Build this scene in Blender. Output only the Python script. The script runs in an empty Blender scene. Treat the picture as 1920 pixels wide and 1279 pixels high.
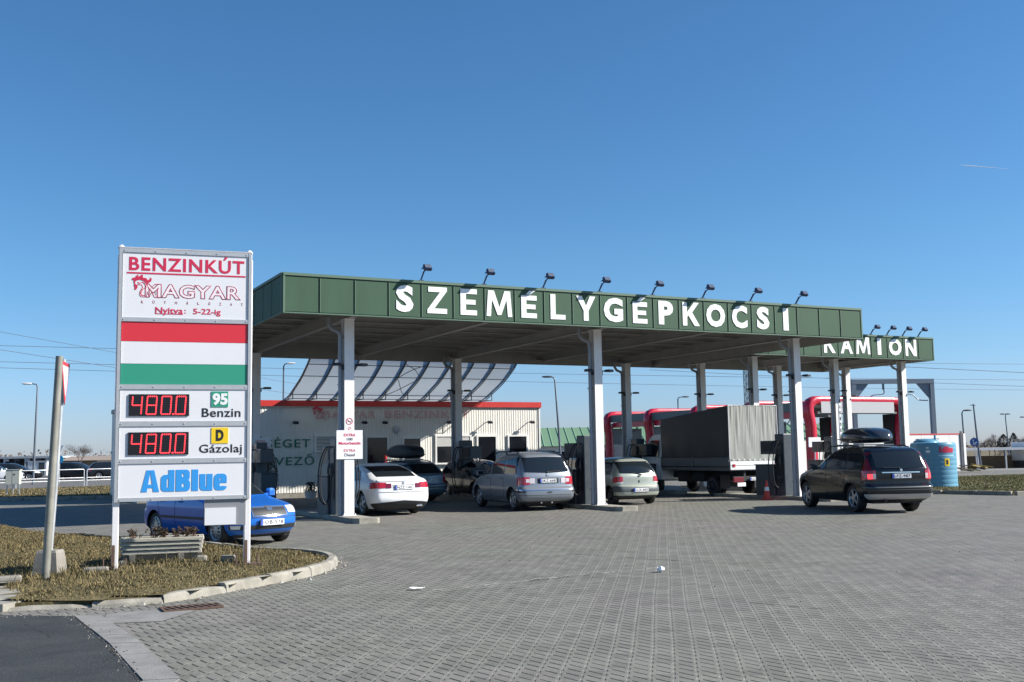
import bpy, bmesh, math, random
import numpy as np
from mathutils import Vector, Matrix, Euler
random.seed(7)
SC = bpy.context.scene
COL = SC.collection
R = math.radians

# ---------------------------------------------------------------- camera, sky, sun, exposure
def setup_view():
    cam = bpy.data.cameras.new('camera')
    cam.sensor_width = 36.0
    cam.lens = 36.0 * 1990.0 / 1920.0
    cam.clip_start = 0.1
    cam.clip_end = 20000.0
    o = bpy.data.objects.new('camera', cam)
    COL.objects.link(o)
    pitch, roll = 0.104380, 0.016099
    w = Vector((0, math.cos(pitch), math.sin(pitch)))
    u0 = Vector((0, -math.sin(pitch), math.cos(pitch)))
    r0 = Vector((1, 0, 0))
    c, s = math.cos(roll), math.sin(roll)
    r = c * r0 - s * u0
    u = s * r0 + c * u0
    m = Matrix((r, u, -w)).transposed().to_4x4()
    m.translation = Vector((0, 0, 1.73))
    o.matrix_world = m
    SC.camera = o
    SC.view_settings.view_transform = 'Standard'
    SC.view_settings.look = 'None'
    SC.view_settings.exposure = EXPOSURE
    SC.view_settings.gamma = 1.0
    wld = bpy.data.worlds.new('World')
    SC.world = wld
    wld.use_nodes = True
    nt = wld.node_tree
    bg = nt.nodes['Background']
    sky = nt.nodes.new('ShaderNodeTexSky')
    sky.sky_type = 'NISHITA'
    sky.sun_disc = False
    sky.sun_elevation = SUN_EL
    sky.sun_rotation = SUN_AZ
    sky.altitude = 100
    sky.air_density = 1.0
    sky.dust_density = 0.25
    sky.ozone_density = 2.6
    hs = nt.nodes.new('ShaderNodeHueSaturation')
    hs.inputs['Saturation'].default_value = 1.25
    nt.links.new(sky.outputs[0], hs.inputs['Color'])
    # bluer, hazier air towards the horizon
    tc = nt.nodes.new('ShaderNodeTexCoord')
    sp = nt.nodes.new('ShaderNodeSeparateXYZ')
    nt.links.new(tc.outputs['Generated'], sp.inputs[0])
    rp = nt.nodes.new('ShaderNodeValToRGB')
    el = rp.color_ramp.elements
    el[0].position = 0.0; el[0].color = (0.44, 0.53, 0.93, 1)
    el[1].position = 0.45; el[1].color = (0.71, 0.75, 0.77, 1)
    for p_, c_ in ((0.09, (0.50, 0.62, 0.80, 1)), (0.18, (0.57, 0.69, 0.78, 1))):
        e_ = el.new(p_); e_.color = c_
    nt.links.new(sp.outputs['Z'], rp.inputs[0])
    tn = nt.nodes.new('ShaderNodeMix'); tn.data_type = 'RGBA'; tn.blend_type = 'MULTIPLY'
    tn.inputs[0].default_value = 1.0
    nt.links.new(rp.outputs[0], tn.inputs[7])
    nt.links.new(hs.outputs[0], tn.inputs[6])
    nt.links.new(tn.outputs[2], bg.inputs[0])
    bg.inputs[1].default_value = SKY_STRENGTH
    sl = bpy.data.lights.new('sun', 'SUN')
    sl.energy = SUN_STRENGTH
    sl.angle = R(0.53)
    sl.color = (1.0, 0.95, 0.87)
    so = bpy.data.objects.new('sun', sl)
    COL.objects.link(so)
    d = Vector((math.sin(SUN_AZ) * math.cos(SUN_EL), math.cos(SUN_AZ) * math.cos(SUN_EL), math.sin(SUN_EL)))
    so.rotation_euler = d.to_track_quat('Z', 'Y').to_euler()
    so.location = d * 60
EXPOSURE = 0.85
SUN_EL = R(33.0)
SUN_AZ = R(92.5)        # clockwise from +Y
SKY_STRENGTH = 0.098
SUN_STRENGTH = 5.0
setup_view()

# ---------------------------------------------------------------- materials
def mat(name, col, rough=0.6, metal=0.0, var=0.0, vscale=6.0, bump=0.0, bscale=40.0, spec=0.5, emit=0.0, coat=0.0, island=0.0, stretch=None):
    m = bpy.data.materials.new(name)
    m.use_nodes = True
    nt = m.node_tree
    b = nt.nodes['Principled BSDF']
    b.inputs['Base Color'].default_value = (*col, 1)
    b.inputs['Roughness'].default_value = rough
    b.inputs['Metallic'].default_value = metal
    b.inputs['Specular IOR Level'].default_value = spec
    if coat:
        b.inputs['Coat Weight'].default_value = coat
        b.inputs['Coat Roughness'].default_value = 0.04
    if emit:
        b.inputs['Emission Color'].default_value = (*col, 1)
        b.inputs['Emission Strength'].default_value = emit
    tc = None
    if var or bump:
        tc = nt.nodes.new('ShaderNodeTexCoord')
        src = tc.outputs['Object']
        if stretch:
            mp = nt.nodes.new('ShaderNodeMapping')
            mp.inputs['Scale'].default_value = stretch
            nt.links.new(src, mp.inputs[0])
            src = mp.outputs[0]
    if var:
        n = nt.nodes.new('ShaderNodeTexNoise')
        n.inputs['Scale'].default_value = vscale
        n.inputs['Detail'].default_value = 6
        n.inputs['Roughness'].default_value = 0.65
        nt.links.new(src, n.inputs['Vector'])
        rm = nt.nodes.new('ShaderNodeMapRange')
        rm.inputs[1].default_value = 0.25
        rm.inputs[2].default_value = 0.75
        rm.inputs[3].default_value = 1 - var
        rm.inputs[4].default_value = 1 + var
        nt.links.new(n.outputs['Fac'], rm.inputs[0])
        mx = nt.nodes.new('ShaderNodeVectorMath')
        mx.operation = 'SCALE'
        mx.inputs[0].default_value = col
        nt.links.new(rm.outputs[0], mx.inputs['Scale'])
        nt.links.new(mx.outputs[0], b.inputs['Base Color'])
        rr = nt.nodes.new('ShaderNodeMapRange')
        rr.inputs[1].default_value = 0.3
        rr.inputs[2].default_value = 0.7
        rr.inputs[3].default_value = max(0.02, rough - 0.08)
        rr.inputs[4].default_value = min(1, rough + 0.08)
        nt.links.new(n.outputs['Fac'], rr.inputs[0])
        nt.links.new(rr.outputs[0], b.inputs['Roughness'])
    if island:
        g = nt.nodes.new('ShaderNodeNewGeometry')
        cr = nt.nodes.new('ShaderNodeValToRGB')
        a = [c * (1 - island) for c in col]
        z = [min(1, c * (1 + island)) for c in col]
        cr.color_ramp.elements[0].color = (a[0] * 0.9, a[1], a[2] * 0.9, 1)
        cr.color_ramp.elements[1].color = (z[0] * 1.1, z[1], z[2] * 0.95, 1)
        nt.links.new(g.outputs['Random Per Island'], cr.inputs[0])
        nt.links.new(cr.outputs[0], b.inputs['Base Color'])
    if bump:
        n2 = nt.nodes.new('ShaderNodeTexNoise')
        n2.inputs['Scale'].default_value = bscale
        n2.inputs['Detail'].default_value = 4
        nt.links.new(src, n2.inputs['Vector'])
        bp = nt.nodes.new('ShaderNodeBump')
        bp.inputs['Strength'].default_value = bump
        bp.inputs['Distance'].default_value = 0.02
        nt.links.new(n2.outputs['Fac'], bp.inputs['Height'])
        nt.links.new(bp.outputs[0], b.inputs['Normal'])
    return m

def paving_mat():
    """interlocking concrete pavers laid in courses running away from the road"""
    m = bpy.data.materials.new('paver')
    m.use_nodes = True
    nt = m.node_tree
    L = nt.links.new
    b = nt.nodes['Principled BSDF']
    tc = nt.nodes.new('ShaderNodeTexCoord')
    mp = nt.nodes.new('ShaderNodeMapping')
    mp.inputs['Rotation'].default_value = (0, 0, R(-82))
    L(tc.outputs['Object'], mp.inputs[0])
    # slight wobble: courses laid by hand and settled
    wn = nt.nodes.new('ShaderNodeTexNoise'); wn.inputs['Scale'].default_value = 0.35; wn.inputs['Detail'].default_value = 3
    L(mp.outputs[0], wn.inputs['Vector'])
    ws = nt.nodes.new('ShaderNodeVectorMath'); ws.operation = 'SCALE'; ws.inputs['Scale'].default_value = 0.05
    L(wn.outputs['Color'], ws.inputs[0])
    wa = nt.nodes.new('ShaderNodeVectorMath'); wa.operation = 'ADD'
    L(mp.outputs[0], wa.inputs[0]); L(ws.outputs[0], wa.inputs[1])
    # zig-zag edges of the stones
    sx = nt.nodes.new('ShaderNodeSeparateXYZ'); L(wa.outputs[0], sx.inputs[0])
    def math1(op, a, bb=None, v=None):
        n = nt.nodes.new('ShaderNodeMath'); n.operation = op
        L(a, n.inputs[0])
        if bb is not None: L(bb, n.inputs[1])
        if v is not None: n.inputs[1].default_value = v
        return n.outputs[0]
    ph = math1('MULTIPLY', sx.outputs[0], v=math.pi * 2 / 0.21)
    sn = math1('MULTIPLY', math1('SINE', ph), v=0.014)
    yy = math1('ADD', sx.outputs[1], sn)
    cb = nt.nodes.new('ShaderNodeCombineXYZ'); L(sx.outputs[0], cb.inputs[0]); L(yy, cb.inputs[1])
    def brick(mort, smooth):
        br = nt.nodes.new('ShaderNodeTexBrick')
        br.offset = 0.5
        br.inputs['Scale'].default_value = 1.0
        br.inputs['Brick Width'].default_value = 0.21
        br.inputs['Row Height'].default_value = 0.17
        br.inputs['Mortar Size'].default_value = mort
        br.inputs['Mortar Smooth'].default_value = smooth
        br.inputs['Color1'].default_value = (0, 0, 0, 1)
        br.inputs['Color2'].default_value = (1, 1, 1, 1)
        br.inputs['Bias'].default_value = 0.0
        L(cb.outputs[0], br.inputs['Vector'])
        return br
    br = brick(0.0, 0.0)
    # painted facet shade (short dark dashes) comes from the position along the course
    n1 = nt.nodes.new('ShaderNodeTexNoise'); n1.inputs['Scale'].default_value = 0.23; n1.inputs['Detail'].default_value = 5; n1.inputs['Roughness'].default_value = 0.6
    L(tc.outputs['Object'], n1.inputs['Vector'])
    n2 = nt.nodes.new('ShaderNodeTexNoise'); n2.inputs['Scale'].default_value = 60; n2.inputs['Detail'].default_value = 3
    L(tc.outputs['Object'], n2.inputs['Vector'])
    tint = nt.nodes.new('ShaderNodeValToRGB')
    e = tint.color_ramp.elements
    e[0].position = 0.32; e[0].color = (0.166, 0.172, 0.142, 1)
    e[1].position = 0.68; e[1].color = (0.182, 0.167, 0.156, 1)
    L(n1.outputs['Fac'], tint.inputs[0])
    # per stone variation
    vs = nt.nodes.new('ShaderNodeMapRange'); vs.inputs[3].default_value = 0.86; vs.inputs[4].default_value = 1.12
    L(br.outputs['Color'], vs.inputs[0])
    v2 = nt.nodes.new('ShaderNodeMapRange'); v2.inputs[1].default_value = 0.3; v2.inputs[2].default_value = 0.7; v2.inputs[3].default_value = 0.85; v2.inputs[4].default_value = 1.12
    L(n2.outputs['Fac'], v2.inputs[0])
    n3 = nt.nodes.new('ShaderNodeTexNoise'); n3.inputs['Scale'].default_value = 1.1; n3.inputs['Detail'].default_value = 6; n3.inputs['Roughness'].default_value = 0.7
    L(tc.outputs['Object'], n3.inputs['Vector'])
    v3 = nt.nodes.new('ShaderNodeMapRange'); v3.inputs[1].default_value = 0.3; v3.inputs[2].default_value = 0.7; v3.inputs[3].default_value = 0.86; v3.inputs[4].default_value = 1.1
    L(n3.outputs['Fac'], v3.inputs[0])
    n4 = nt.nodes.new('ShaderNodeTexNoise'); n4.inputs['Scale'].default_value = 0.55; n4.inputs['Detail'].default_value = 8; n4.inputs['Roughness'].default_value = 0.75; n4.inputs['Distortion'].default_value = 0.6
    L(tc.outputs['Object'], n4.inputs['Vector'])
    v4 = nt.nodes.new('ShaderNodeMapRange'); v4.inputs[1].default_value = 0.56; v4.inputs[2].default_value = 0.70; v4.inputs[3].default_value = 1.0; v4.inputs[4].default_value = 0.66
    L(n4.outputs['Fac'], v4.inputs[0])
    mm = math1('MULTIPLY', math1('MULTIPLY', math1('MULTIPLY', vs.outputs[0], v2.outputs[0]), v3.outputs[0]), v4.outputs[0])
    sc = nt.nodes.new('ShaderNodeVectorMath'); sc.operation = 'SCALE'
    L(tint.outputs[0], sc.inputs[0]); L(mm, sc.inputs['Scale'])
    CA, CB = 0.164, 0.175
    rowi = math1('FLOOR', math1('DIVIDE', sx.outputs[1], v=CB))
    off = math1('MULTIPLY', math1('FLOORED_MODULO', rowi, v=2.0), v=0.5)
    fx = math1('FRACT', math1('ADD', math1('DIVIDE', sx.outputs[0], v=CA), off))
    fy = math1('FRACT', math1('DIVIDE', sx.outputs[1], v=CB))
    px = math1('MULTIPLY', math1('SUBTRACT', fx, v=0.5), v=CA)
    py = math1('MULTIPLY', math1('SUBTRACT', fy, v=0.5), v=CB)
    # dash width and speck colour vary by place
    jn = nt.nodes.new('ShaderNodeTexNoise'); jn.inputs['Scale'].default_value = 1.3; jn.inputs['Detail'].default_value = 5
    L(tc.outputs['Object'], jn.inputs['Vector'])
    def ramp(src, lo, hi, a, z):
        n = nt.nodes.new('ShaderNodeMapRange')
        n.inputs[1].default_value = lo; n.inputs[2].default_value = hi; n.inputs[3].default_value = a; n.inputs[4].default_value = z
        L(src, n.inputs[0]); return n.outputs[0]
    # slanted stone facets: shade painted as dark dashes, light as pale specks at joints
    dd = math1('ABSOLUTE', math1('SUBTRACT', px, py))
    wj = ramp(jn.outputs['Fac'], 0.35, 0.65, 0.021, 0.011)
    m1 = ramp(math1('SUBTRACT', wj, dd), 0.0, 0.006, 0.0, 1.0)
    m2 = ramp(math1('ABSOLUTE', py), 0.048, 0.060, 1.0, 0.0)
    facet_shade = math1('MULTIPLY', m1, m2)
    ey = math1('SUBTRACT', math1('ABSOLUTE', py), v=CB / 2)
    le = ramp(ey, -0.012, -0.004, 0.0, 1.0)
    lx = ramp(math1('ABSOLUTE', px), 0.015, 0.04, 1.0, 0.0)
    facet_speck = math1('MULTIPLY', le, lx)
    dark = nt.nodes.new('ShaderNodeMix'); dark.data_type = 'RGBA'
    dark.inputs[7].default_value = (0.028, 0.028, 0.026, 1)
    L(math1('MULTIPLY', facet_shade, v=0.92), dark.inputs['Factor'])
    long_ = nt.nodes.new('ShaderNodeMix'); long_.data_type = 'RGBA'
    jr = nt.nodes.new('ShaderNodeValToRGB')
    e = jr.color_ramp.elements
    e[0].position = 0.40; e[0].color = (0.165, 0.165, 0.15, 1)
    e[1].position = 0.60; e[1].color = (0.24, 0.24, 0.215, 1)
    L(jn.outputs['Fac'], jr.inputs[0])
    L(math1('MULTIPLY', facet_speck, v=0.16), long_.inputs['Factor']); L(sc.outputs[0], long_.inputs[6]); L(jr.outputs[0], long_.inputs[7])
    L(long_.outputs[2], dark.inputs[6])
    b.inputs['Roughness'].default_value = 0.78
    b.inputs['Specular IOR Level'].default_value = 0.35
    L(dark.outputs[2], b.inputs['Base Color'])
    h = math1('MULTIPLY', math1('MAXIMUM', facet_shade, facet_speck), v=-1.0)
    bp = nt.nodes.new('ShaderNodeBump'); bp.inputs['Strength'].default_value = 0.8; bp.inputs['Distance'].default_value = 0.012
    L(h, bp.inputs['Height'])
    bp2 = nt.nodes.new('ShaderNodeBump'); bp2.inputs['Strength'].default_value = 0.25; bp2.inputs['Distance'].default_value = 0.004
    L(n2.outputs['Fac'], bp2.inputs['Height']); L(bp.outputs[0], bp2.inputs['Normal'])
    L(bp2.outputs[0], b.inputs['Normal'])
    return m

def ground_mix(name, c1, c2, scale, rough=0.95, fine=30.0):
    m = mat(name, c1, rough, bump=0.5, bscale=fine)
    nt = m.node_tree
    b = nt.nodes['Principled BSDF']
    tc = nt.nodes.new('ShaderNodeTexCoord')
    n = nt.nodes.new('ShaderNodeTexNoise'); n.inputs['Scale'].default_value = scale; n.inputs['Detail'].default_value = 9; n.inputs['Roughness'].default_value = 0.7
    nt.links.new(tc.outputs['Object'], n.inputs['Vector'])
    r = nt.nodes.new('ShaderNodeValToRGB')
    r.color_ramp.elements[0].position = 0.35; r.color_ramp.elements[0].color = (*c1, 1)
    r.color_ramp.elements[1].position = 0.65; r.color_ramp.elements[1].color = (*c2, 1)
    nt.links.new(n.outputs['Fac'], r.inputs[0])
    n2 = nt.nodes.new('ShaderNodeTexNoise'); n2.inputs['Scale'].default_value = fine * 0.9; n2.inputs['Detail'].default_value = 3
    nt.links.new(tc.outputs['Object'], n2.inputs['Vector'])
    mr = nt.nodes.new('ShaderNodeMapRange'); mr.inputs[1].default_value = 0.3; mr.inputs[2].default_value = 0.7; mr.inputs[3].default_value = 0.6; mr.inputs[4].default_value = 1.5
    nt.links.new(n2.outputs['Fac'], mr.inputs[0])
    sv = nt.nodes.new('ShaderNodeVectorMath'); sv.operation = 'SCALE'
    nt.links.new(r.outputs[0], sv.inputs[0]); nt.links.new(mr.outputs[0], sv.inputs['Scale'])
    nt.links.new(sv.outputs[0], b.inputs['Base Color'])
    b.inputs['Specular IOR Level'].default_value = 0.2
    return m

M = {}
def mk():
    M['paver'] = paving_mat()
    M['asphalt'] = ground_mix('asphalt', (0.033, 0.037, 0.040), (0.052, 0.056, 0.058), 1.4, 0.9, 120)
    M['old_asphalt'] = ground_mix('worn_asphalt', (0.10, 0.10, 0.10), (0.15, 0.15, 0.145), 0.8, 0.9, 60)
    M['land'] = ground_mix('dry_field', (0.10, 0.085, 0.055), (0.17, 0.14, 0.09), 0.05, 1.0, 8)
    M['gravel'] = ground_mix('gravel_lot', (0.16, 0.155, 0.145), (0.24, 0.23, 0.215), 0.25, 1.0, 20)
    M['soil'] = ground_mix('soil', (0.075, 0.065, 0.03), (0.14, 0.115, 0.058), 2.0, 1.0, 30)
    M['greensoil'] = ground_mix('green_soil', (0.045, 0.055, 0.02), (0.115, 0.09, 0.05), 0.55, 1.0, 20)
    M['concrete'] = mat('concrete', (0.23, 0.215, 0.185), 0.9, var=0.3, vscale=5, bump=0.4, bscale=60)
    M['pale_concrete'] = mat('pale_concrete', (0.265, 0.25, 0.21), 0.9, var=0.4, vscale=3.5, bump=0.4, bscale=60)
    M['band'] = mat('edge_stone', (0.21, 0.205, 0.195), 0.9, var=0.3, vscale=3, bump=0.4, bscale=70)
    M['blade'] = mat('dry_grass', (0.15, 0.128, 0.066), 0.8, island=0.6, spec=0.2)
    M['green_blade'] = mat('green_grass', (0.125, 0.125, 0.045), 0.8, island=0.6, spec=0.2)
    M['fascia'] = mat('green_sheet', (0.049, 0.098, 0.060), 0.65, spec=0.25, var=0.16, vscale=1.6, stretch=(1, 1, 0.25))
    M['fascia_dark'] = mat('green_joint', (0.02, 0.045, 0.03), 0.5)
    M['fascia_trim'] = mat('green_trim', (0.085, 0.15, 0.105), 0.6)
    M['soffit'] = mat('soffit_steel', (0.33, 0.32, 0.30), 0.6, var=0.18, vscale=1.5)
    M['beam'] = mat('beam_steel', (0.34, 0.33, 0.315), 0.55, var=0.15, vscale=2)
    M['column'] = mat('column_paint', (0.78, 0.765, 0.76), 0.5, var=0.06, vscale=3)
    M['pipe_grey'] = mat('downpipe_zinc', (0.30, 0.32, 0.35), 0.45, metal=0.3, var=0.1)
    M['white_letter'] = mat('white_vinyl', (0.82, 0.82, 0.82), 0.5)
    M['black_metal'] = mat('black_metal', (0.015, 0.018, 0.03), 0.4)
    M['navy_metal'] = mat('dark_blue_metal', (0.02, 0.035, 0.10), 0.4)
    M['lens'] = mat('lamp_glass', (0.10, 0.12, 0.16), 0.15)
    M['galv'] = mat('galvanised', (0.52, 0.54, 0.56), 0.4, metal=0.5, var=0.12, vscale=5)
    M['alu'] = mat('brushed_aluminium', (0.50, 0.51, 0.52), 0.42, metal=0.35, var=0.05)
    M['sign_white'] = mat('sign_acrylic', (0.74, 0.74, 0.76), 0.3, var=0.02, vscale=2)
    M['sign_red'] = mat('sign_red', (0.66, 0.035, 0.05), 0.35)
    M['sign_green'] = mat('sign_green', (0.035, 0.30, 0.19), 0.35)
    M['text_red'] = mat('text_crimson', (0.58, 0.025, 0.075), 0.4)
    M['text_outline'] = mat('text_outline', (0.33, 0.03, 0.075), 0.4)
    M['text_pink'] = mat('text_pink_fill', (0.84, 0.76, 0.79), 0.4)
    M['text_black'] = mat('text_black', (0.02, 0.02, 0.022), 0.4)
    M['text_blue'] = mat('text_blue', (0.035, 0.30, 0.72), 0.4)
    M['text_green'] = mat('text_green', (0.02, 0.17, 0.09), 0.5)
    M['yellow'] = mat('yellow_sticker', (0.85, 0.58, 0.015), 0.4)
    M['display'] = mat('display_black', (0.012, 0.010, 0.012), 0.35)
    M['led'] = mat('led_red', (1.0, 0.045, 0.06), 0.4, emit=1.15)
    M['wall'] = mat('wall_sheet', (0.72, 0.70, 0.645), 0.55, var=0.05, vscale=0.8)
    M['red_trim'] = mat('red_trim', (0.52, 0.035, 0.03), 0.4, var=0.06, vscale=1)
    M['white_frame'] = mat('window_frame', (0.72, 0.72, 0.70), 0.45)
    M['dark_glass'] = mat('dark_glass', (0.010, 0.012, 0.016), 0.06, spec=0.35)
    M['poly'] = mat('polycarbonate', (0.36, 0.39, 0.40), 0.4, var=0.12, vscale=1.5)
    M['rib'] = mat('rib_steel', (0.17, 0.175, 0.18), 0.5)
    M['pump'] = mat('pump_anthracite', (0.055, 0.068, 0.082), 0.4, var=0.1)
    M['pump_dark'] = mat('pump_black', (0.018, 0.02, 0.026), 0.35)
    M['rubber'] = mat('rubber', (0.014, 0.014, 0.016), 0.6)
    M['carwash_red'] = mat('carwash_red', (0.50, 0.018, 0.045), 0.28, var=0.04, vscale=1)
    M['carwash_grey'] = mat('carwash_panel', (0.44, 0.44, 0.45), 0.4)
    M['carwash_dark'] = mat('carwash_soffit', (0.10, 0.12, 0.12), 0.5)
    M['panel_white'] = mat('panel_white', (0.68, 0.67, 0.66), 0.5, var=0.04, vscale=0.5)
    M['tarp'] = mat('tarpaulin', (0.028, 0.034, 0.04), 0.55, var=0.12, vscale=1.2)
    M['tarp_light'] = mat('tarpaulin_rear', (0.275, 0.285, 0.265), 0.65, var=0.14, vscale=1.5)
    M['truck_white'] = mat('truck_white', (0.74, 0.75, 0.76), 0.35, var=0.05)
    M['truck_grey'] = mat('truck_grey', (0.10, 0.11, 0.12), 0.5, var=0.15)
    M['chassis'] = mat('chassis', (0.02, 0.02, 0.022), 0.7)
    M['tank_blue'] = mat('tank_blue', (0.12, 0.30, 0.42), 0.35, var=0.06, vscale=2, stretch=(1, 1, 0.3))
    M['cone'] = mat('cone_orange', (0.62, 0.05, 0.03), 0.5)
    M['wood'] = mat('weathered_slat', (0.40, 0.385, 0.33), 0.85, var=0.22, vscale=6, bump=0.5, bscale=30, stretch=(0.3, 4, 4))
    M['twig'] = mat('dead_stem', (0.10, 0.055, 0.035), 0.9, island=0.4)
    M['leaf_dead'] = mat('dead_leaf', (0.06, 0.045, 0.032), 0.9, island=0.5)
    M['bark'] = mat('bark', (0.10, 0.08, 0.07), 0.95, var=0.3, vscale=5)
    M['twig_far'] = mat('bare_twigs', (0.115, 0.095, 0.09), 0.95, island=0.35)
    M['conifer'] = mat('dark_conifer', (0.035, 0.042, 0.04), 0.9, island=0.4)
    M['green_roof'] = mat('green_roof', (0.15, 0.26, 0.15), 0.5, var=0.08)
    M['brown'] = mat('brown_wall', (0.21, 0.15, 0.10), 0.85, var=0.2, vscale=0.8)
    M['tan'] = mat('lumber', (0.48, 0.32, 0.16), 0.85, var=0.15, vscale=2)
    M['shed_grey'] = mat('shed_grey', (0.42, 0.44, 0.45), 0.6, var=0.1)
    M['post_dark'] = mat('post_dark', (0.05, 0.055, 0.065), 0.6)
    M['sign_blue'] = mat('road_sign_blue', (0.015, 0.09, 0.32), 0.35)
    M['rust'] = mat('rust', (0.10, 0.062, 0.045), 0.85, var=0.3, vscale=12)
    M['crack'] = mat('crack_dark', (0.025, 0.024, 0.022), 0.95)
    M['sand'] = mat('joint_sand', (0.33, 0.32, 0.29), 0.95, var=0.3, vscale=20)
    M['cable'] = mat('cable', (0.10, 0.12, 0.16), 0.6)
    M['paper'] = mat('litter_paper', (0.85, 0.85, 0.85), 0.7)
    M['cladding'] = mat('wire_grey', (0.36, 0.38, 0.40), 0.5, metal=0.3)
mk()

# ---------------------------------------------------------------- mesh builder
class MB:
    def __init__(self):
        self.v = []; self.f = []; self.mi = []
    def add(self, vs, fs, mi=0, mtx=None):
        o = len(self.v)
        for p in vs:
            p = Vector(p)
            if mtx is not None: p = mtx @ p
            self.v.append((p.x, p.y, p.z))
        for f in fs:
            self.f.append([i + o for i in f]); self.mi.append(mi)
        return self
    def box(self, c, s, mi=0, rz=0.0, mtx=None, bev=0.0):
        hx, hy, hz = s[0] / 2, s[1] / 2, s[2] / 2
        m = Matrix.Translation(c) @ Matrix.Rotation(rz, 4, 'Z')
        if mtx is not None: m = mtx @ m
        if bev > 0:
            b = min(bev, hx * 0.9, hy * 0.9)
            ring = [(-hx + b, -hy), (hx - b, -hy), (hx, -hy + b), (hx, hy - b), (hx - b, hy), (-hx + b, hy), (-hx, hy - b), (-hx, -hy + b)]
            bz = min(bev, hz * 0.9)
            n = 8
            vs = []
            for (sc_, z) in ((1, -hz), (1, hz - bz), (0, hz)):
                for x, y in ring:
                    if sc_ == 0:
                        vs.append((x - math.copysign(min(b, abs(x)), x) * 0.6, y - math.copysign(min(b, abs(y)), y) * 0.6, z))
                    else:
                        vs.append((x, y, z))
            fs = [list(range(n))[::-1], [2 * n + i for i in range(n)]]
            for k in range(2):
                for i in range(n):
                    fs.append([k * n + i, k * n + (i + 1) % n, (k + 1) * n + (i + 1) % n, (k + 1) * n + i])
            return self.add(vs, fs, mi, m)
        vs = [(-hx, -hy, -hz), (hx, -hy, -hz), (hx, hy, -hz), (-hx, hy, -hz), (-hx, -hy, hz), (hx, -hy, hz), (hx, hy, hz), (-hx, hy, hz)]
        fs = [(3, 2, 1, 0), (4, 5, 6, 7), (0, 1, 5, 4), (1, 2, 6, 5), (2, 3, 7, 6), (3, 0, 4, 7)]
        return self.add(vs, fs, mi, m)
    def box2(self, a, b, mi=0, bev=0.0, mtx=None):
        c = [(a[i] + b[i]) / 2 for i in range(3)]
        s = [abs(b[i] - a[i]) for i in range(3)]
        return self.box(c, s, mi, 0, mtx, bev)
    def tube(self, pts, r, n=8, mi=0, caps=True, mtx=None):
        pts = [Vector(p) for p in pts]
        rs = r if isinstance(r, (list, tuple)) else [r] * len(pts)
        vs = []
        prev = None
        for i, p in enumerate(pts):
            if i == 0: d = pts[1] - pts[0]
            elif i == len(pts) - 1: d = pts[-1] - pts[-2]
            else: d = (pts[i + 1] - pts[i]).normalized() + (pts[i] - pts[i - 1]).normalized()
            d.normalize()
            if prev is None:
                a = Vector((0, 0, 1)) if abs(d.z) < 0.9 else Vector((1, 0, 0))
                x = d.cross(a).normalized()
            else:
                x = (prev - d * prev.dot(d))
                if x.length < 1e-6: x = d.orthogonal()
                x.normalize()
            y = d.cross(x)
            prev = x
            for k in range(n):
                t = 2 * math.pi * k / n
                vs.append(p + (x * math.cos(t) + y * math.sin(t)) * rs[i])
        fs = []
        for i in range(len(pts) - 1):
            for k in range(n):
                fs.append([i * n + k, i * n + (k + 1) % n, (i + 1) * n + (k + 1) % n, (i + 1) * n + k])
        if caps:
            fs.append(list(range(n))[::-1])
            fs.append([(len(pts) - 1) * n + k for k in range(n)])
        return self.add(vs, fs, mi, mtx)
    def lathe(self, prof, n=24, mi=0, mtx=None, axis='Z', close=True):
        vs = []
        for r, z in prof:
            for k in range(n):
                t = 2 * math.pi * k / n
                if axis == 'Z': vs.append((r * math.cos(t), r * math.sin(t), z))
                else: vs.append((r * math.cos(t), z, r * math.sin(t)))
        fs = []
        for i in range(len(prof) - 1):
            for k in range(n):
                q = [i * n + k, i * n + (k + 1) % n, (i + 1) * n + (k + 1) % n, (i + 1) * n + k]
                fs.append(q if axis == 'Z' else q[::-1])
        if close:
            fs.append(list(range(n))[::-1] if axis == 'Z' else list(range(n)))
            l = [(len(prof) - 1) * n + k for k in range(n)]
            fs.append(l if axis == 'Z' else l[::-1])
        return self.add(vs, fs, mi, mtx)
    def grid(self, fn, nu, nv, mi=0, flip=False, mtx=None):
        vs = [fn(i / nu, j / nv) for j in range(nv + 1) for i in range(nu + 1)]
        fs = []
        for j in range(nv):
            for i in range(nu):
                a = j * (nu + 1) + i
                q = [a, a + 1, a + nu + 2, a + nu + 1]
                fs.append(q[::-1] if flip else q)
        return self.add(vs, fs, mi, mtx)
    def prism(self, poly, h0, h1, mi=0, mtx=None):
        """poly in xy, extruded in z"""
        n = len(poly)
        vs = [(x, y, h0) for x, y in poly] + [(x, y, h1) for x, y in poly]
        fs = [list(range(n))[::-1], list(range(n, 2 * n))]
        for i in range(n):
            fs.append([i, (i + 1) % n, n + (i + 1) % n, n + i])
        return self.add(vs, fs, mi, mtx)
    def build(self, name, mats, parent=None, smooth=None, loc=None):
        me = bpy.data.meshes.new(name)
        me.from_pydata(self.v, [], self.f)
        if not isinstance(mats, (list, tuple)): mats = [mats]
        for m in mats: me.materials.append(M[m] if isinstance(m, str) else m)
        if any(self.mi): me.polygons.foreach_set('material_index', self.mi)
        if smooth is not None:
            me.polygons.foreach_set('use_smooth', [True] * len(me.polygons))
            me.set_sharp_from_angle(angle=R(smooth))
        me.update()
        o = bpy.data.objects.new(name, me)
        COL.objects.link(o)
        if parent is not None: o.parent = parent
        if loc is not None: o.location = loc
        return o

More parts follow.
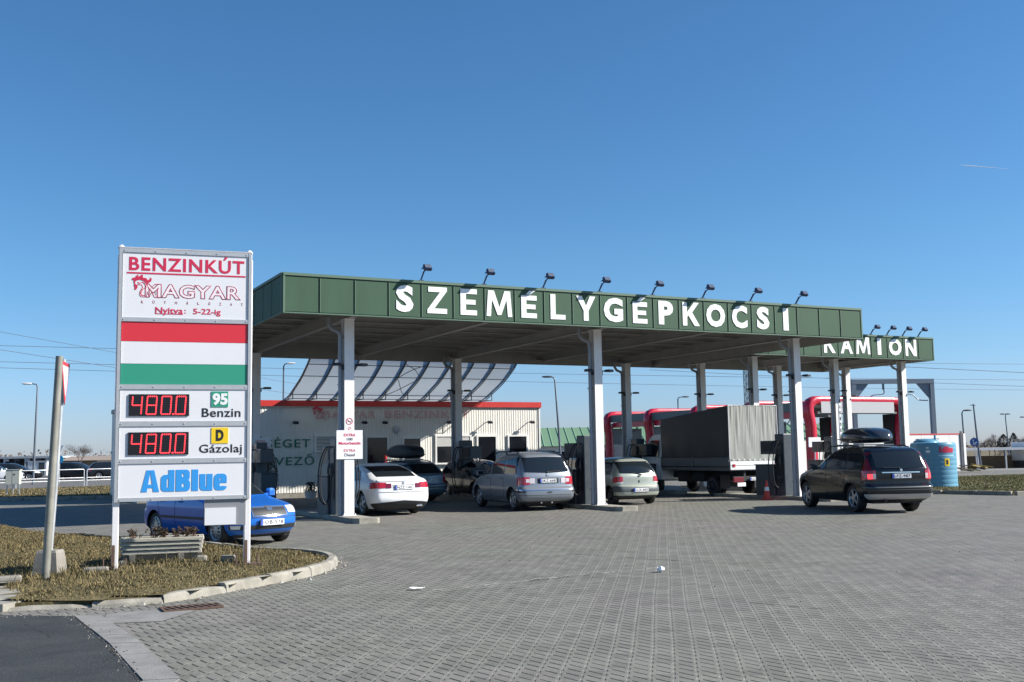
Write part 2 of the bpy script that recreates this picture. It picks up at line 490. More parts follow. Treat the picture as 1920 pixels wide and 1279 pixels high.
def tag(o, label=None, cat=None, group=None, kind=None):
    if label: o['label'] = label
    if cat: o['category'] = cat
    if group: o['group'] = group
    if kind: o['kind'] = kind
    return o
def thing(name, label, cat, loc=(0, 0, 0), rz=0.0, group=None):
    o = bpy.data.objects.new(name, None)
    o.empty_display_size = 0.3
    COL.objects.link(o)
    o.location = loc
    o.rotation_euler = (0, 0, rz)
    return tag(o, label, cat, group)
def copy_tree(o, parent=None):
    c = o.copy()
    COL.objects.link(c)
    if parent is not None: c.parent = parent
    for ch in list(o.children):
        copy_tree(ch, c)
    return c

def text_obj(name, body, m, parent, x0, x1, z0, z1, y, bold=0.0, ext=0.004, space=1.0, outline=0.0, shear=0.0, facing='-y', wordsp=1.0):
    """text fitted to the box x0..x1, z0..z1 (cap height box) on a plane facing -y"""
    c = bpy.data.curves.new(name, 'FONT')
    c.body = body
    c.space_character = space
    c.space_word = wordsp
    c.offset = bold
    c.shear = shear
    if outline:
        c.fill_mode = 'NONE'
        c.bevel_depth = outline
        c.bevel_resolution = 0
    else:
        c.extrude = 0.01
    c.resolution_u = 3
    o = bpy.data.objects.new(name, c)
    me = bpy.data.meshes.new_from_object(o)
    bpy.data.objects.remove(o)
    n = len(me.vertices)
    co = np.empty(n * 3)
    me.vertices.foreach_get('co', co)
    co = co.reshape(-1, 3)
    mn, mx = co.min(0), co.max(0)
    s = (x1 - x0) / (mx[0] - mn[0])
    t = (z1 - z0) / (mx[1] - mn[1])
    out = np.empty_like(co)
    out[:, 0] = x0 + (co[:, 0] - mn[0]) * s
    out[:, 2] = z0 + (co[:, 1] - mn[1]) * t
    zr = max(1e-6, mx[2] - mn[2])
    out[:, 1] = y - (co[:, 2] - mn[2]) / zr * ext
    if facing == '+y':
        out[:, 0] = -out[:, 0]; out[:, 1] = -out[:, 1]
    me.vertices.foreach_set('co', out.ravel())
    me.materials.clear()
    me.materials.append(M[m] if isinstance(m, str) else m)
    me.update()
    o = bpy.data.objects.new(name, me)
    COL.objects.link(o)
    if parent is not None: o.parent = parent
    return o

# station frame: origin at the foot of the first column, u along the fascia, v to the back
YAW = 0.4725
ORG = Vector((-4.4221, 28.4222, 0))
UD = Vector((math.cos(YAW), math.sin(YAW), 0)); VD = Vector((-math.sin(YAW), math.cos(YAW), 0))
def W(u, v, z=0.0):
    return ORG + UD * u + VD * v + Vector((0, 0, z))

# heavy block letters cut as polygons: unit box 0..1 wide, 0..1 high, s = stem width (fraction of width), t = bar height
def glyph_polys(ch, s, t):
    if ch == 'E': return [[(0, 0), (1, 0), (1, t), (s, t), (s, .5 - t * .48), (.92, .5 - t * .48), (.92, .5 + t * .48), (s, .5 + t * .48), (s, 1 - t), (1, 1 - t), (1, 1), (0, 1)]]
    if ch == 'L': return [[(0, 0), (1, 0), (1, t), (s, t), (s, 1), (0, 1)]]
    if ch == 'I': return [[(0, 0), (1, 0), (1, 1), (0, 1)]]
    if ch == 'Z': return [[(0, 0), (1, 0), (1, t), (s * 1.25, t), (1, 1 - t * .72), (1, 1), (.05, 1), (.05, 1 - t), (1 - s * 1.25, 1 - t), (0, t * .72)]]
    if ch == 'M': return [[(0, 0), (s * .82, 0), (s * 1.05, .66), (.5 - s * .34, 0.06), (.5 + s * .34, 0.06), (1 - s * 1.05, .66), (1 - s * .82, 0), (1, 0), (.93, 1), (.93 - s * 1.1, 1), (.5, .36), (.07 + s * 1.1, 1), (.07, 1)]]
    if ch == 'N': return [[(0, 0), (s * .95, 0), (s * .95, .62), (1 - s * 1.05, 0), (1, 0), (1, 1), (1 - s * .95, 1), (1 - s * .95, .38), (s * 1.05, 1), (0, 1)]]
    if ch == 'Y': return [[(.5 - s / 2, 0), (.5 + s / 2, 0), (.5 + s / 2, .40), (1, 1), (1 - s * 1.15, 1), (.5, .60), (s * 1.15, 1), (0, 1), (.5 - s / 2, .40)]]
    if ch == 'K': return [[(0, 0), (s, 0), (s, .36), (s * 1.25, .46), (1 - s * 1.2, 0), (1, 0), (s * 1.25 + .24, .58), (.97, 1), (.97 - s * 1.15, 1), (s * 1.1, .60), (s, .56), (s, 1), (0, 1)]]
    return None
def block_letter(name, ch, m, parent, x0, x1, z0, z1, y, stem, ext=0.012):
    w, h = x1 - x0, z1 - z0
    polys = glyph_polys(ch, stem / w, stem * 0.84 / h)
    if polys is None: return None
    mb = MB()
    for poly in polys:
        bm = bmesh.new()
        a = [bm.verts.new((x0 + px * w, y - ext, z0 + pz * h)) for px, pz in poly]
        f = bm.faces.new(a)
        f.normal_update()
        bmesh.ops.triangulate(bm, faces=[f])
        bm.verts.index_update()
        tri = [[v.index for v in q.verts] for q in bm.faces]
        n = len(poly)
        vs = [v.co[:] for v in bm.verts]
        bm.free()
        vs += [(p[0], y, p[2]) for p in vs]
        fs = tri + [(i, (i + 1) % n, n + (i + 1) % n, n + i) for i in range(n)]
        mb.add(vs, fs)
    return mb.build(name, m, parent)
def ring_letter(mb, kind, x, z, w, h, s, y, ext, asc=0.0):
    """condensed poster letters made of rounded rings and stems"""
    def rr(cx0, cz0, cx1, cz1, r, n=5):
        out = []
        for (px, pz, a0) in ((cx1 - r, cz1 - r, 0), (cx0 + r, cz1 - r, 90), (cx0 + r, cz0 + r, 180), (cx1 - r, cz0 + r, 270)):
            for i in range(n + 1):
                a = R(a0 + 90 * i / n); out.append((px + r * math.cos(a), pz + r * math.sin(a)))
        return out
    def ring(ax, az, bx, bz, e, keep=None):
        o = rr(ax, az, bx, bz, min(bx - ax, bz - az) * .32); i_ = rr(ax + s, az + s * .72, bx - s, bz - s * .72, max(0.004, min(bx - ax - 2 * s, bz - az - 1.44 * s) * .3))
        n = len(o)
        for k in range(n):
            q = (k + 1) % n
            mx = (o[k][0] + o[q][0]) / 2; mz = (o[k][1] + o[q][1]) / 2
            if keep is not None and not keep(mx, mz): continue
            mb.add([(o[k][0], y - e, o[k][1]), (o[q][0], y - e, o[q][1]), (i_[q][0], y - e, i_[q][1]), (i_[k][0], y - e, i_[k][1]), (o[k][0], y, o[k][1]), (o[q][0], y, o[q][1])], [(0, 3, 2, 1), (0, 1, 5, 4)])
    def bar(ax, az, bx, bz, e):
        mb.box2((ax, y - e, az), (bx, y, bz))
    if kind == 'A':
        mb.prism([(0, 0), (s * .95, 0), (w * .5, h * .93), (w * .5, h), (w * .5 - s * .62, h)], 0, ext, 0, Matrix.Translation((x, y, z)) @ Matrix.Rotation(R(90), 4, 'X'))
        mb.prism([(w, 0), (w * .5 + s * .62, h), (w * .5, h), (w * .5, h * .93), (w - s * .95, 0)], 0, ext + 0.0004, 0, Matrix.Translation((x, y, z)) @ Matrix.Rotation(R(90), 4, 'X'))
        bar(x + w * .27, z + h * .18, x + w * .73, z + h * .34, ext - 0.0006)
    elif kind == 'd':
        ring(x, z, x + w, z + h, ext); bar(x + w - s, z, x + w, z + h + asc, ext + 0.0005)
    elif kind == 'B':
        ring(x, z, x + w, z + (h + asc) * .54, ext); ring(x, z + (h + asc) * .47, x + w * .97, z + h + asc, ext + 0.0004); bar(x, z, x + s, z + h + asc, ext + 0.0008)
    elif kind == 'l':
        bar(x, z, x + s, z + h + asc, ext)
    elif kind == 'u':
        ring(x, z, x + w, z + h, ext, lambda a, b: b < z + h * .6 and not (b > z + h * .55)); bar(x, z + h * .35, x + s, z + h, ext + 0.0004); bar(x + w - s, z, x + w, z + h, ext + 0.0006)
    elif kind == 'e':
        ring(x, z, x + w, z + h, ext, lambda a, b: not (a > x + w * .7 and z + h * .30 < b < z + h * .50)); bar(x + s * .5, z + h * .44, x + w - s * .02, z + h * .58, ext + 0.0004)
        bar(x, z + h * .25, x + s, z + h * .75, ext + 0.0007); bar(x + w - s, z + h * .50, x + w, z + h * .75, ext + 0.0009)
def poster_word(name, m, parent, x0, x1, z0, z1, y, ext=0.004):
    """the word AdBlue in heavy condensed letters"""
    H = z1 - z0; xh = H * 0.78; W_ = x1 - x0
    ws = [('A', .235), ('d', .175), ('B', .185), ('l', .085), ('u', .17), ('e', .17)]
    g = 0.018
    sc = (W_ - g * W_ * 5) / sum(w for _, w in ws)
    mb = MB(); x = x0
    for k, w in ws:
        w *= sc
        s = W_ * 0.068
        if k == 'A': ring_letter(mb, k, x, z0, w, H, s * 1.05, y, ext)
        elif k == 'B': ring_letter(mb, k, x, z0, w, xh, s, y, ext, H - xh)
        elif k in 'dl': ring_letter(mb, k, x, z0, w, xh, s if k == 'd' else w, y, ext, H - xh)
        else: ring_letter(mb, k, x, z0, w, xh, s, y, ext)
        x += w + g * W_
    return mb.build(name, m, parent)
# ---------------------------------------------------------------- the ground
def smooth_poly(pts, n=6):
    """closed Catmull-Rom through the points"""
    out = []
    N = len(pts)
    for i in range(N):
        p0, p1, p2, p3 = [Vector(pts[(i + k - 1) % N]) for k in range(4)]
        for j in range(n):
            t = j / n
            out.append(tuple(0.5 * ((2 * p1) + (p2 - p0) * t + (2 * p0 - 5 * p1 + 4 * p2 - p3) * t * t + (3 * p1 - p0 - 3 * p2 + p3) * t ** 3)))
    return out
def open_smooth(pts, n=6):
    out = []
    N = len(pts)
    for i in range(N - 1):
        p0, p1, p2, p3 = [Vector(pts[min(max(i + k - 1, 0), N - 1)]) for k in range(4)]
        for j in range(n):
            t = j / n
            out.append(0.5 * ((2 * p1) + (p2 - p0) * t + (2 * p0 - 5 * p1 + 4 * p2 - p3) * t * t + (3 * p1 - p0 - 3 * p2 + p3) * t ** 3))
    out.append(Vector(pts[-1]))
    return out
def sheet(name, poly, z, m):
    mb = MB()
    mb.add([(x, y, z) for x, y in poly], [list(range(len(poly)))])
    return tag(mb.build(name, m), kind='structure')

def terrain(x, y):
    def sm(t):
        t = max(0.0, min(1.0, t)); return t * t * (3 - 2 * t)
    return -0.95 * sm((y - 76) / 22) * sm((x - 20) / 18)
def build_ground():
    mb = MB()
    gx = [-8000, -2000, -600, -200, -80, 0, 15, 20, 22, 25, 28, 31, 34, 38, 45, 60, 80, 110, 160, 250, 500, 1500, 8000]
    gy = [-3000, -500, -50, 0, 30, 60, 72, 76, 79, 82, 85, 88, 91, 94, 98, 105, 130, 180, 300, 700, 2000, 9000]
    def drape(nx, ny, xs, ys, dz):
        mb.grid(lambda a, b: (xs[round(a * nx)], ys[round(b * ny)], terrain(xs[round(a * nx)], ys[round(b * ny)]) + dz), nx, ny)
    drape(len(gx) - 1, len(gy) - 1, gx, gy, 0.0)
    tag(mb.build('ground', 'land', smooth=60), kind='structure')
    # gravel lot on the far right and back
    mb = MB()
    drape(16, 15, [14, 20, 22, 25, 28, 31, 34, 38, 45, 60, 80, 95, 110, 125, 140, 150, 160], [62, 67, 72, 76, 79, 82, 85, 88, 91, 94, 98, 105, 118, 130, 145, 160], 0.006)
    tag(mb.build('gravel_lot', 'gravel', smooth=60), kind='structure')
    # service road and car park beyond the left hand kerb
    sheet('car_park', [(-150, 66.0), (-38, 55.5), (-14, 80), (4, 88), (30, 110), (30, 190), (-150, 190)], 0.006, 'old_asphalt')
    # paved forecourt
    f = [(-2.86, 4), (-2.9, 8.4), (-4.87, 11.93), (-6, 12.0), (-7, 15), (-9.5, 17.5), (-20, 22), (-60, 22), (-60, 45.3), (-21.9, 45.5), (-17.3, 45.85), (-12, 46.3), (-8, 62), (16, 76), (34, 72), (33, 62), (20, 50), (14.2, 46.5), (14.0, 39.2), (15.2, 38.0), (16.75, 36.0), (22, 37.5), (60, 44), (80, 40), (80, 4)]
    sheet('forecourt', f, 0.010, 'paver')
    # asphalt lane in front, with a row of edging stones
    sheet('asphalt_lane', [(-60, 2), (-2.78, 2), (-2.92, 8.45), (-3.8, 10.1), (-4.88, 11.93), (-5.8, 12.1), (-60, 12.1)], 0.014, 'asphalt')
    mb = MB()
    a = [Vector((-2.86, 3.5)), Vector((-2.9, 8.45)), Vector((-3.79, 10.12)), Vector((-4.87, 11.93))]
    d = Vector((0.27, 0.05))
    pts = []
    for i in range(len(a) - 1):
        n = max(1, int((a[i + 1] - a[i]).length / 0.5))
        for k in range(n):
            pts.append((a[i].lerp(a[i + 1], k / n), a[i].lerp(a[i + 1], (k + 0.985) / n)))
    for p, q in pts:
        z = 0.018 + random.uniform(0, 0.006)
        p2, q2 = p + d, q + d
        mb.add([(p.x, p.y, z), (p2.x, p2.y, z), (q2.x, q2.y, z), (q.x, q.y, z), (p.x, p.y, 0.005), (p2.x, p2.y, 0.005), (q2.x, q2.y, 0.005), (q.x, q.y, 0.005)],
               [(0, 1, 2, 3), (0, 4, 5, 1), (1, 5, 6, 2), (2, 6, 7, 3), (3, 7, 4, 0)])
    tag(mb.build('edging_stones', 'band'), kind='structure')
    # concrete patch at the lane corner
    sheet('concrete_patch', [(-4.55, 12.03), (-4.35, 11.35), (-3.75, 11.45), (-3.6, 12.2), (-4.1, 12.35)], 0.0155, 'band')
    # open cracks where the paving has sunk
    mb = MB(); m2 = MB()
    def crack(pts, w, mbx, z, gap=0.0, jit=0.02):
        for i in range(len(pts) - 1):
            p, q = Vector(pts[i]), Vector(pts[i + 1])
            n = max(2, int((q - p).length / 0.16))
            for k in range(n):
                if random.random() < gap: continue
                a_, b_ = p.lerp(q, k / n), p.lerp(q, (k + random.uniform(0.6, 1.0)) / n)
                nn = (b_ - a_).normalized(); nn = Vector((-nn.y, nn.x)) * (w * random.uniform(0.4, 1.2) / 2)
                o_ = Vector((random.uniform(-jit, jit), random.uniform(-jit, jit)))
                a_ += o_; b_ += o_
                mbx.add([(a_.x - nn.x, a_.y - nn.y, z), (b_.x - nn.x, b_.y - nn.y, z), (b_.x + nn.x, b_.y + nn.y, z), (a_.x + nn.x, a_.y + nn.y, z)], [(0, 1, 2, 3)])
    crack([(-1.05, 13.6), (0.2, 14.6), (2.0, 15.7)], 0.05, m2, 0.0125, 0.15, 0.06)
    crack([(-0.9, 13.75), (0.3, 14.75), (2.0, 15.8)], 0.03, m2, 0.0125, 0.3, 0.1)
    crack([(-0.1, 14.3), (1.6, 15.4)], 0.02, mb, 0.014, 0.55, 0.05)
    crack([(0.9, 18.2), (2.3, 16.9), (3.4, 16.2), (3.9, 16.25)], 0.028, mb, 0.014, 0.2, 0.03)
    crack([(1.9, 12.9), (3.0, 11.8), (3.6, 11.3)], 0.018, mb, 0.014, 0.35, 0.02)
    crack([(-2.93, 6.5), (-2.935, 8.45), (-3.82, 10.1), (-4.7, 11.65)], 0.03, mb, 0.0165, 0.25, 0.008)
    crack([(-4.0, 7.5), (-4.6, 9.2), (-4.3, 10.3), (-5.2, 11.4)], 0.012, mb, 0.0165, 0.3, 0.02)
    crack([(2.9, 9.3), (4.6, 8.2)], 0.018, mb, 0.014, 0.35, 0.02)
    tag(m2.build('spilled_joint_sand', 'sand'), kind='structure')
    tag(mb.build('paving_cracks', 'crack'), kind='structure')
    # pavement slabs at the far left
    mb = MB()
    mb.prism([(-5.85, 12.33), (-5.72, 12.75), (-6.9, 14.6), (-8.6, 17.9), (-11.0, 20.5), (-30, 29), (-30, 12.33)], 0.0, 0.10)
    tag(mb.build('pavement', 'pale_concrete'), kind='structure')

ISLAND = open_smooth([(-5.84, 12.5), (-4.5, 12.85), (-4.04, 13.35), (-3.47, 14.5), (-3.07, 15.35), (-2.88, 16.45), (-3.05, 17.5), (-3.71, 18.5), (-4.64, 18.95), (-5.91, 20.4), (-7.58, 21.9), (-10.0, 23.7), (-11.5, 25.1), (-13.0, 27.0), (-16, 28.5)], 5)
def island_poly():
    back = [(-18, 26), (-11.3, 20.7), (-8.75, 17.95), (-7.0, 14.65), (-5.86, 12.75)]
    return [(p.x, p.y) for p in ISLAND] + back
def inside(poly, x, y):
    c = False
    n = len(poly)
    j = n - 1
    for i in range(n):
        xi, yi = poly[i]; xj, yj = poly[j]
        if (yi > y) != (yj > y) and x < (xj - xi) * (y - yi) / (yj - yi) + xi: c = not c
        j = i
    return c
def edge_dist(poly, x, y):
    d = 1e9
    for i in range(len(poly)):
        a = Vector(poly[i]); b = Vector(poly[(i + 1) % len(poly)]); p = Vector((x, y))
        ab = b - a
        t = max(0, min(1, (p - a).dot(ab) / max(1e-9, ab.length_squared)))
        d = min(d, (a + ab * t - p).length)
    return d
def grass_object(name, m, poly, n, hmin, hmax, base, wmin=0.004, wmax=0.011, seed=3, clump=0.7, keep=None):
    rng = np.random.default_rng(seed)
    xs = [p[0] for p in poly]; ys = [p[1] for p in poly]
    pts = []
    while len(pts) < n:
        x = rng.uniform(min(xs), max(xs)); y = rng.uniform(min(ys), max(ys))
        if not inside(poly, x, y): continue
        if keep is not None and not keep(x, y, rng): continue
        s = math.sin(x * 5.1 + 1.3 * math.sin(y * 3.7)) * math.sin(y * 4.3 + x * 1.7)
        if rng.random() > clump + (1 - clump) * (0.5 + 0.5 * s): continue
        pts.append((x, y, s))
    P = np.array(pts)
    k = len(P)
    h = rng.uniform(hmin, hmax, k) * (1 + 0.35 * P[:, 2]) * (rng.random(k) ** 0.5 + 0.25)
    az = rng.uniform(0, 2 * math.pi, k)
    lean = rng.uniform(0.2, 1.6, k) * h
    w = rng.uniform(wmin, wmax, k)
    la = rng.uniform(0, 2 * math.pi, k)
    z0 = np.array([base(x, y) for x, y in P[:, :2]])
    v = np.zeros((k, 5, 3))
    dx, dy = np.cos(az) * w, np.sin(az) * w
    lx, ly = np.cos(la) * lean, np.sin(la) * lean
    v[:, 0] = np.stack([P[:, 0] - dx, P[:, 1] - dy, z0 - 0.01], 1)
    v[:, 1] = np.stack([P[:, 0] + dx, P[:, 1] + dy, z0 - 0.01], 1)
    v[:, 2] = np.stack([P[:, 0] + dx * .7 + lx * .35, P[:, 1] + dy * .7 + ly * .35, z0 + h * .7], 1)
    v[:, 3] = np.stack([P[:, 0] - dx * .7 + lx * .35, P[:, 1] - dy * .7 + ly * .35, z0 + h * .7], 1)
    v[:, 4] = np.stack([P[:, 0] + lx, P[:, 1] + ly, z0 + h], 1)
    me = bpy.data.meshes.new(name)
    me.vertices.add(k * 5)
    me.vertices.foreach_set('co', v.ravel())
    loops = np.zeros((k, 7), dtype=np.int32)
    b = np.arange(k)[:, None] * 5
    loops[:] = b + np.array([0, 1, 2, 3, 3, 2, 4])
    me.loops.add(k * 7)
    me.loops.foreach_set('vertex_index', loops.ravel())
    me.polygons.add(k * 2)
    st = np.zeros((k, 2), dtype=np.int32)
    st[:, 0] = np.arange(k) * 7; st[:, 1] = st[:, 0] + 4
    me.polygons.foreach_set('loop_start', st.ravel())
    me.polygons.foreach_set('loop_total', np.tile([4, 3], k).astype(np.int32))
    me.update(calc_edges=True)
    me.validate()
    me.materials.append(M[m])
    o = bpy.data.objects.new(name, me)
    COL.objects.link(o)
    return tag(o, kind='stuff')

def mound(x, y, poly, h=0.14):
    d = edge_dist(poly, x, y)
    return 0.10 + h * (1 - math.exp(-d / 1.0)) * 0.7 + 0.02 * math.sin(x * 2.3) * math.sin(y * 2.9)
def build_island():
    poly = island_poly()
    # soil: grid clipped to the island
    mb = MB()
    step = 0.3
    xs = np.arange(-18, -2.5, step); ys = np.arange(12.3, 29, step)
    idx = {}
    def vid(x, y):
        kx = (round(x, 3), round(y, 3))
        if kx not in idx:
            idx[kx] = len(mb.v); mb.v.append((x, y, mound(x, y, poly)))
        return idx[kx]
    for x in xs:
        for y in ys:
            if inside(poly, x + step / 2, y + step / 2):
                mb.f.append([vid(x, y), vid(x + step, y), vid(x + step, y + step), vid(x, y + step)]); mb.mi.append(0)
    tag(mb.build('island_soil', 'soil', smooth=60), kind='structure')
    # flat bed under the edges
    mb = MB(); mb.prism(poly, 0.0, 0.085)
    tag(mb.build('island_bed', 'soil'), kind='structure')
    # kerb stones round the nose of the island
    mb = MB()
    pts = [p.copy() for p in ISLAND[:46]]
    L = 0.0
    seg = []
    for i in range(len(pts) - 1):
        seg.append((L, pts[i], pts[i + 1])); L += (pts[i + 1] - pts[i]).length
    def at(s):
        for l0, a, b in seg:
            d = (b - a).length
            if s <= l0 + d or (l0, a, b) == seg[-1]:
                t = (s - l0) / d
                tg = (b - a).normalized()
                return a.lerp(b, t), Vector((tg.y, -tg.x))
    s = 0.0
    while s < L - 0.3:
        ln = random.uniform(0.75, 1.0) if s > 0 else 0.9
        e = min(L, s + ln - 0.012)
        h = 0.065 + 0.085 * min(1, s / 3.2) + random.uniform(-0.012, 0.008) - 0.06 * max(0, (s - 8.5) / 6)
        inn, out = 0.02, 0.11 + random.uniform(-0.01, 0.01)
        k = 4
        chip = random.random() < 0.25
        secs = []
        for j in range(k + 1):
            p, n = at(s + (e - s) * j / k)
            hh = h - (random.uniform(0.01, 0.03) if chip and j in (0, k) else random.uniform(0, 0.006))
            secs.append([(p.x - n.x * inn, p.y - n.y * inn, 0.0), (p.x - n.x * inn, p.y - n.y * inn, hh), (p.x + n.x * (out - 0.035), p.y + n.y * (out - 0.035), hh), (p.x + n.x * out, p.y + n.y * out, hh - 0.035), (p.x + n.x * (out + 0.01), p.y + n.y * (out + 0.01), 0.0)])
        vs = [q for sc in secs for q in sc]
        fs = []
        for j in range(k):
            for i in range(4):
                fs.append([j * 5 + i, j * 5 + i + 1, (j + 1) * 5 + i + 1, (j + 1) * 5 + i])
        fs.append([0, 1, 2, 3, 4][::-1]); fs.append([k * 5 + i for i in range(5)])
        mb.add(vs, fs)
        s = e + 0.012
    tag(mb.build('kerb', 'pale_concrete'), kind='structure')
    nx = [(-6.0, 14.2), (-5.75, 15.0), (-3.95, 15.8)]
    grass_object('dry_grass', 'blade', poly, 85000, 0.010, 0.036, lambda x, y: mound(x, y, poly), 0.003, 0.008, 3, 0.55)
    # taller tufts round the posts and block
    def near(x, y, rng):
        d = min((x - a) ** 2 + (y - b) ** 2 for a, b in [(-6.5, 14.9), (-6.2, 14.4), (-5.65, 15.4), (-3.95, 16.1), (-7.2, 15.8), (-4.9, 18.3), (-8.8, 19.6)])
        return rng.random() < math.exp(-d / 0.5)
    grass_object('tall_dry_grass', 'blade', poly, 2600, 0.05, 0.15, lambda x, y: mound(x, y, poly), 0.003, 0.006, 5, 0.8, near)
    # right hand green strip
    g = [(14.15, 39.6), (15.4, 38.4), (16.9, 36.5), (23, 38.2), (60, 45.5), (75, 60), (34, 62), (22, 56), (15, 47)]
    sheet('green_strip', g, 0.09, 'greensoil')
    mb = MB(); mb.prism(g, 0, 0.085); tag(mb.build('verge_bed', 'soil'), kind='structure')
    grass_object('green_grass', 'green_blade', [(14.15, 39.6), (15.4, 38.4), (16.9, 36.5), (23, 38.2), (32, 41), (34, 60), (22, 56), (15, 47)], 36000, 0.015, 0.045, lambda x, y: 0.09, 0.008, 0.02, 9, 0.5)
    mb = MB()
    for a, b in [((14.0, 39.25), (15.15, 38.0)), ((15.25, 38.05), (16.75, 36.1)), ((16.85, 36.08), (22.0, 37.6))]:
        a = Vector(a); b = Vector(b)
        n = max(1, int((b - a).length))
        for k in range(n):
            p = a.lerp(b, (k + .5) / n)
            mb.box((p.x, p.y, 0.075), ((b - a).length / n - 0.012, 0.15, 0.15), 0, math.atan2(b.y - a.y, b.x - a.x), bev=0.02)
    tag(mb.build('verge_kerb', 'pale_concrete'), kind='structure')
    # left hand far verge: kerb and grass strip
    mb = MB()
    a, b = Vector((-60, 43.5)), Vector((-12.0, 46.35))
    n = 48
    for k in range(n):
        p = a.lerp(b, (k + .5) / n)
        mb.box((p.x, p.y, 0.07), (1.0 - random.uniform(0.01, 0.05), 0.18, 0.16 + random.uniform(-0.01, 0.02)), 0, math.atan2(b.y - a.y, b.x - a.x) + random.uniform(-.01, .01), bev=0.025)
    tag(mb.build('far_kerb', 'pale_concrete'), kind='structure')
    g = [(-60, 43.6), (-12.0, 46.4), (-9, 62), (-14, 79), (-37.5, 55.2), (-60, 58)]
    sheet('far_verge', g, 0.06, 'soil')
    grass_object('far_verge_grass', 'blade', [(-40, 44.9), (-12.0, 46.6), (-10, 60), (-15, 76), (-36, 54.6), (-40, 55)], 16000, 0.03, 0.08, lambda x, y: 0.06, 0.012, 0.03, 11, 0.5)
def loose_grit():
    # sand, crumbs of kerb and dead leaves gathered along the foot of the kerb and the asphalt edge
    rr = random.Random(12)
    mb = MB()
    def crumb(x, y, s, mi):
        a = rr.uniform(0, 6.28)
        vs = []
        for k in range(5):
            t = a + 2 * math.pi * k / 5
            q = s * rr.uniform(0.6, 1.1)
            vs.append((x + q * math.cos(t), y + q * math.sin(t), 0.012 if mi < 2 else 0.014 + rr.uniform(0, 0.02)))
        vs.append((x + rr.uniform(-.3, .3) * s, y + rr.uniform(-.3, .3) * s, 0.013 + s * (0.9 if mi < 2 else 0.5)))
        mb.add(vs, [(k, (k + 1) % 5, 5) for k in range(5)], mi)
    pts = ISLAND[:46]
    for i in range(len(pts) - 1):
        a, b = pts[i], pts[i + 1]
        tg = (b - a).normalized(); n = Vector((tg.y, -tg.x))
        for k in range(int((b - a).length * 34)):
            p = a.lerp(b, rr.random()) + n * (0.13 + abs(rr.gauss(0, 0.10)))
            crumb(p.x, p.y, rr.uniform(0.004, 0.014) if rr.random() < 0.93 else rr.uniform(0.02, 0.045), rr.choice((0, 0, 0, 1, 2)))
    e = [Vector((-2.9, 7.0)), Vector((-2.92, 8.45)), Vector((-3.8, 10.1)), Vector((-4.88, 11.93)), Vector((-7.5, 12.15))]
    for a, b in zip(e[:-1], e[1:]):
        for k in range(int((b - a).length * 28)):
            p = a.lerp(b, rr.random())
            crumb(p.x + rr.gauss(0, 0.06), p.y + rr.gauss(0, 0.06), rr.uniform(0.004, 0.014), rr.choice((0, 1, 1, 2)))
    for k in range(260):
        crumb(rr.uniform(-2.5, 9), rr.uniform(8, 24), rr.uniform(0.004, 0.012), rr.choice((0, 1, 2)))
    o = mb.build('loose_grit', ['sand', 'concrete', 'leaf_dead'])
    tag(o, kind='stuff')
build_ground()
build_island()
loose_grit()
# ---------------------------------------------------------------- canopies
PW = 0.9281
def ibeam(mb, a, b, w, h, mi=0):
    """I section between two points (horizontal), top flange at z"""
    a = Vector(a); b = Vector(b)
    d = (b - a); ln = d.length
    rz = math.atan2(d.y, d.x)
    c = (a + b) / 2
    mb.box((c.x, c.y, c.z - 0.008), (ln, w, 0.016), mi, rz)
    mb.box((c.x, c.y, c.z - h + 0.008), (ln, w, 0.016), mi, rz)
    mb.box((c.x, c.y, c.z - h / 2), (ln, 0.012, h - 0.032), mi, rz)
def make_column(root, u, v, h, pipe_side=-1, lamp=True):
    mb = MB()
    mb.box((u, v - 0.125, h / 2 + 0.065), (0.27, 0.022, h - 0.13))
    mb.box((u, v + 0.125, h / 2 + 0.065), (0.27, 0.022, h - 0.13))
    mb.box((u, v, h / 2 + 0.065), (0.016, 0.228, h - 0.13))
    mb.box((u, v, 0.142), (0.36, 0.36, 0.02))
    for s in (-1, 1):
        for t in (-1, 1):
            mb.tube([(u + s * 0.155, v + t * 0.155, 0.15), (u + s * 0.155, v + t * 0.155, 0.19)], 0.014, 6)
    mb.box((u, v, h - 0.01), (0.32, 0.36, 0.02))
    for s in (-1, 1):
        mb.box((u + s * 0.07, v, h - 0.5), (0.125, 0.228, 0.012))
    col = mb.build('column', 'column', root)
    if pipe_side:
        s = pipe_side
        mb = MB()
        x = u + s * 0.205
        mb.tube([(x, v + 0.02, 0.14), (x, v + 0.02, h - 0.45), (x + s * 0.03, v + 0.04, h - 0.36), (x + s * 0.2, v + 0.10, h - 0.28), (x + s * 0.26, v + 0.16, h - 0.14), (x + s * 0.26, v + 0.16, h + 0.05)], 0.055, 10)
        for z in (0.6, 2.3, 3.6):
            mb.box((x, v + 0.02, z), (0.13, 0.13, 0.03))
        mb.build('downpipe', 'pipe_grey', col, smooth=40)
    if lamp:
        for s in (-1, 1):
            mb = MB()
            mb.tube([(u + s * 0.13, v - 0.05, 4.12), (u + s * 0.3, v - 0.12, 4.13)], 0.02, 6)
            mb.box((u + s * 0.36, v - 0.16, 4.13), (0.24, 0.2, 0.07), 0, 0.3 * s, bev=0.02)
            mb.box((u + s * 0.155, v - 0.05, 4.06), (0.05, 0.09, 0.12))
            mb.build('column_lamp', 'black_metal', col)
    return col
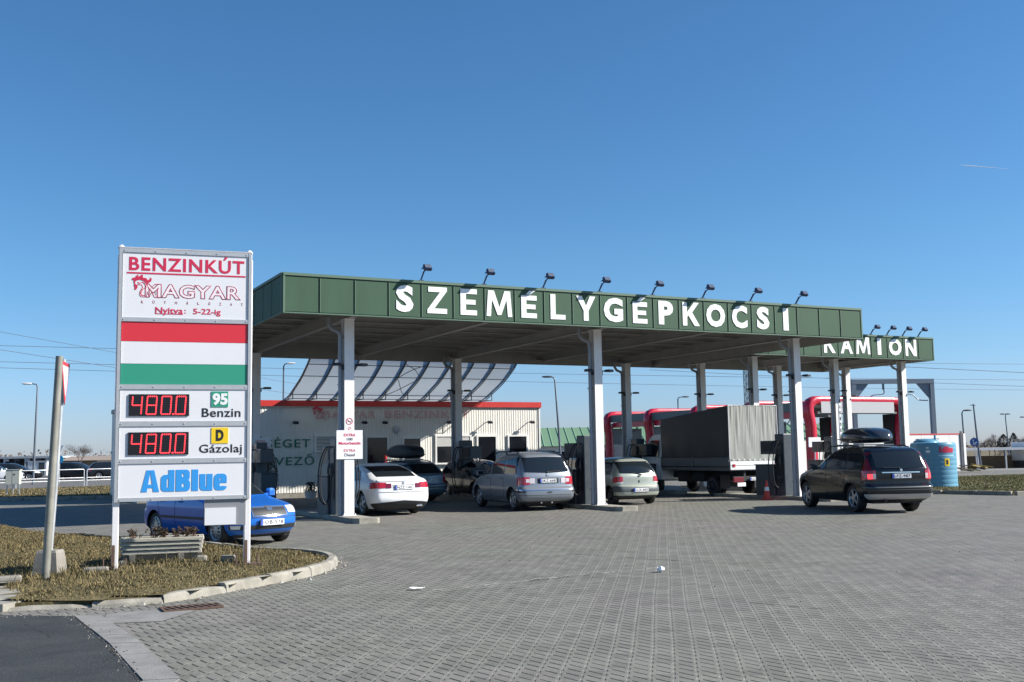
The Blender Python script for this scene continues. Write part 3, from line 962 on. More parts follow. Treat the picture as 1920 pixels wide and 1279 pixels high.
def fascia_run(mb, p0, p1, n_off, zb, zt, breaks):
    """a run of sheet panels from p0 to p1; breaks are distances of the joints"""
    p0 = Vector(p0); p1 = Vector(p1)
    d = p1 - p0; ln = d.length; d.normalize()
    nrm = Vector(n_off)
    rz = math.atan2(d.y, d.x)
    def strip(s0, s1, z0, z1, o0, o1, mi):
        c = p0 + d * ((s0 + s1) / 2) + nrm * ((o0 + o1) / 2)
        mb.box((c.x, c.y, (z0 + z1) / 2), (s1 - s0, abs(o1 - o0), z1 - z0), mi, rz)
    strip(0.03, ln - 0.03, zb + 0.02, zt - 0.02, -0.02, 0.0, 1)
    strip(0.06, ln - 0.06, zb + 0.005, zt - 0.03, -0.05, -0.022, 3)
    bs = [0.0] + [b for b in breaks if 0.12 < b < ln - 0.12] + [ln]
    for a, b in zip(bs[:-1], bs[1:]):
        strip(a + 0.022, b - 0.022, zb + 0.05, zt - 0.105, 0.002, 0.018, 0)
        strip(a + 0.022, a + 0.04, zb + 0.05, zt - 0.105, 0.0185, 0.03, 2)
    strip(0.0, ln, zt - 0.07, zt, -0.03, 0.045, 2)
    strip(0.0, ln, zb, zb + 0.03, -0.03, 0.035, 2)
    for e in (0.0, ln):
        s0 = max(0, e - 0.05) if e else 0.0
        strip(s0, s0 + 0.05, zb + 0.031, zt - 0.071, -0.03, 0.035, 2)
def make_canopy(label, u0, u1, v0, v1, zb, zt, cols, col_h, beams, anchor):
    root = thing('fuel_canopy', label, 'canopy', ORG, YAW)
    mb = MB()
    br = []
    k = anchor
    while k > u0: k -= PW
    while k < u1:
        br.append(k - u0); k += PW
    fascia_run(mb, (u0, v0), (u1, v0), (0, -1), zb, zt, br)
    fascia_run(mb, (u1, v1), (u0, v1), (0, 1), zb, zt, [PW * i for i in range(1, 40)])
    fascia_run(mb, (u0, v1), (u0, v0), (-1, 0), zb, zt, [PW * i for i in range(1, 40)])
    fascia_run(mb, (u1, v0), (u1, v1), (1, 0), zb, zt, [PW * i for i in range(1, 40)])
    mb.build('fascia', ['fascia', 'fascia_dark', 'fascia_trim', 'soffit'], root)
    # roof deck of trapezoidal sheet
    mb = MB()
    n = int((v1 - v0 - 0.1) / 0.16)
    zr = zb + 0.62
    for i in range(n):
        y = v0 + 0.05 + (v1 - v0 - 0.1) * i / n
        s = (v1 - v0 - 0.1) / n
        mb.add([(u0 + .05, y, zr), (u1 - .05, y, zr), (u1 - .05, y + s * .4, zr), (u0 + .05, y + s * .4, zr), (u1 - .05, y + s * .5, zr + .05), (u0 + .05, y + s * .5, zr + .05), (u1 - .05, y + s * .9, zr + .05), (u0 + .05, y + s * .9, zr + .05), (u1 - .05, y + s, zr), (u0 + .05, y + s, zr)],
               [(0, 3, 2, 1), (3, 5, 4, 2), (5, 7, 6, 4), (7, 9, 8, 6)])
    mb.box(((u0 + u1) / 2, (v0 + v1) / 2, zr + 0.13), (u1 - u0 - 0.12, v1 - v0 - 0.12, 0.08))
    mb.build('roof_deck', 'soffit', root)
    mb = MB()
    v = v0 + 0.25
    while v < v1 - 0.1:
        ibeam(mb, (u0 + 0.06, v, zr - 0.003), (u1 - 0.06, v, zr - 0.003), 0.12, 0.22)
        v += 1.36
    mb.build('purlins', 'soffit', root)
    for u in beams:
        mb = MB()
        z = zr - 0.23
        h = z - (col_h + 0.0)
        ibeam(mb, (u, v0 + 0.75, z), (u, v1 - 0.75, z), 0.17, h)
        for a, b in ((v0 + 0.75, v0 + 0.06), (v1 - 0.75, v1 - 0.06)):
            vs = [(u - .006, a, z - 0.02), (u - .006, a, z - h + 0.02), (u - .006, b, z - 0.16), (u - .006, b, z - 0.02)]
            vs += [(x + 0.012, y, zz) for x, y, zz in vs]
            mb.add(vs, [(0, 1, 2, 3), (7, 6, 5, 4), (0, 4, 5, 1), (1, 5, 6, 2), (2, 6, 7, 3), (3, 7, 4, 0)])
            fl = [(u - .085, a, z - h), (u + .085, a, z - h), (u + .085, b, z - 0.18), (u - .085, b, z - 0.18)]
            fl += [(x, y, zz + 0.016) for x, y, zz in fl]
            mb.add(fl, [(3, 2, 1, 0), (4, 5, 6, 7), (0, 1, 5, 4), (1, 2, 6, 5), (2, 3, 7, 6), (3, 0, 4, 7)])
        mb.build('beam', 'beam', root)
    for u, v in cols:
        make_column(root, u, v, col_h)
    return root
LETTERS = [('S', .49), ('Z', .57), ('E', .49), ('M', .79), ('É', .49), ('L', .48), ('Y', .64), ('G', .66), ('É', .51), ('P', .53), ('K', .63), ('O', .72), ('C', .60), ('S', .50), ('I', .215)]
def put_letters(root, items, ustart, vf, zb, bold=0.048):
    for i, (ch, w) in enumerate(items):
        uc = ustart + (i + 0.5) * PW
        base = 'E' if ch == 'É' else ch
        z0, z1 = zb + 0.165, zb + (0.80 if ch == 'É' else 0.88)
        o = block_letter('letter', base, 'white_letter', root, uc - w / 2, uc + w / 2, z0, z1, vf - 0.022, 0.162) or text_obj('letter', base, 'white_letter', root, uc - w / 2, uc + w / 2, z0, z1, vf - 0.022, bold={'I': 0.0, 'M': 0.012, 'N': 0.02, 'Z': 0.025, 'K': 0.035, 'A': 0.035}.get(base, bold), ext=0.012)
        if ch == 'É':
            mb = MB()
            x = uc
            vs = [(x - 0.10, z1 + 0.022), (x + 0.02, z1 + 0.022), (x + 0.20, z1 + 0.14), (x + 0.02, z1 + 0.14)]
            P = [(a, vf - 0.022, b) for a, b in vs] + [(a, vf - 0.034, b) for a, b in vs]
            mb.add(P, [(0, 1, 2, 3), (7, 6, 5, 4), (0, 4, 5, 1), (1, 5, 6, 2), (2, 6, 7, 3), (3, 7, 4, 0)])
            mb.build('accent', 'white_letter', o)
ZB, ZT = 5.288, 6.316
U0, U1 = -2.122, 17.41
canopy = make_canopy('large flat forecourt canopy with green sheet fascia lettered SZEMÉLYGÉPKOCSI', U0, U1, -1.30, 10.90, ZB, ZT,
                     [(0, 0), (7.8, 0), (15.6, 0), (0, 10.28), (7.8, 10.28), (15.6, 10.28)], 5.37, [0, 3.9, 7.8, 11.7, 15.6], U0)
put_letters(canopy, LETTERS, U0 + 3 * PW, -1.30, ZB)
K0, K1, KV0, KV1, KZB, KZT = 18.25, 28.48, 5.5, 12.3, 5.415, 6.42
kanopy = make_canopy('smaller green canopy lettered KAMION set back behind the large one', K0, K1, KV0, KV1, KZB, KZT,
                     [(19.67, 7.0), (24.1, 7.0), (28.1, 7.0), (19.67, 10.5), (24.0, 10.5), (28.2, 10.5)], 5.49, [19.67, 24.05, 28.15], K1)
put_letters(kanopy, [('K', .63), ('A', .68), ('M', .79), ('I', .215), ('O', .74), ('N', .66)], K1 - 7 * PW, KV0, KZB)

# floodlights on arms above the fascia
def make_floodlight(u, v, z, label, src=[None]):
    p = W(u, v, z)
    if src[0] is None:
        r = thing('floodlight', label, 'floodlight', p, YAW, 'floodlights on the canopy edge')
        mb = MB()
        mb.box((0, 0.0, 0.012), (0.12, 0.12, 0.02))
        mb.tube([(0, 0.0, 0.02), (0.02, -0.17, 0.22), (0.03, -0.34, 0.30)], 0.018, 8)
        mb.tube([(0, 0.03, 0.02), (0.02, -0.14, 0.24)], 0.012, 6)
        mb.build('arm', 'navy_metal', r, smooth=40)
        mb = MB()
        m = Matrix.Translation((0.03, -0.38, 0.31)) @ Matrix.Rotation(R(-38), 4, 'X')
        mb.box((0, 0, 0), (0.22, 0.10, 0.17), 0, 0, m, bev=0.02)
        mb.box((0, 0.07, 0.02), (0.15, 0.05, 0.10), 0, 0, m)
        mb.tube([(-0.125, 0.0, -0.02), (-0.125, 0.09, 0.03), (0.125, 0.09, 0.03), (0.125, 0.0, -0.02)], 0.012, 6, 0, True, m)
        h = mb.build('lamp_head', 'navy_metal', r)
        mb = MB()
        mb.box((0, -0.054, -0.005), (0.18, 0.01, 0.13), 0, 0, m)
        mb.build('lens', 'lens', h)
        src[0] = r
        return r
    c = copy_tree(src[0])
    c.location = p
    c['label'] = label
    return c
for k, where in zip((4, 6, 8, 10, 12, 14, 16, 18), ('between the letters S and Z', 'between the letters E and M', 'between the letters É and L', 'between the letters Y and G', 'between the letters É and P', 'between the letters K and O', 'between the letters C and S', 'just past the last letter I')):
    make_floodlight(U0 + k * PW + 0.02, -1.28, ZT, 'dark blue arm floodlight on the large canopy edge ' + where)
for k, where in zip((4, 3, 2, 1), ('just before the letter I', 'between the letters I and O', 'between the letters O and N', 'past the last letter N')):
    make_floodlight(K1 - k * PW + 0.05, KV0 + 0.02, KZT, 'dark blue arm floodlight on the KAMION canopy edge ' + where)

# ---------------------------------------------------------------- kerbed islands, pumps
def make_island(u, va, vb, label):
    mb = MB()
    w = 0.34
    mb.box((0, (va + 0.35 + vb) / 2, 0.065), (2 * w, vb - va - 0.35, 0.13), bev=0.02)
    # rounded nose block
    poly = [(-w, va + 0.345), (-w, va + 0.12), (-w + 0.10, va), (w - 0.10, va), (w, va + 0.12), (w, va + 0.345)]
    mb.prism(poly, 0, 0.142)
    o = mb.build('pump_island', 'pale_concrete')
    o.location = W(u, 0); o.rotation_euler = (0, 0, YAW)
    return tag(o, label, 'kerb island', 'kerbed islands under the canopies')
make_island(0, -1.65, 4.2, 'kerbed concrete island under the column with the white EXTRA notice nearest the price pylon')
make_island(7.8, -1.65, 4.2, 'kerbed concrete island between the silver minivan and the pale green hatchback')
make_island(15.6, -1.65, 4.2, 'kerbed concrete island beside the orange cone and the black estate car')
make_island(0, 6.6, 12.0, 'kerbed island half hidden behind the price pylon, near the shop wall')
make_island(7.8, 6.6, 12.0, 'kerbed island in the shade beyond the silver minivan')
make_island(15.6, 6.6, 12.0, 'kerbed island in the shade beyond the pale green hatchback')
make_island(19.67, 5.6, 11.8, 'kerbed island under the KAMION canopy beside the tarpaulin truck')
make_island(24.05, 5.6, 11.8, 'middle kerbed island under the KAMION canopy')
make_island(28.15, 5.6, 11.8, 'kerbed island under the KAMION canopy nearest the blue tank')

def make_pump(u, v, flip, label, src=[None]):
    if src[0] is None:
        r = thing('fuel_pump', label, 'fuel pump', W(u, v), YAW, 'fuel pumps on the islands')
        mb = MB()
        mb.box2((-0.26, 0.95, 0.13), (0.26, 1.92, 1.15), bev=0.025)
        mb.box2((-0.27, 0.93, 1.153), (0.27, 1.94, 1.18))
        mb.build('cabinet', 'pump', r)
        mb = MB()
        mb.box2((-0.19, 0.5, 0.13), (0.19, 0.945, 2.2), bev=0.02)
        mb.box2((-0.21, 0.55, 0.55), (-0.195, 0.9, 1.9), 1)
        mb.box2((0.195, 0.55, 0.55), (0.21, 0.9, 1.9), 1)
        for z in (0.7, 1.2, 1.7):
            mb.box2((-0.215, 0.6, z), (-0.2105, 0.85, z + 0.08), 0)
        mb.build('mast', ['pump', 'pump_dark'], r)
        mb = MB()
        mb.box2((-0.22, 0.955, 1.52), (0.22, 1.66, 1.98), bev=0.02)
        h = mb.build('display_head', 'pump', r)
        mb = MB()
        for s in (-1, 1):
            mb.box2((s * 0.222, 1.02, 1.60), (s * 0.230, 1.58, 1.92))
        mb.build('screen', 'pump_dark', h)
        for s in (-1, 1):
            for y in (0.6, 0.82):
                mb = MB()
                x = s * 0.21
                pts = [(x, y, 1.95), (x + s * 0.16, y, 1.9), (x + s * 0.30, y + 0.05, 1.5), (x + s * 0.34, y + 0.06, 0.9), (x + s * 0.26, y + 0.05, 0.5), (x + s * 0.13, y + 0.02, 0.42), (x + s * 0.07, y, 0.65), (x + s * 0.06, y, 1.2)]
                mb.tube([tuple(q) for q in open_smooth(pts, 4)], 0.018, 7)
                ho = mb.build('hose', 'rubber', r, smooth=60)
                mb = MB()
                mb.tube([(x + s * 0.05, y, 1.15), (x + s * 0.06, y, 1.42), (x + s * 0.035, y, 1.52)], [0.03, 0.038, 0.02], 8)
                mb.box((x + s * 0.08, y, 1.3), (0.05, 0.05, 0.16))
                mb.build('nozzle', 'pump_dark', ho, smooth=40)
        src[0] = r
    else:
        r = copy_tree(src[0]); r['label'] = label
    r.location = W(u, v); r.rotation_euler = (0, 0, YAW + (math.pi if flip else 0))
    return r
make_pump(0, 0, False, 'anthracite pump right behind the column with the white EXTRA notice')
make_pump(7.8, 0, False, 'anthracite pump between the silver minivan and the white column')
make_pump(15.6, 0, False, 'anthracite pump behind the orange cone, in front of the truck tail')
make_pump(0, 10.28, True, 'anthracite pump seen just past the right edge of the price pylon')
make_pump(7.8, 10.28, True, 'anthracite pump standing left of the silver minivan')
make_pump(15.6, 10.28, True, 'anthracite pump behind the roof of the pale green hatchback')
make_pump(19.9, 6.9, False, 'anthracite pump on the KAMION island hidden behind the truck')
make_pump(24.3, 6.9, False, 'anthracite pump on the middle KAMION island behind the black estate car')

# white notice boards tied to columns
def notice(u, v, label, z0=1.62, z1=2.38, dim=False):
    r = thing('notice_board', label, 'notice board', W(u, v), YAW)
    mb = MB(); mb.box2((-0.36, -0.16, z0), (0.36, -0.145, z1)); mb.build('board', 'sign_white', r)
    y = -0.1615
    text_obj('lettering', 'EXTRA', 'text_red', r, -0.16, 0.16, z1 - 0.16, z1 - 0.09, y, 0.02)
    text_obj('lettering', '100', 'text_black', r, -0.08, 0.08, z1 - 0.27, z1 - 0.20, y, 0.01)
    text_obj('lettering', 'Motorbenzin', 'text_red', r, -0.30, 0.30, z1 - 0.38, z1 - 0.30, y, 0.02)
    text_obj('lettering', 'EXTRA', 'text_red', r, -0.16, 0.16, z1 - 0.57, z1 - 0.50, y, 0.0)
    text_obj('lettering', 'Diesel', 'text_black', r, -0.14, 0.14, z1 - 0.69, z1 - 0.61, y, 0.0)
    return r
notice(0.0, 0.0, 'white notice reading EXTRA 100 Motorbenzin on the nearest white column')
notice(0.15, 10.28, 'white notice on the far column just right of the price pylon')
def no_smoking():
    r = thing('no_smoking_sticker', 'round no smoking sticker above the white EXTRA notice', 'sticker', W(0, 0), YAW)
    mb = MB()
    c = (0, -0.140, 2.62)
    pts = [(0.085 * math.cos(t), -0.140, 2.62 + 0.085 * math.sin(t)) for t in np.linspace(0, 2 * math.pi, 25)]
    mb.tube(pts, 0.009, 6)
    mb.tube([(-0.06, -0.14, 2.68), (0.06, -0.14, 2.56)], 0.008, 6)
    mb.box((0, -0.139, 2.615), (0.09, 0.004, 0.02), 1)
    mb.tube([(0.035 * math.cos(t), -0.14, 2.43 + 0.035 * math.sin(t)) for t in np.linspace(0, 2 * math.pi, 13)], 0.006, 5)
    mb.build('pictogram', ['text_red', 'text_black'], r)
no_smoking()
def vertical_strip():
    r = thing('strip_sign', 'narrow white strip with stacked black letters on a KAMION column', 'strip sign', W(24.1, 7.0), YAW)
    mb = MB(); mb.box2((0.02, -0.155, 1.3), (0.14, -0.14, 3.9)); mb.build('board', 'sign_white', r)
    for i, ch in enumerate('IABIDB-IL'):
        z = 3.62 - i * 0.25
        text_obj('lettering', ch, 'text_black', r, 0.05, 0.11, z, z + 0.14, -0.157, 0.03)
vertical_strip()

# ---------------------------------------------------------------- the shop
def poly_translucent():
    m = M['poly']; nt = m.node_tree
    b = nt.nodes['Principled BSDF']
    out = nt.nodes['Material Output']
    tr = nt.nodes.new('ShaderNodeBsdfTranslucent'); tr.inputs[0].default_value = (0.42, 0.455, 0.475, 1)
    mx = nt.nodes.new('ShaderNodeMixShader'); mx.inputs[0].default_value = 0.72
    nt.links.new(b.outputs[0], mx.inputs[1]); nt.links.new(tr.outputs[0], mx.inputs[2]); nt.links.new(mx.outputs[0], out.inputs[0])
poly_translucent()
def make_shop():
    r = thing('shop_building', 'long cream metal clad station shop with red roof band and curved glazed awning', 'building', W(0, 15.8), YAW)
    u0, u1, zt = -3.2, 14.42, 3.76
    mb = MB()
    mb.box2((u0 + 0.05, 0.06, 0.0), (u1 - 0.05, 9.0, zt))
    # vertical ribbed sheet on the front and the right end
    def ribs(n, fn, z0, z1):
        vs = []; fs = []
        for i in range(n):
            for s, d in ((0.0, 0.0), (0.5, 0.0), (0.62, 0.011), (0.88, 0.011), (1.0, 0.0)):
                vs.append(fn((i + s) / n, d, z0)); vs.append(fn((i + s) / n, d, z1))
        for k in range(0, len(vs) - 2, 2):
            fs.append((k, k + 2, k + 3, k + 1))
        mb.add(vs, fs)
    ribs(150, lambda t, d, z: (u0 + (u1 - u0) * t, 0.03 - d, z), 0.22, zt)
    ribs(76, lambda t, d, z: (u1 - 0.03 + d, 0.03 + 8.9 * t, z), 0.22, zt)
    mb.box2((u0, -0.005, 0), (u1, 0.05, 0.20), 1)
    mb.box2((u0 + 0.001, -0.03, 3.722), (u1 + 0.02, 0.0, 3.758), 2)
    mb.box2((u1 - 0.06, -0.012, 0.201), (u1 + 0.012, 0.06, 3.72), 2)
    mb.build('wall', ['wall', 'concrete', 'white_frame'], r)
    mb = MB()
    for i in range(6):
        a = u0 + (u1 + 0.06 - u0) * i / 6; b = u0 + (u1 + 0.06 - u0) * (i + 1) / 6
        mb.box2((a + 0.005, -0.07, 3.76), (b - 0.005, 0.05, 4.0))
    mb.box2((u1 - 0.05, 0.055, 3.76), (u1 + 0.06, 9.05, 4.0))
    mb.box2((u0, 0.055, 3.77), (u1 - 0.055, 9.0, 3.95), 1)
    mb.build('roof_band', ['red_trim', 'soffit'], r)
    def opening(name, a, b, z0, z1, blind=0.0, door=False):
        fw = 0.07
        mb = MB()
        mb.box2((a - fw, -0.05, z0), (a, 0.02, z1)); mb.box2((b, -0.05, z0), (b + fw, 0.02, z1))
        mb.box2((a - fw, -0.052, z1), (b + fw, 0.02, z1 + fw))
        if not door:
            mb.box2((a - fw - 0.05, -0.12, z0 - fw), (b + fw + 0.05, 0.02, z0 - 0.001))
        else:
            mb.box2((a + (b - a) * 0.0, -0.03, z0 + 0.9), (b, 0.018, z0 + 0.96))
        f = mb.build(name, 'white_frame', r)
        mb = MB(); mb.box2((a, -0.02, z0), (b, 0.015, z1)); mb.build('pane', 'dark_glass', f)
        if blind:
            mb = MB()
            n = 10
            for i in range(n):
                z = z1 - (z1 - z0) * blind * (i + 0.5) / n
                mb.box2((a + 0.02, -0.026, z - 0.012), (b - 0.02, -0.021, z + 0.016))
            mb.build('blind', 'white_frame', f)
    opening('window', 3.85, 5.35, 1.92, 2.50, 1.0)
    opening('door', 6.05, 6.95, 0.21, 2.44, 0, True)
    opening('door', 7.72, 8.47, 0.21, 2.38, 0, True)
    opening('window', 9.25, 10.85, 1.32, 2.46, 0.38)
    opening('door', 11.25, 12.12, 0.21, 2.44, 0, True)
    opening('window', 12.80, 13.68, 1.05, 2.44, 0.0)
    for u, s in ((2.85, 0.3), (5.80, 0.3), (6.75, 0.2), (9.7, 0.3), (11.65, 0.32), (13.8, 0.32)):
        mb = MB()
        mb.tube([(u, 0.02, 3.08), (u, -s, 3.10)], 0.02, 6)
        m = Matrix.Translation((u + 0.03, -s - 0.05, 3.08)) @ Matrix.Rotation(R(25), 4, 'X')
        mb.box((0, 0, 0), (0.22, 0.14, 0.09), 0, 0, m, bev=0.02)
        mb.build('wall_lamp', 'black_metal', r)
    mb = MB(); mb.lathe([(0.17, 0.0), (0.17, -0.06), (0.13, -0.08)], 20, 0, Matrix.Translation((7.38, -0.0, 2.80)), 'Y')
    mb.build('round_vent', 'shed_grey', r, smooth=40)
    # lettering on the wall
    text_obj('lettering', 'ŐSÉGET', 'text_green', r, 1.28, 3.58, 2.06, 2.53, -0.012, 0.008, space=1.15)
    text_obj('lettering', 'RVEZŐ Á', 'text_green', r, 1.75, 4.45, 1.34, 1.80, -0.012, 0.008, space=1.15)
    text_obj('lettering', 'MAGYAR', 'text_red', r, 4.05, 6.42, 3.27, 3.58, -0.04, 0.0, ext=0.02, space=1.12, outline=0.012)
    text_obj('lettering', 'BENZINKÚT', 'text_red', r, 6.86, 10.82, 3.27, 3.68, -0.04, 0.0, ext=0.02, space=1.12, outline=0.012)
    horse_emblem(r, 3.66, 3.22, 0.55, -0.04, 'emblem')
    # curved awning: ribs, purlins, sheets
    prof = open_smooth([(-0.35, 4.03), (0.45, 4.16), (1.1, 4.38), (2.2, 4.78), (3.0, 5.18), (3.36, 5.40), (3.9, 5.85), (4.4, 6.3)], 4)
    NR = 10
    us = [2.55 + 0.99 * i for i in range(NR)]
    aw = MB()
    for i in range(NR - 1):
        for j in range(len(prof) - 1):
            a, b = prof[j], prof[j + 1]
            aw.add([(us[i], -a.x, a.y - 0.03), (us[i + 1], -a.x, a.y - 0.03), (us[i + 1], -b.x, b.y - 0.03), (us[i], -b.x, b.y - 0.03)], [(0, 1, 2, 3)])
    a = aw.build('awning', 'poly', r, smooth=60)
    for u in us:
        mb = MB()
        mb.tube([(u, -p.x, p.y) for p in prof], 0.03, 6)
        mb.tube([(u, -p.x, p.y - 0.09) for p in prof[3:]], 0.022, 6)
        mb.tube([(u, -1.05, 3.99), (u, -1.05, 4.36)], 0.022, 6)
        mb.tube([(u, 0.2, 4.02), (u, -1.05, 4.02)], 0.022, 6)
        mb.build('rib', 'rib', a, smooth=50)
    mb = MB()
    for j in (6, 13, 18):
        p = prof[j]
        mb.tube([(us[0], -p.x, p.y - 0.05), (us[-1], -p.x, p.y - 0.05)], 0.018, 6)
    mb.tube([(us[0], -1.05, 4.02), (us[-1], -1.05, 4.02)], 0.018, 6)
    for (i0, i1) in ((4, 5), (5, 4)):
        for j0, j1 in ((6, 13), (13, 20)):
            mb.tube([(us[i0] + (us[i1] - us[i0]) * (j - j0) / (j1 - j0), -prof[j].x, prof[j].y - 0.07) for j in range(j0, j1 + 1)], 0.015, 6)
    mb.build('purlins', 'rib', a, smooth=50)
    return r
HORSE_MANE = [(150, 185), (160, 155), (195, 150), (215, 118), (238, 98), (236, 135), (258, 128), (285, 100), (300, 112), (303, 150), (330, 150), (352, 158), (368, 185), (392, 172), (408, 150), (395, 145), (412, 142), (424, 165), (416, 200), (395, 215), (372, 225), (392, 240), (372, 246), (350, 225), (318, 200), (280, 182), (245, 182), (215, 195), (195, 215), (200, 245), (225, 262), (232, 290), (212, 330), (188, 328), (195, 300), (184, 270), (186, 235), (170, 205), (190, 200), (175, 190)]
HORSE_NECK = [[(232, 215), (262, 235), (275, 260), (290, 250), (305, 285), (290, 310), (268, 350), (262, 395), (285, 430), (360, 430), (368, 350), (400, 430), (430, 350), (470, 430), (540, 436)], [(262, 230), (300, 215), (330, 235), (355, 285), (300, 320), (280, 370), (285, 400), (310, 412), (345, 405)], [(330, 225), (372, 262), (400, 320), (470, 240), (545, 240)], [(225, 262), (245, 255), (240, 235)]]
def horse_emblem(parent, x, z, size, y, name):
    """small line emblem: a horse's head with a flame like mane, drawn as raised strokes"""
    s = size / 330.0
    f = lambda p: (x + (p[0] - 150) * s, y, z + (440 - p[1]) * s)
    mb = MB()
    poly = [(x + (p[0] - 150) * s, z + (440 - p[1]) * s) for p in HORSE_MANE]
    c = [(a, b) for a, b in poly]
    me = MB()
    n = len(c)
    vs = [(a, y, b) for a, b in c] + [(a, y - 0.004, b) for a, b in c]
    bm = bmesh.new()
    bv = [bm.verts.new((a, y - 0.004, b)) for a, b in c]
    fc = bm.faces.new(bv)
    fc.normal_update()
    bmesh.ops.triangulate(bm, faces=[fc])
    bm.verts.index_update()
    mb.add([v.co[:] for v in bm.verts], [[v.index for v in t.verts] for t in bm.faces])
    bm.free()
    for ln in HORSE_NECK:
        mb.tube([f(p) for p in ln], 5.0 * s, 5)
    return mb.build(name, 'text_red', parent)
make_shop()
# ---------------------------------------------------------------- price pylon
M['board_grey'] = mat('board_grey', (0.24, 0.25, 0.27), 0.5)
def make_pylon():
    a, b = Vector((-5.67, 15.2)), Vector((-3.92, 15.8))
    d = b - a
    rz = math.atan2(d.y, d.x)
    Wd = d.length
    r = thing('price_pylon', 'tall white price pylon with red white green stripes and LED fuel prices', 'price sign', (a.x, a.y, 0), rz)
    # posts with caps
    for x in (0.012, Wd - 0.012):
        mb = MB()
        mb.box((x, 0.115, 2.4), (0.09, 0.15, 4.56), bev=0.008)
        mb.tube([(x, 0.11, 4.68), (x, 0.11, 4.80)], 0.04, 10)
        mb.lathe([(0.05, 0), (0.045, 0.03), (0.02, 0.055), (0.0, 0.06)], 10, 0, Matrix.Translation((x, 0.11, 4.785)))
        for s in (-1, 1):
            mb.tube([(x + s * 0.15, 0.05, 0.1), (x + s * 0.15, 0.05, 0.32)], 0.014, 6, 1)
        mb.box((x, 0.08, 0.16), (0.42, 0.3, 0.03), 1)
        mb.box((x - 0.02, 0.035, 0.33), (0.045, 0.012, 0.36), 1, 0.06)
        mb.build('post', ['column', 'rust'], r)
    # frame: side rails, cross rails
    mb = MB()
    zs = [(4.72, 4.775), (3.705, 3.765), (2.72, 2.79), (2.185, 2.255), (1.65, 1.715), (1.115, 1.165)]
    for z0, z1 in zs:
        mb.box2((0.0, 0.0, z0), (Wd, 0.05, z1))
    for x0, x1 in ((-0.012, 0.030), (Wd - 0.030, Wd + 0.012)):
        mb.box2((x0, -0.004, 1.113), (x1, 0.055, 4.777))
    mb.box2((0.0, 0.055, 1.12), (Wd, 0.085, 4.77))
    mb.tube([(-0.02, 0.03, 4.79), (Wd + 0.02, 0.03, 4.79)], 0.014, 6)
    for z0, z1 in zs:
        for k in range(5):
            mb.lathe([(0.012, 0.004), (0.010, -0.006), (0.0, -0.007)], 8, 0, Matrix.Translation((0.06 + (Wd - 0.12) * k / 4, 0.0, (z0 + z1) / 2)), 'Y')
    mb.build('frame', 'alu', r)
    def panel(z0, z1, m='sign_white', name='panel'):
        mb = MB(); mb.box2((0.037, 0.012, z0 + 0.002), (Wd - 0.037, 0.052, z1 - 0.002)); return mb.build(name, m, r)
    p_top = panel(3.765, 4.72)
    panel(3.415, 3.705, 'sign_red', 'red_stripe'); panel(3.09, 3.415, 'sign_white', 'white_stripe'); panel(2.79, 3.09, 'sign_green', 'green_stripe')
    p_b = panel(2.255, 2.72); p_d = panel(1.715, 2.185); p_a = panel(1.165, 1.65)
    # picture helper: photograph pixels measured on the board -> board coordinates
    def q(px, py):
        t = (px - 226.0) / 244.0
        x = 0.037 + t * (Wd - 0.074)
        yt = 467 + 11 * t; yb = 594 + 6 * t
        return x, 4.72 - (py - yt) / (yb - yt) * 0.955
    y = 0.0115
    def word(body, m, px0, py0, px1, py1, bold=0.0, **k):
        x0, z1 = q(px0, py0); x1, z0 = q(px1, py1)
        return text_obj('lettering', body, m, p_top, x0, x1, z0, z1, y, bold, 0.003, **k)
    x0, _ = q(238, 0); x1, _ = q(462, 0)
    text_obj('lettering', 'BENZINKÚT', 'text_red', p_top, x0, x1, 4.455, 4.455 + 0.20 * 0.88 / 0.70, y, 0.022, 0.003, space=1.12)
    mb = MB(); mb.box2((x0 - 0.03, y - 0.003, 4.408), (x1 + 0.02, y, 4.43)); mb.build('underline', 'text_red', p_top)
    xa, _ = q(266, 0); xb, _ = q(456, 0)
    text_obj('lettering', 'MAGYAR', 'text_pink', p_top, xa + 0.02, xb, 4.06, 4.27, y, 0.03, 0.001, space=1.08)
    text_obj('lettering', 'MAGYAR', 'text_outline', p_top, xa + 0.02, xb, 4.06, 4.27, y, 0.03, 0.004, space=1.08, outline=0.020)
    horse_emblem(p_top, q(243.5, 0)[0], 4.06, 0.33, y, 'emblem')
    xa, _ = q(264, 0); xb, _ = q(458, 0)
    for i, ch in enumerate('KÚTHÁLÓZAT'):
        xx = xa + (xb - xa) * i / 9.0
        h = 0.04 if ch not in 'ÚÁÓ' else 0.051
        text_obj('lettering', ch, 'text_outline', p_top, xx - 0.014, xx + 0.014, 3.975, 3.975 + h, y, 0.0, 0.002)
    x0, _ = q(289, 0); x1, _ = q(342, 0)
    text_obj('lettering', 'Nyitva', 'text_red', p_top, x0, x1, 3.805, 3.925, y, 0.015, 0.003)
    mb = MB(); mb.box2((x0, y - 0.003, 3.822), (x1, y, 3.832)); mb.build('underline', 'text_red', p_top)
    x2, _ = q(345, 0); x3, _ = q(348, 0)
    text_obj('lettering', ':', 'text_red', p_top, x2, x3, 3.84, 3.895, y, 0.01, 0.003)
    x0, _ = q(362, 0); x1, _ = q(416, 0)
    text_obj('lettering', '5-22-ig', 'text_red', p_top, x0, x1, 3.808, 3.918, y, 0.015, 0.003)
    # fuel price rows
    def xq(px): return 0.037 + (px - 223.5) / 245.0 * (Wd - 0.074)
    SEG = {'4': 'bcfg', '8': 'abcdefg', '0': 'abcdef'}
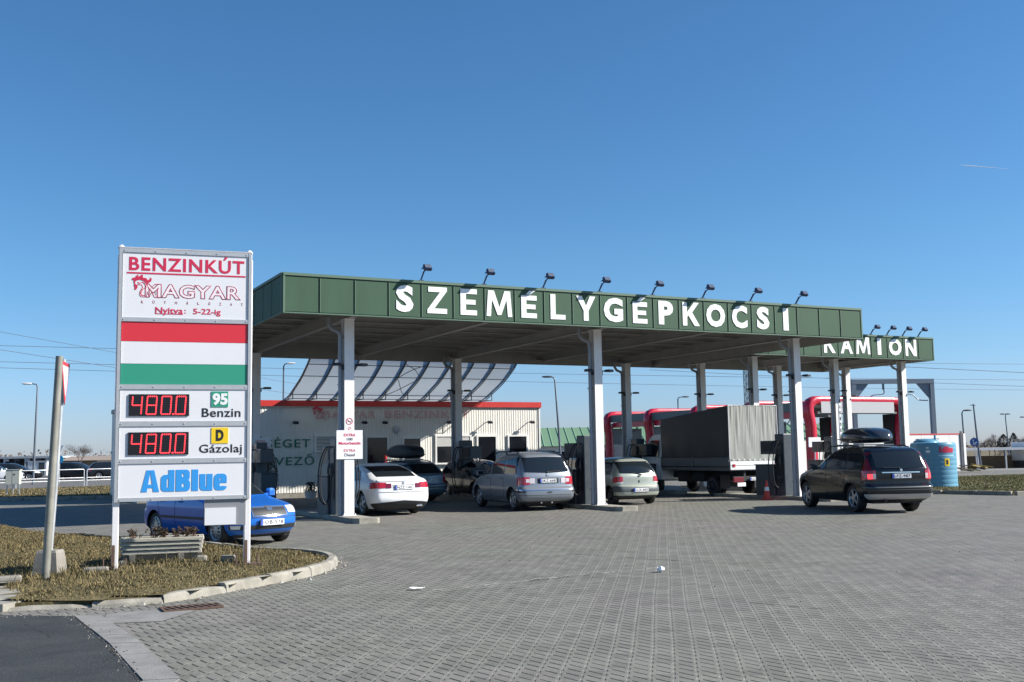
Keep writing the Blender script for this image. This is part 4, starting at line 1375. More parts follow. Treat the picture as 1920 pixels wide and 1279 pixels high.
    def display(parent, z0, z1):
        xa, xb = xq(240.5), xq(355)
        mb = MB(); mb.box2((xa, -0.004, z0), (xb, 0.0118, z1)); d_ = mb.build('price_display', 'display', parent)
        h = (z1 - z0) * 0.82; zb = z0 + (z1 - z0) * 0.08
        wd = (xb - xa) * 0.155
        def dots(mb, ax, az, bx, bz, n):
            for i in range(n):
                t = i / (n - 1)
                cx, cz = ax + (bx - ax) * t, az + (bz - az) * t
                cx += (cz - zb) * 0.06
                r_ = 0.0105
                vs = [(cx + r_ * math.cos(2 * math.pi * k / 8), -0.006, cz + r_ * math.sin(2 * math.pi * k / 8)) for k in range(8)]
                mb.add(vs, [list(range(8))])
        for i, ch in enumerate('4800'):
            mb = MB()
            x = xa + (xb - xa) * (0.045 + 0.242 * i)
            c_ = 0.012
            S = {'a': (x + c_, zb + h, x + wd - c_, zb + h), 'g': (x + c_, zb + h / 2, x + wd - c_, zb + h / 2), 'd': (x + c_, zb, x + wd - c_, zb),
                 'f': (x, zb + h - c_, x, zb + h / 2 + c_), 'b': (x + wd, zb + h - c_, x + wd, zb + h / 2 + c_), 'e': (x, zb + h / 2 - c_, x, zb + c_), 'c': (x + wd, zb + h / 2 - c_, x + wd, zb + c_)}
            for s in SEG[ch]:
                dots(mb, *S[s], 5)
            if i == 2: dots(mb, xa + (xb - xa) * 0.73, zb, xa + (xb - xa) * 0.74, zb, 2)
            mb.build('led_digit', 'led', d_)
    display(p_b, 2.335, 2.648); display(p_d, 1.775, 2.10)
    mb = MB(); mb.box2((xq(398), 0.004, 2.462), (xq(431), 0.0118, 2.692)); g = mb.build('sticker', 'sign_green', p_b)
    text_obj('lettering', '95', 'white_letter', g, xq(400), xq(430), 2.488, 2.665, 0.0035, 0.045, 0.003)
    text_obj('lettering', 'Benzin', 'text_black', p_b, xq(380), xq(456), 2.315, 2.445, y, 0.012, 0.003, space=1.05)
    mb = MB(); mb.box2((xq(399), 0.004, 1.928), (xq(432), 0.0118, 2.158)); g = mb.build('sticker', 'yellow', p_d)
    text_obj('lettering', 'D', 'text_black', g, xq(408), xq(423), 1.965, 2.13, 0.0035, 0.05, 0.003)
    text_obj('lettering', 'Gázolaj', 'text_black', p_d, xq(375.5), xq(459.5), 1.755, 1.915, y, 0.012, 0.003, space=1.05)
    def xr(px): return 0.037 + (px - 220.5) / 247.0 * (Wd - 0.074)
    poster_word('lettering', 'text_blue', p_a, xr(263.5), xr(429), 1.245, 1.555, y)
    # small board under the sign
    mb = MB(); mb.box2((Wd * 0.66, 0.03, 0.735), (Wd - 0.04, 0.06, 1.112)); s_ = mb.build('lower_board', 'board_grey', r)
    mb = MB(); mb.box2((Wd * 0.665, 0.012, 0.745), (Wd * 0.665 + 0.44, 0.0295, 0.99)); mb.build('paper_notice', 'sign_white', s_)
    return r
make_pylon()

# pole in front, sign pole with its concrete block behind
def make_round_pole():
    mb = MB()
    mb.tube([(-6.27, 14.38, 0.0), (-6.235, 14.39, 1.2), (-6.17, 14.4, 3.13)], [0.054, 0.051, 0.048], 16)
    o = mb.build('steel_pole', 'column_old', smooth=50)
    tag(o, 'thick pale round steel pole leaning beside the price pylon', 'pole')
M['column_old'] = mat('aged_paint', (0.21, 0.205, 0.175), 0.55, var=0.25, vscale=4)
make_round_pole()
def make_yield():
    r = thing('yield_sign', 'give way sign seen edge on behind the leaning pale pole', 'road sign', (-6.50, 15.05, 0), 0)
    mb = MB()
    mb.tube([(0, 0, 0.4), (0.05, 0, 1.35), (0.12, -0.01, 3.15)], 0.03, 10)
    mb.build('pole', ['galv'], r, smooth=50)
    mb = MB()
    m = Matrix.Translation((0.15, -0.02, 2.83)) @ Matrix.Rotation(R(104), 4, 'Z')
    tri = [(-0.36, 0.27), (0.36, 0.27), (0.0, -0.33)]
    def tri3(s, y):
        return [(x * s, y, z * s + (1 - s) * 0.06) for x, z in tri]
    for s, y0, y1, mi in ((1, 0.0, 0.012, 0), (1, -0.004, -0.0005, 1), (0.74, -0.007, -0.0045, 2)):
        v = tri3(s, y0) + tri3(s, y1)
        mb.add(v, [(0, 2, 1), (3, 4, 5), (0, 1, 4, 3), (1, 2, 5, 4), (2, 0, 3, 5)], mi, m)
    mb.build('plate', ['galv', 'sign_red', 'sign_white'], r)
    mb = MB()
    v = []
    for z, k in ((0.0, 1.0), (0.46, 0.74), (0.50, 0.66)):
        v += [(-0.19 * k, -0.19 * k, z * .85), (0.19 * k, -0.19 * k, z * .85), (0.19 * k, 0.19 * k, z * .85), (-0.19 * k, 0.19 * k, z * .85)]
    f = [(3, 2, 1, 0), (8, 9, 10, 11)]
    for j in range(2):
        for i in range(4): f.append((j * 4 + i, j * 4 + (i + 1) % 4, (j + 1) * 4 + (i + 1) % 4, (j + 1) * 4 + i))
    mb.add(v, f, 0, Matrix.Translation((0, 0, 0.05)))
    mb.build('concrete_foot', 'concrete', r)
make_yield()
def make_planter():
    r = thing('planter', 'long slatted trough planter with dead plants under the price pylon', 'planter', (-5.38, 16.4, 0.13), R(17))
    L = 1.16
    mb = MB()
    for s in (-1, 1):
        for i in range(4):
            z = 0.21 + i * 0.082; o = 0.16 + i * 0.02
            mb.box((0, s * o, z + 0.033), (L + 0.02 * i, 0.028, 0.062), 0, bev=0.012)
    for s in (-1, 1):
        for i in range(4):
            z = 0.21 + i * 0.082
            mb.box((s * (L / 2 - 0.03), 0, z + 0.033), (0.028, 0.3 + i * 0.04, 0.06))
    mb.build('slats', 'wood', r)
    mb = MB()
    for s in (-0.42, 0.28):
        v = [(s - 0.045, -0.20, 0.20), (s + 0.045, -0.20, 0.20), (s + 0.045, 0.2, 0.2), (s - 0.045, 0.2, 0.2), (s - 0.03, -0.15, -0.05), (s + 0.03, -0.15, -0.05), (s + 0.03, 0.15, -0.05), (s - 0.03, 0.15, -0.05)]
        mb.add(v, [(0, 1, 2, 3), (7, 6, 5, 4), (0, 4, 5, 1), (1, 5, 6, 2), (2, 6, 7, 3), (3, 7, 4, 0)])
    mb.build('legs', 'pale_concrete', r)
    mb = MB()
    mb.box((0, 0, 0.47), (L - 0.08, 0.36, 0.04))
    v = []
    for x in np.linspace(-0.58, 0.58, 9):
        v += [(x, -0.14, 0.2), (x, -0.09, 0.03), (x, 0.09, 0.03), (x, 0.14, 0.2)]
    f = []
    for i in range(8):
        for k in range(3): f.append((i * 4 + k, i * 4 + k + 1, i * 4 + k + 5, i * 4 + k + 4))
    mb.add(v, f, 1)
    mb.build('trough', ['soil', 'concrete'], r)
    rnd = random.Random(4)
    for x in (-0.42, -0.12, 0.02, 0.2, 0.34, 0.46):
        mb = MB()
        for k in range(14):
            a = rnd.uniform(0, 6.28); h = rnd.uniform(0.08, 0.24); l = rnd.uniform(0.03, 0.13)
            p0 = Vector((x + rnd.uniform(-.03, .03), rnd.uniform(-.06, .06), 0.48))
            p1 = p0 + Vector((l * math.cos(a) * .4, l * math.sin(a) * .4, h * .6)); p2 = p0 + Vector((l * math.cos(a), l * math.sin(a), h))
            mb.tube([p0, p1, p2], [0.004, 0.003, 0.0015], 4)
            for q in range(7):
                c = p1.lerp(p2, rnd.random()) + Vector((rnd.uniform(-.03, .03), rnd.uniform(-.03, .03), rnd.uniform(-.03, .02)))
                e1 = Vector((rnd.uniform(-1, 1), rnd.uniform(-1, 1), rnd.uniform(-1, 1))).normalized() * 0.022
                e2 = Vector((rnd.uniform(-1, 1), rnd.uniform(-1, 1), rnd.uniform(-1, 1))).normalized() * 0.018
                mb.add([c - e1, c + e2, c + e1, c - e2], [(0, 1, 2, 3)], 1)
        mb.build('dead_plant', ['twig', 'leaf_dead'], r)
    r.scale = (1, 1, 0.78)
make_planter()
def small_blocks():
    def blk(name, x, y, z, s, rz, label, m='concrete'):
        mb = MB(); mb.box((0, 0, s[2] / 2), s, 0, 0, bev=0.02)
        mb.box((0.01, 0.0, s[2] / 2), (s[0] * 1.0 - 0.05, s[1] + 0.012, s[2] * 0.4), 0)
        o = mb.build(name, m); o.location = (x, y, z); o.rotation_euler = (0, 0, rz)
        tag(o, label, 'concrete block')
    blk('concrete_block', -4.28, 16.05, 0.14, (0.21, 0.18, 0.13), 0.2, 'grey concrete block lying left of the pylon right post')
    blk('concrete_block', -4.72, 16.2, 0.13, (0.15, 0.14, 0.13), 0.1, 'pale concrete block by the right end of the slatted planter', 'pale_concrete')
    blk('concrete_block', -5.72, 15.72, 0.14, (0.11, 0.12, 0.11), 0.4, 'small round stone lump under the left end of the planter', 'pale_concrete')
    blk('concrete_block', -5.86, 15.05, 0.14, (0.34, 0.12, 0.09), 0.3, 'flat kerb fragment in the grass left of the pylon', 'concrete')
    blk('concrete_block', -6.75, 14.15, 0.14, (0.5, 0.14, 0.08), 0.45, 'broken kerb strip in the grass left of the pale pole', 'concrete')
    mb = MB(); mb.box((0, 0, 0), (2.5, 0.5, 0.10)); o = mb.build('plinth_slab', 'concrete'); o.location = (-4.9, 16.0, 0.10); o.rotation_euler = (0, 0, R(18))
    tag(o, 'low concrete foundation slab in the grass beneath the price pylon', 'slab')
small_blocks()
def drain():
    r = thing('drain_grate', 'rusty slotted drain grate set in the paving beside the kerb', 'drain', (-3.72, 12.4, 0.012), R(27))
    mb = MB(); mb.box((0, 0, 0.003), (0.62, 0.30, 0.010)); mb.build('pit', 'crack', r)
    mb = MB()
    for s in (-1, 1):
        mb.box((0, s * 0.16, 0.012), (0.66, 0.03, 0.02)); mb.box((s * 0.32, 0, 0.0125), (0.03, 0.29, 0.02))
    for i in range(8): mb.box((-0.27 + i * 0.077, 0, 0.0115), (0.03, 0.29, 0.018), 0, 0.25)
    mb.build('bars', 'rust', r)
drain()
for i, (x, y, s, lb) in enumerate([(2.05, 15.25, 0.10, 'crumpled ball of white paper lying on the paving by a crack'), (-1.26, 13.72, 0.13, 'torn white paper scrap lying flat on the paving')]):
    mb = MB()
    rr = random.Random(i)
    if i == 0:
        ring = [(0.0, 0.0), (0.03, 0.01), (0.05, 0.03), (0.045, 0.06), (0.02, 0.075), (0.0, 0.08)]
        mb.lathe(ring, 9)
        mb.v = [(p[0] * rr.uniform(0.7, 1.3), p[1] * rr.uniform(0.7, 1.3), p[2] * rr.uniform(0.75, 1.25)) for p in mb.v]
        o = mb.build('litter', 'paper'); o.location = (x, y, 0.012)
    else:
        mb.grid(lambda a, b: ((a - .5) * 0.2 + rr.uniform(-.01, .01), (b - .5) * 0.09 + rr.uniform(-.01, .01), 0.015 + rr.uniform(0, 0.025)), 5, 3)
        o = mb.build('litter', 'paper'); o.location = (x, y, 0.012)
    tag(o, lb, 'litter')

# ---------------------------------------------------------------- car wash
def make_carwash():
    r = thing('car_wash', 'row of open car wash bays under rounded red tube frames', 'car wash', W(0, 0), YAW)
    u0, u1, zt = 34.22, 42.05, 4.72
    sw, sh = 0.62, 0.5
    def frame(v):
        path = [(u0 + 0.42, 0.0)]
        path += [(u0 + 0.42, 2.9), (u0 + 0.34, 3.4), (u0 + 0.25, 3.75), (u0 + 0.27, 4.1), (u0 + 0.42, 4.33), (u0 + 0.7, 4.46), (u0 + 1.1, zt - 0.25)]
        path += [(u1 - x + u0, z) for x, z in path[::-1]]
        mb = MB()
        pts = [Vector((x, v, z)) for x, z in path]
        ring = []
        for k in range(12):
            t = 2 * math.pi * k / 12
            c, s = math.cos(t), math.sin(t)
            ring.append((math.copysign(abs(c) ** 0.5, c) * sh / 2, math.copysign(abs(s) ** 0.5, s) * sw / 2))
        vs = []
        for i, p in enumerate(pts):
            d = (pts[min(i + 1, len(pts) - 1)] - pts[max(i - 1, 0)]).normalized()
            nx = Vector((0, 1, 0)); ny = d.cross(nx)
            for a, b in ring: vs.append(p + ny * a + nx * b)
        fs = []
        for i in range(len(pts) - 1):
            for k in range(12): fs.append([i * 12 + k, i * 12 + (k + 1) % 12, (i + 1) * 12 + (k + 1) % 12, (i + 1) * 12 + k])
        mb.add(vs, fs)
        mb.build('frame', 'carwash_red', r, smooth=45)
    for k in range(5):
        v = 20 + 5.5 * k
        frame(v)
        mb = MB()
        mb.box2((u0 + 1.0, v - 0.30, 3.72), (u1 - 1.0, v - 0.26, 4.46))
        mb.box2((u0 + 0.75, v - 0.26, 3.68), (u1 - 0.75, v + 0.26, 3.80), 1)
        mb.build('header_panel', ['carwash_grey' if k == 0 else 'carwash_dark', 'carwash_dark'], r)
        if k < 4:
            mb = MB()
            mb.box2((u0 + 0.5, v + 0.31, 4.22), (u1 - 0.5, v + 5.19, 4.40))
            mb.box2((u0 + 0.4, v + 0.31, 3.85), (u0 + 0.5, v + 5.19, 4.40))
            mb.build('bay_roof', 'carwash_dark', r)
            mb = MB(); mb.box2((u0 + 0.55, v + 0.4, 3.45), (u0 + 0.75, v + 5.1, 3.84)); mb.build('red_rail', 'carwash_red', r)
        if k > 0:
            mb = MB()
            mb.box2((u0 + 0.75, v - 0.04, 0.25), (u1 - 0.7, v + 0.04, 2.15))
            mb.box2((u0 + 0.75, v - 0.03, 2.16), (u0 + 3.4, v + 0.03, 3.4), 1)
            mb.box2((u0 + 0.7, v - 0.05, 0.0), (u0 + 0.78, v + 0.05, 3.7), 1)
            mb.build('partition', ['panel_white', 'poly_wash'], r)
        mb = MB()
        mb.box2((u1 - 0.75, v + 0.05, 0.0), (u1 - 0.35, v + 0.9, 3.68)); mb.build('service_post', 'pump_dark', r)
        mb = MB()
        mb.tube([tuple(p) for p in open_smooth([(u0 + 1.4, v + 2.6, 4.0), (u0 + 1.0, v + 2.5, 3.3), (u0 + 0.5, v + 2.4, 3.1), (u0 + 0.2, v + 2.4, 3.05)], 4)], 0.03, 6)
        mb.build('boom', 'black_metal', r)
M['poly_wash'] = mat('wash_glazing', (0.16, 0.22, 0.27), 0.2)
make_carwash()
def wash_sign():
    mb = MB(); mb.box2((-0.45, -0.03, 0), (0.45, 0.03, 0.55)); mb.tube([(0, 0, -1.75), (0, 0, 0)], 0.04, 8, 1)
    o = mb.build('price_board', ['sign_white', 'galv']); o.location = W(34.3, 19.4, 1.75); o.rotation_euler = (0, 0, YAW)
    tag(o, 'small white board on a post in front of the nearest red wash frame', 'board')
wash_sign()

# white panel wall behind, gantry, tank
def make_wall():
    r = thing('panel_wall', 'long white panel wall with thin red coping behind the blue tank', 'wall', (22.4, 68.3, 0), YAW * 0.95)
    L = 8.85
    mb = MB()
    for i in range(7): mb.box2((i * L / 7 + 0.01, 0, 0), ((i + 1) * L / 7 - 0.01, 0.08, 2.42))
    mb.build('panels', 'panel_white', r)
    mb = MB(); mb.box2((0, -0.02, 2.43), (L, 0.1, 2.51)); mb.build('coping', 'red_trim', r)
    mb = MB(); mb.box2((L - 0.28, -0.06, 0), (L - 0.1, -0.021, 2.66)); mb.build('post', 'post_dark', r)
    mb = MB(); mb.box2((L + 0.005, -0.05, 0), (L + 0.22, 0.08, 2.5)); mb.build('end_post', 'panel_white', r)
make_wall()
def make_gantry():
    r = thing('height_gantry', 'grey steel goal post gantry rising beyond the car wash', 'gantry', (23.9, 74.5, 0), R(6))
    L = 5.75
    for x in (0, L):
        mb = MB(); mb.box((x, 0, 3.05), (0.3, 0.3, 6.1)); mb.build('post', 'galv_dark', r)
    mb = MB()
    mb.box2((-0.15, -0.16, 6.1), (L + 0.15, 0.16, 6.42))
    for s, x in ((1, 0.15), (-1, L - 0.15)):
        v = [(x, -0.06, 6.099), (x + s * 0.95, -0.06, 6.099), (x, -0.06, 5.0), (x, 0.06, 6.099), (x + s * 0.95, 0.06, 6.099), (x, 0.06, 5.0)]
        mb.add(v, [(0, 1, 2), (5, 4, 3), (0, 3, 4, 1), (1, 4, 5, 2), (2, 5, 3, 0)])
    mb.build('beam', 'galv_dark', r)
    for x, s in ((0.3, 1), (L - 0.3, -1)):
        mb = MB()
        mb.tube([tuple(p) for p in open_smooth([(x, 0, 4.9), (x + s * 0.7, 0, 4.95), (x + s * 1.1, 0, 5.3), (x + s * 1.9, 0, 5.4), (x + s * 1.9, 0, 5.75)], 4)], 0.04, 6)
        mb.box((x + s * 1.9, 0, 5.9), (0.12, 0.12, 0.4))
        mb.build('boom', 'galv_dark', r)
M['galv_dark'] = mat('gantry_steel', (0.17, 0.21, 0.25), 0.5, metal=0.2, var=0.08)
make_gantry()
def make_tank():
    r = thing('storage_tank', 'upright blue plastic tank with red AdBlue lettering behind the black car', 'tank', (17.0, 43.3, 0.06), R(-21))
    R0 = 0.87
    mb = MB()
    prof = [(R0, 0.0), (R0 + 0.01, 0.06)]
    for i in range(9):
        z = 0.12 + i * 0.185
        prof += [(R0, z), (R0 - 0.004, z + 0.015), (R0, z + 0.03)]
    prof += [(R0, 1.70), (R0 - 0.03, 1.77), (R0 - 0.12, 1.79)]
    mb.lathe(prof, 48)
    mb.build('shell', 'tank_blue', r, smooth=35)
    mb = MB()
    mb.lathe([(0.5, 1.791), (0.46, 1.86), (0.3, 1.93), (0.0, 1.95)], 28, 0, Matrix.Translation((-0.25, 0.1, 0)))
    mb.box((-0.2, 0, 1.93), (0.9, 0.05, 0.03)); mb.tube([(0.1, 0.15, 1.8), (0.1, 0.15, 2.1)], 0.04, 8)
    mb.build('lid', 'tank_blue', r, smooth=40)
    # lettering bent round the shell
    def bend(o):
        for v in o.data.vertices:
            x, y, z = v.co
            a = x / R0
            rr = R0 + 0.004 - y
            v.co = (rr * math.sin(a), -rr * math.cos(a), z)
    o = poster_word('lettering', 'text_red', r, 0.20, 0.86, 1.38, 1.62, 0.0, 0.006); bend(o)
    mb = MB(); mb.grid(lambda a, b: (0.18 + 0.72 * a, -0.001, 1.24 + 0.05 * b), 10, 1); o = mb.build('stripe', 'tank_pale', r); bend(o)
    mb = MB(); mb.grid(lambda a, b: (0.42 + 0.22 * a, -0.001, 0.85 + 0.3 * b), 4, 2); mb.grid(lambda a, b: (0.48 + 0.1 * a, -0.003, 0.91 + 0.18 * b), 3, 2, 1); o = mb.build('sticker', ['yellow', 'text_black'], r); bend(o)
    mb = MB(); mb.grid(lambda a, b: (-0.28 + 0.16 * a, -0.001, 1.38 + 0.1 * b), 3, 1); mb.grid(lambda a, b: (-0.26 + 0.1 * a, -0.001, 1.55 + 0.05 * b), 3, 1); o = mb.build('sticker', 'white_letter', r); bend(o)
M['tank_pale'] = mat('tank_stripe', (0.35, 0.6, 0.72), 0.4)
make_tank()
def pallets():
    r = thing('timber_pile', 'yellowish scrap boards leaning by the white wall behind the tank', 'timber pile', (28.9, 67.5, 0.0), 0.1)
    rr = random.Random(8)
    for i in range(6):
        mb = MB()
        m = Matrix.Translation((-0.5 + i * 0.22, rr.uniform(-.2, .2), 0.05 + 0.05 * i)) @ Matrix.Rotation(rr.uniform(-.5, .5), 4, 'Z') @ Matrix.Rotation(rr.uniform(0.1, 0.35), 4, 'Y')
        mb.box((0, 0, 0.12), (1.3, 0.25, 0.05), 0, 0, m)
        mb.build('board', 'yellow_board' if i % 3 else 'rust', r)
M['yellow_board'] = mat('weathered_yellow', (0.42, 0.32, 0.10), 0.8, var=0.2)
pallets()
# traffic cone
def make_cone():
    r = thing('traffic_cone', 'orange traffic cone standing by the pump island', 'cone', (8.42, 35.75, 0.012), 0.2)
    mb = MB(); mb.box((0, 0, 0.02), (0.38, 0.38, 0.04), bev=0.015); mb.build('base', 'cone', r)
    mb = MB(); mb.lathe([(0.15, 0.04), (0.03, 0.72), (0.028, 0.74)], 20); mb.build('body', 'cone', r, smooth=40)
    mb = MB(); mb.lathe([(0.098, 0.345), (0.073, 0.49)], 20, close=False); mb.build('band', 'white_letter', r, smooth=40)
    r.scale = (0.85, 0.85, 0.88)
make_cone()
def bollard():
    r = thing('bollard', 'slim red and white bollard before the shop door', 'bollard', W(6.55, 14.9), 0)
    mb = MB(); mb.tube([(0, 0, 0), (0, 0, 1.28)], 0.06, 12); mb.build('lower_tube', 'panel_white', r, smooth=50)
    mb = MB(); mb.tube([(0, 0, 1.281), (0, 0, 1.72)], 0.062, 12); mb.build('red_top', 'red_trim', r, smooth=50)
bollard()
def wall_plants():
    r = thing('potted_shrub', 'dark brown dried conical shrub in a pinkish pot by the shop wall', 'shrub', W(1.15, 12.6), 0)
    mb = MB(); mb.lathe([(0.13, 0), (0.17, 0.3), (0.18, 0.32)], 16); mb.build('pot', 'pot', r, smooth=40)
    mb = MB(); mb.tube([(0, 0, 0.3), (0, 0, 1.5)], [0.03, 0.01], 6)
    rr = random.Random(3)
    for i in range(900):
        z = 0.32 + 1.25 * rr.random() ** 1.2
        rad = (0.24 * (1 - ((z - 0.75) / 0.9) ** 2) + 0.04) * rr.uniform(0.4, 1.1)
        a = rr.uniform(0, 6.28)
        c = Vector((rad * math.cos(a), rad * math.sin(a), z))
        e1 = Vector((rr.uniform(-1, 1), rr.uniform(-1, 1), rr.uniform(-.3, 1))).normalized() * 0.05
        e2 = Vector((rr.uniform(-1, 1), rr.uniform(-1, 1), rr.uniform(-1, 1))).normalized() * 0.015
        mb.add([c - e1, c + e2, c + e1, c - e2], [(0, 1, 2, 3)])
    mb.build('foliage', 'leaf_dead', r)
    r = thing('flower_pot', 'small white plant pot with greenery on the ground by the shop wall', 'plant pot', W(3.35, 14.9), 0)
    mb = MB(); mb.lathe([(0.2, 0), (0.26, 0.28), (0.28, 0.3)], 16); mb.build('pot', 'panel_white', r, smooth=40)
    mb = MB()
    for i in range(160):
        a = rr.uniform(0, 6.28); rad = rr.uniform(0, 0.25); c = Vector((rad * math.cos(a), rad * math.sin(a), 0.3 + rr.uniform(0, 0.35)))
        e1 = Vector((rr.uniform(-1, 1), rr.uniform(-1, 1), rr.uniform(0, 1))).normalized() * 0.07
        e2 = Vector((rr.uniform(-1, 1), rr.uniform(-1, 1), rr.uniform(-1, 1))).normalized() * 0.03
        mb.add([c - e1, c + e2, c + e1, c - e2], [(0, 1, 2, 3)])
    mb.build('foliage', 'conifer', r)
M['pot'] = mat('terracotta', (0.45, 0.24, 0.20), 0.8)
wall_plants()

# ---------------------------------------------------------------- lamps, poles, wires
def street_lamp(x, y, h, lean, arm, label, white=False, rz=0.0, double=False):
    r = thing('street_lamp', label, 'street lamp', (x, y, 0), rz, 'street lamps round the site')
    mb = MB()
    mb.tube([(0, 0, 0), (lean * 0.5, 0, h * 0.5), (lean, 0, h - 0.25), (lean + math.copysign(0.1, arm), 0, h - 0.05), (lean + arm * 0.6, 0, h)], [0.09, 0.075, 0.06, 0.045, 0.04], 8)
    mb.build('pole', 'post_steel', r, smooth=50)
    for s in ((1, -1) if double else (1,)):
        mb = MB()
        m = Matrix.Translation((lean + s * arm, 0, h)) @ Matrix.Scale(1, 4)
        k = 10
        mb.lathe([(0.02, 0.09), (0.16, 0.06), (0.2, 0.0), (0.12, -0.07), (0.0, -0.08)], 12, 0, m @ Matrix.Diagonal((2.0, 0.8, 0.9, 1)))
        mb.build('lamp_head', 'panel_white' if white else 'post_dark', r, smooth=50)
    return r
M['post_steel'] = mat('lamp_post', (0.12, 0.14, 0.17), 0.5, metal=0.3)
street_lamp(-33.75, 75, 7.1, 0.12, -0.75, 'tall lamp post with a white head, far left beyond the railings', True)
street_lamp(3.35, 75, 7.0, -0.36, -0.55, 'leaning dark lamp post right of the shop building')
street_lamp(16.3, 105, 6.9, 0.0, 0.75, 'dark lamp post beyond the red wash frames, above the truck')
street_lamp(38.9, 92, 4.7, -0.1, 0.5, 'lamp post just left of the blue arrow sign')
street_lamp(60.3, 130, 5.4, -0.2, 0.3, 'distant double headed lamp post above the bare trees', double=True)
street_lamp(62.6, 130, 5.0, -0.1, 0.3, 'distant lamp post at the right edge of the photo', double=True)
street_lamp(-18.6, 86, 9.2, 0.0, 0.6, 'thin tall pole with a small lamp, seen between the pylon and the awning', True)
def plain_pole():
    mb = MB(); mb.tube([(0, 0, 0), (-0.18, 0, 2.7), (-0.3, 0, 5.1)], [0.1, 0.08, 0.06], 8); mb.tube([(-0.6, 0, 5.0), (-0.1, 0, 4.96)], 0.03, 6)
    o = mb.build('utility_pole', 'post_steel', smooth=50); o.location = (38.4, 88, 0)
    tag(o, 'bare pole without a lamp directly above the blue arrow sign', 'pole')
plain_pole()
def blue_sign():
    r = thing('direction_sign', 'round blue road sign with white arrows on a thin post', 'road sign', (31.95, 74.0, 0), R(-10))
    mb = MB(); mb.tube([(0.1, 0.05, 0), (0, 0.04, 2.3)], 0.035, 8); mb.build('post', 'galv', r)
    mb = MB(); mb.lathe([(0.29, 0.02), (0.29, -0.015)], 28, 0, Matrix.Translation((0, 0, 1.92)), 'Y'); p = mb.build('plate', 'sign_blue', r)
    mb = MB()
    y = -0.0165
    for poly in ([(-0.09, -0.2), (-0.05, -0.2), (-0.05, 0.1), (-0.01, 0.1), (-0.07, 0.2), (-0.13, 0.1), (-0.09, 0.1)], [(0.0, -0.05), (0.1, -0.05), (0.1, -0.1), (0.2, -0.03), (0.1, 0.04), (0.1, -0.01), (0.04, -0.01), (0.04, -0.2), (0.0, -0.2)]):
        mb.add([(a, y, 1.92 + b) for a, b in poly], [list(range(len(poly)))])
    mb.build('arrows', 'white_letter', p)
blue_sign()
def far_signs():
    r = thing('road_sign', 'small give way plate above a round blue sign, far left by the bare tree', 'road sign', (-33.2, 78, 0), 0)
    mb = MB(); mb.tube([(0, 0, 0), (0, 0, 2.6)], 0.035, 8); mb.build('post', 'galv', r)
    mb = MB(); mb.add([(-0.3, -0.05, 2.75), (0.3, -0.05, 2.75), (0, -0.05, 2.1), (-0.3, -0.03, 2.75), (0.3, -0.03, 2.75), (0, -0.03, 2.1)], [(0, 2, 1), (3, 4, 5), (0, 1, 4, 3), (1, 2, 5, 4), (2, 0, 3, 5)]); mb.build('plate', 'sign_white', r)
    mb = MB(); mb.lathe([(0.3, -0.02), (0.3, -0.05)], 20, 0, Matrix.Translation((0, 0, 1.75)), 'Y'); mb.build('disc', 'cyan_sign', r)
M['cyan_sign'] = mat('cyan_sign', (0.03, 0.36, 0.62), 0.4)
far_signs()
def lattice(x, y, h, w, label):
    r = thing('lattice_mast', label, 'mast', (x, y, 0), 0.3)
    mb = MB()
    for sx in (-1, 1):
        for sy in (-1, 1):
            mb.tube([(sx * w / 2, sy * w / 2, 0), (sx * w / 2, sy * w / 2, h)], 0.035, 5)
    mb.build('legs', 'post_steel', r)
    mb = MB()
    n = int(h / (w * 1.1))
    for i in range(n):
        z0, z1 = h * i / n, h * (i + 1) / n
        for s in (-1, 1):
            a, b = (-w / 2, w / 2) if i % 2 else (w / 2, -w / 2)
            mb.tube([(a, s * w / 2, z0), (b, s * w / 2, z1)], 0.022, 4)
            mb.tube([(s * w / 2, a, z0), (s * w / 2, b, z1)], 0.022, 4)
            mb.tube([(-w / 2, s * w / 2, z1), (w / 2, s * w / 2, z1)], 0.022, 4)
    mb.build('bracing', 'post_steel', r)
lattice(24.2, 110, 11.5, 0.34, 'slim steel lattice mast left of the pale KAMION column')
lattice(24.72, 110, 10.5, 0.22, 'thinner lattice mast beside the wider one, above the red wash frame')
WIRES = [((-62, 125, 21.6), (-40.5, 105, 15.0)), ((-62, 128, 17.8), (-44.5, 118, 15.2))]
def wires():
    C0 = Vector((0, 0, 1.73))
    lst = [((-110, 150, 19.6), (170, 260, 20.4), 1.0, 0.036), ((-110, 152, 17.4), (170, 262, 16.6), 0.9, 0.036), ((-110, 155, 16.9), (170, 265, 14.2), 1.0, 0.036),
           ((-75, 95, 19.0), (-4, 300, 12.0), 0.6, 0.03), ((-75, 110, 17.0), (0, 330, 11.0), 0.8, 0.035), ((20, 150, 15.5), (160, 170, 9.5), 0.8, 0.04), ((20, 155, 13.4), (160, 175, 8.0), 0.6, 0.03)]
    names = ['highest overhead cable running right across the sky behind the canopies', 'middle overhead cable of the three crossing the whole sky', 'lowest overhead cable of the three crossing the whole sky', 'upper sloping cable left of the price pylon', 'lower faint sloping cable left of the price pylon', 'upper cable falling to the right of the KAMION canopy', 'lower cable falling to the right of the KAMION canopy']
    for (a, b, sag, r_), nm in zip(lst, names):
        a = Vector(a); b = Vector(b)
        pts = []
        for i in range(25):
            t = i / 24
            p = a.lerp(b, t); p.z -= sag * 4 * t * (1 - t)
            pts.append(p)
        mb = MB(); mb.tube(pts, r_, 4)
        o = mb.build('overhead_cable', 'cable')
        tag(o, nm, 'cable', 'overhead cables')
wires()
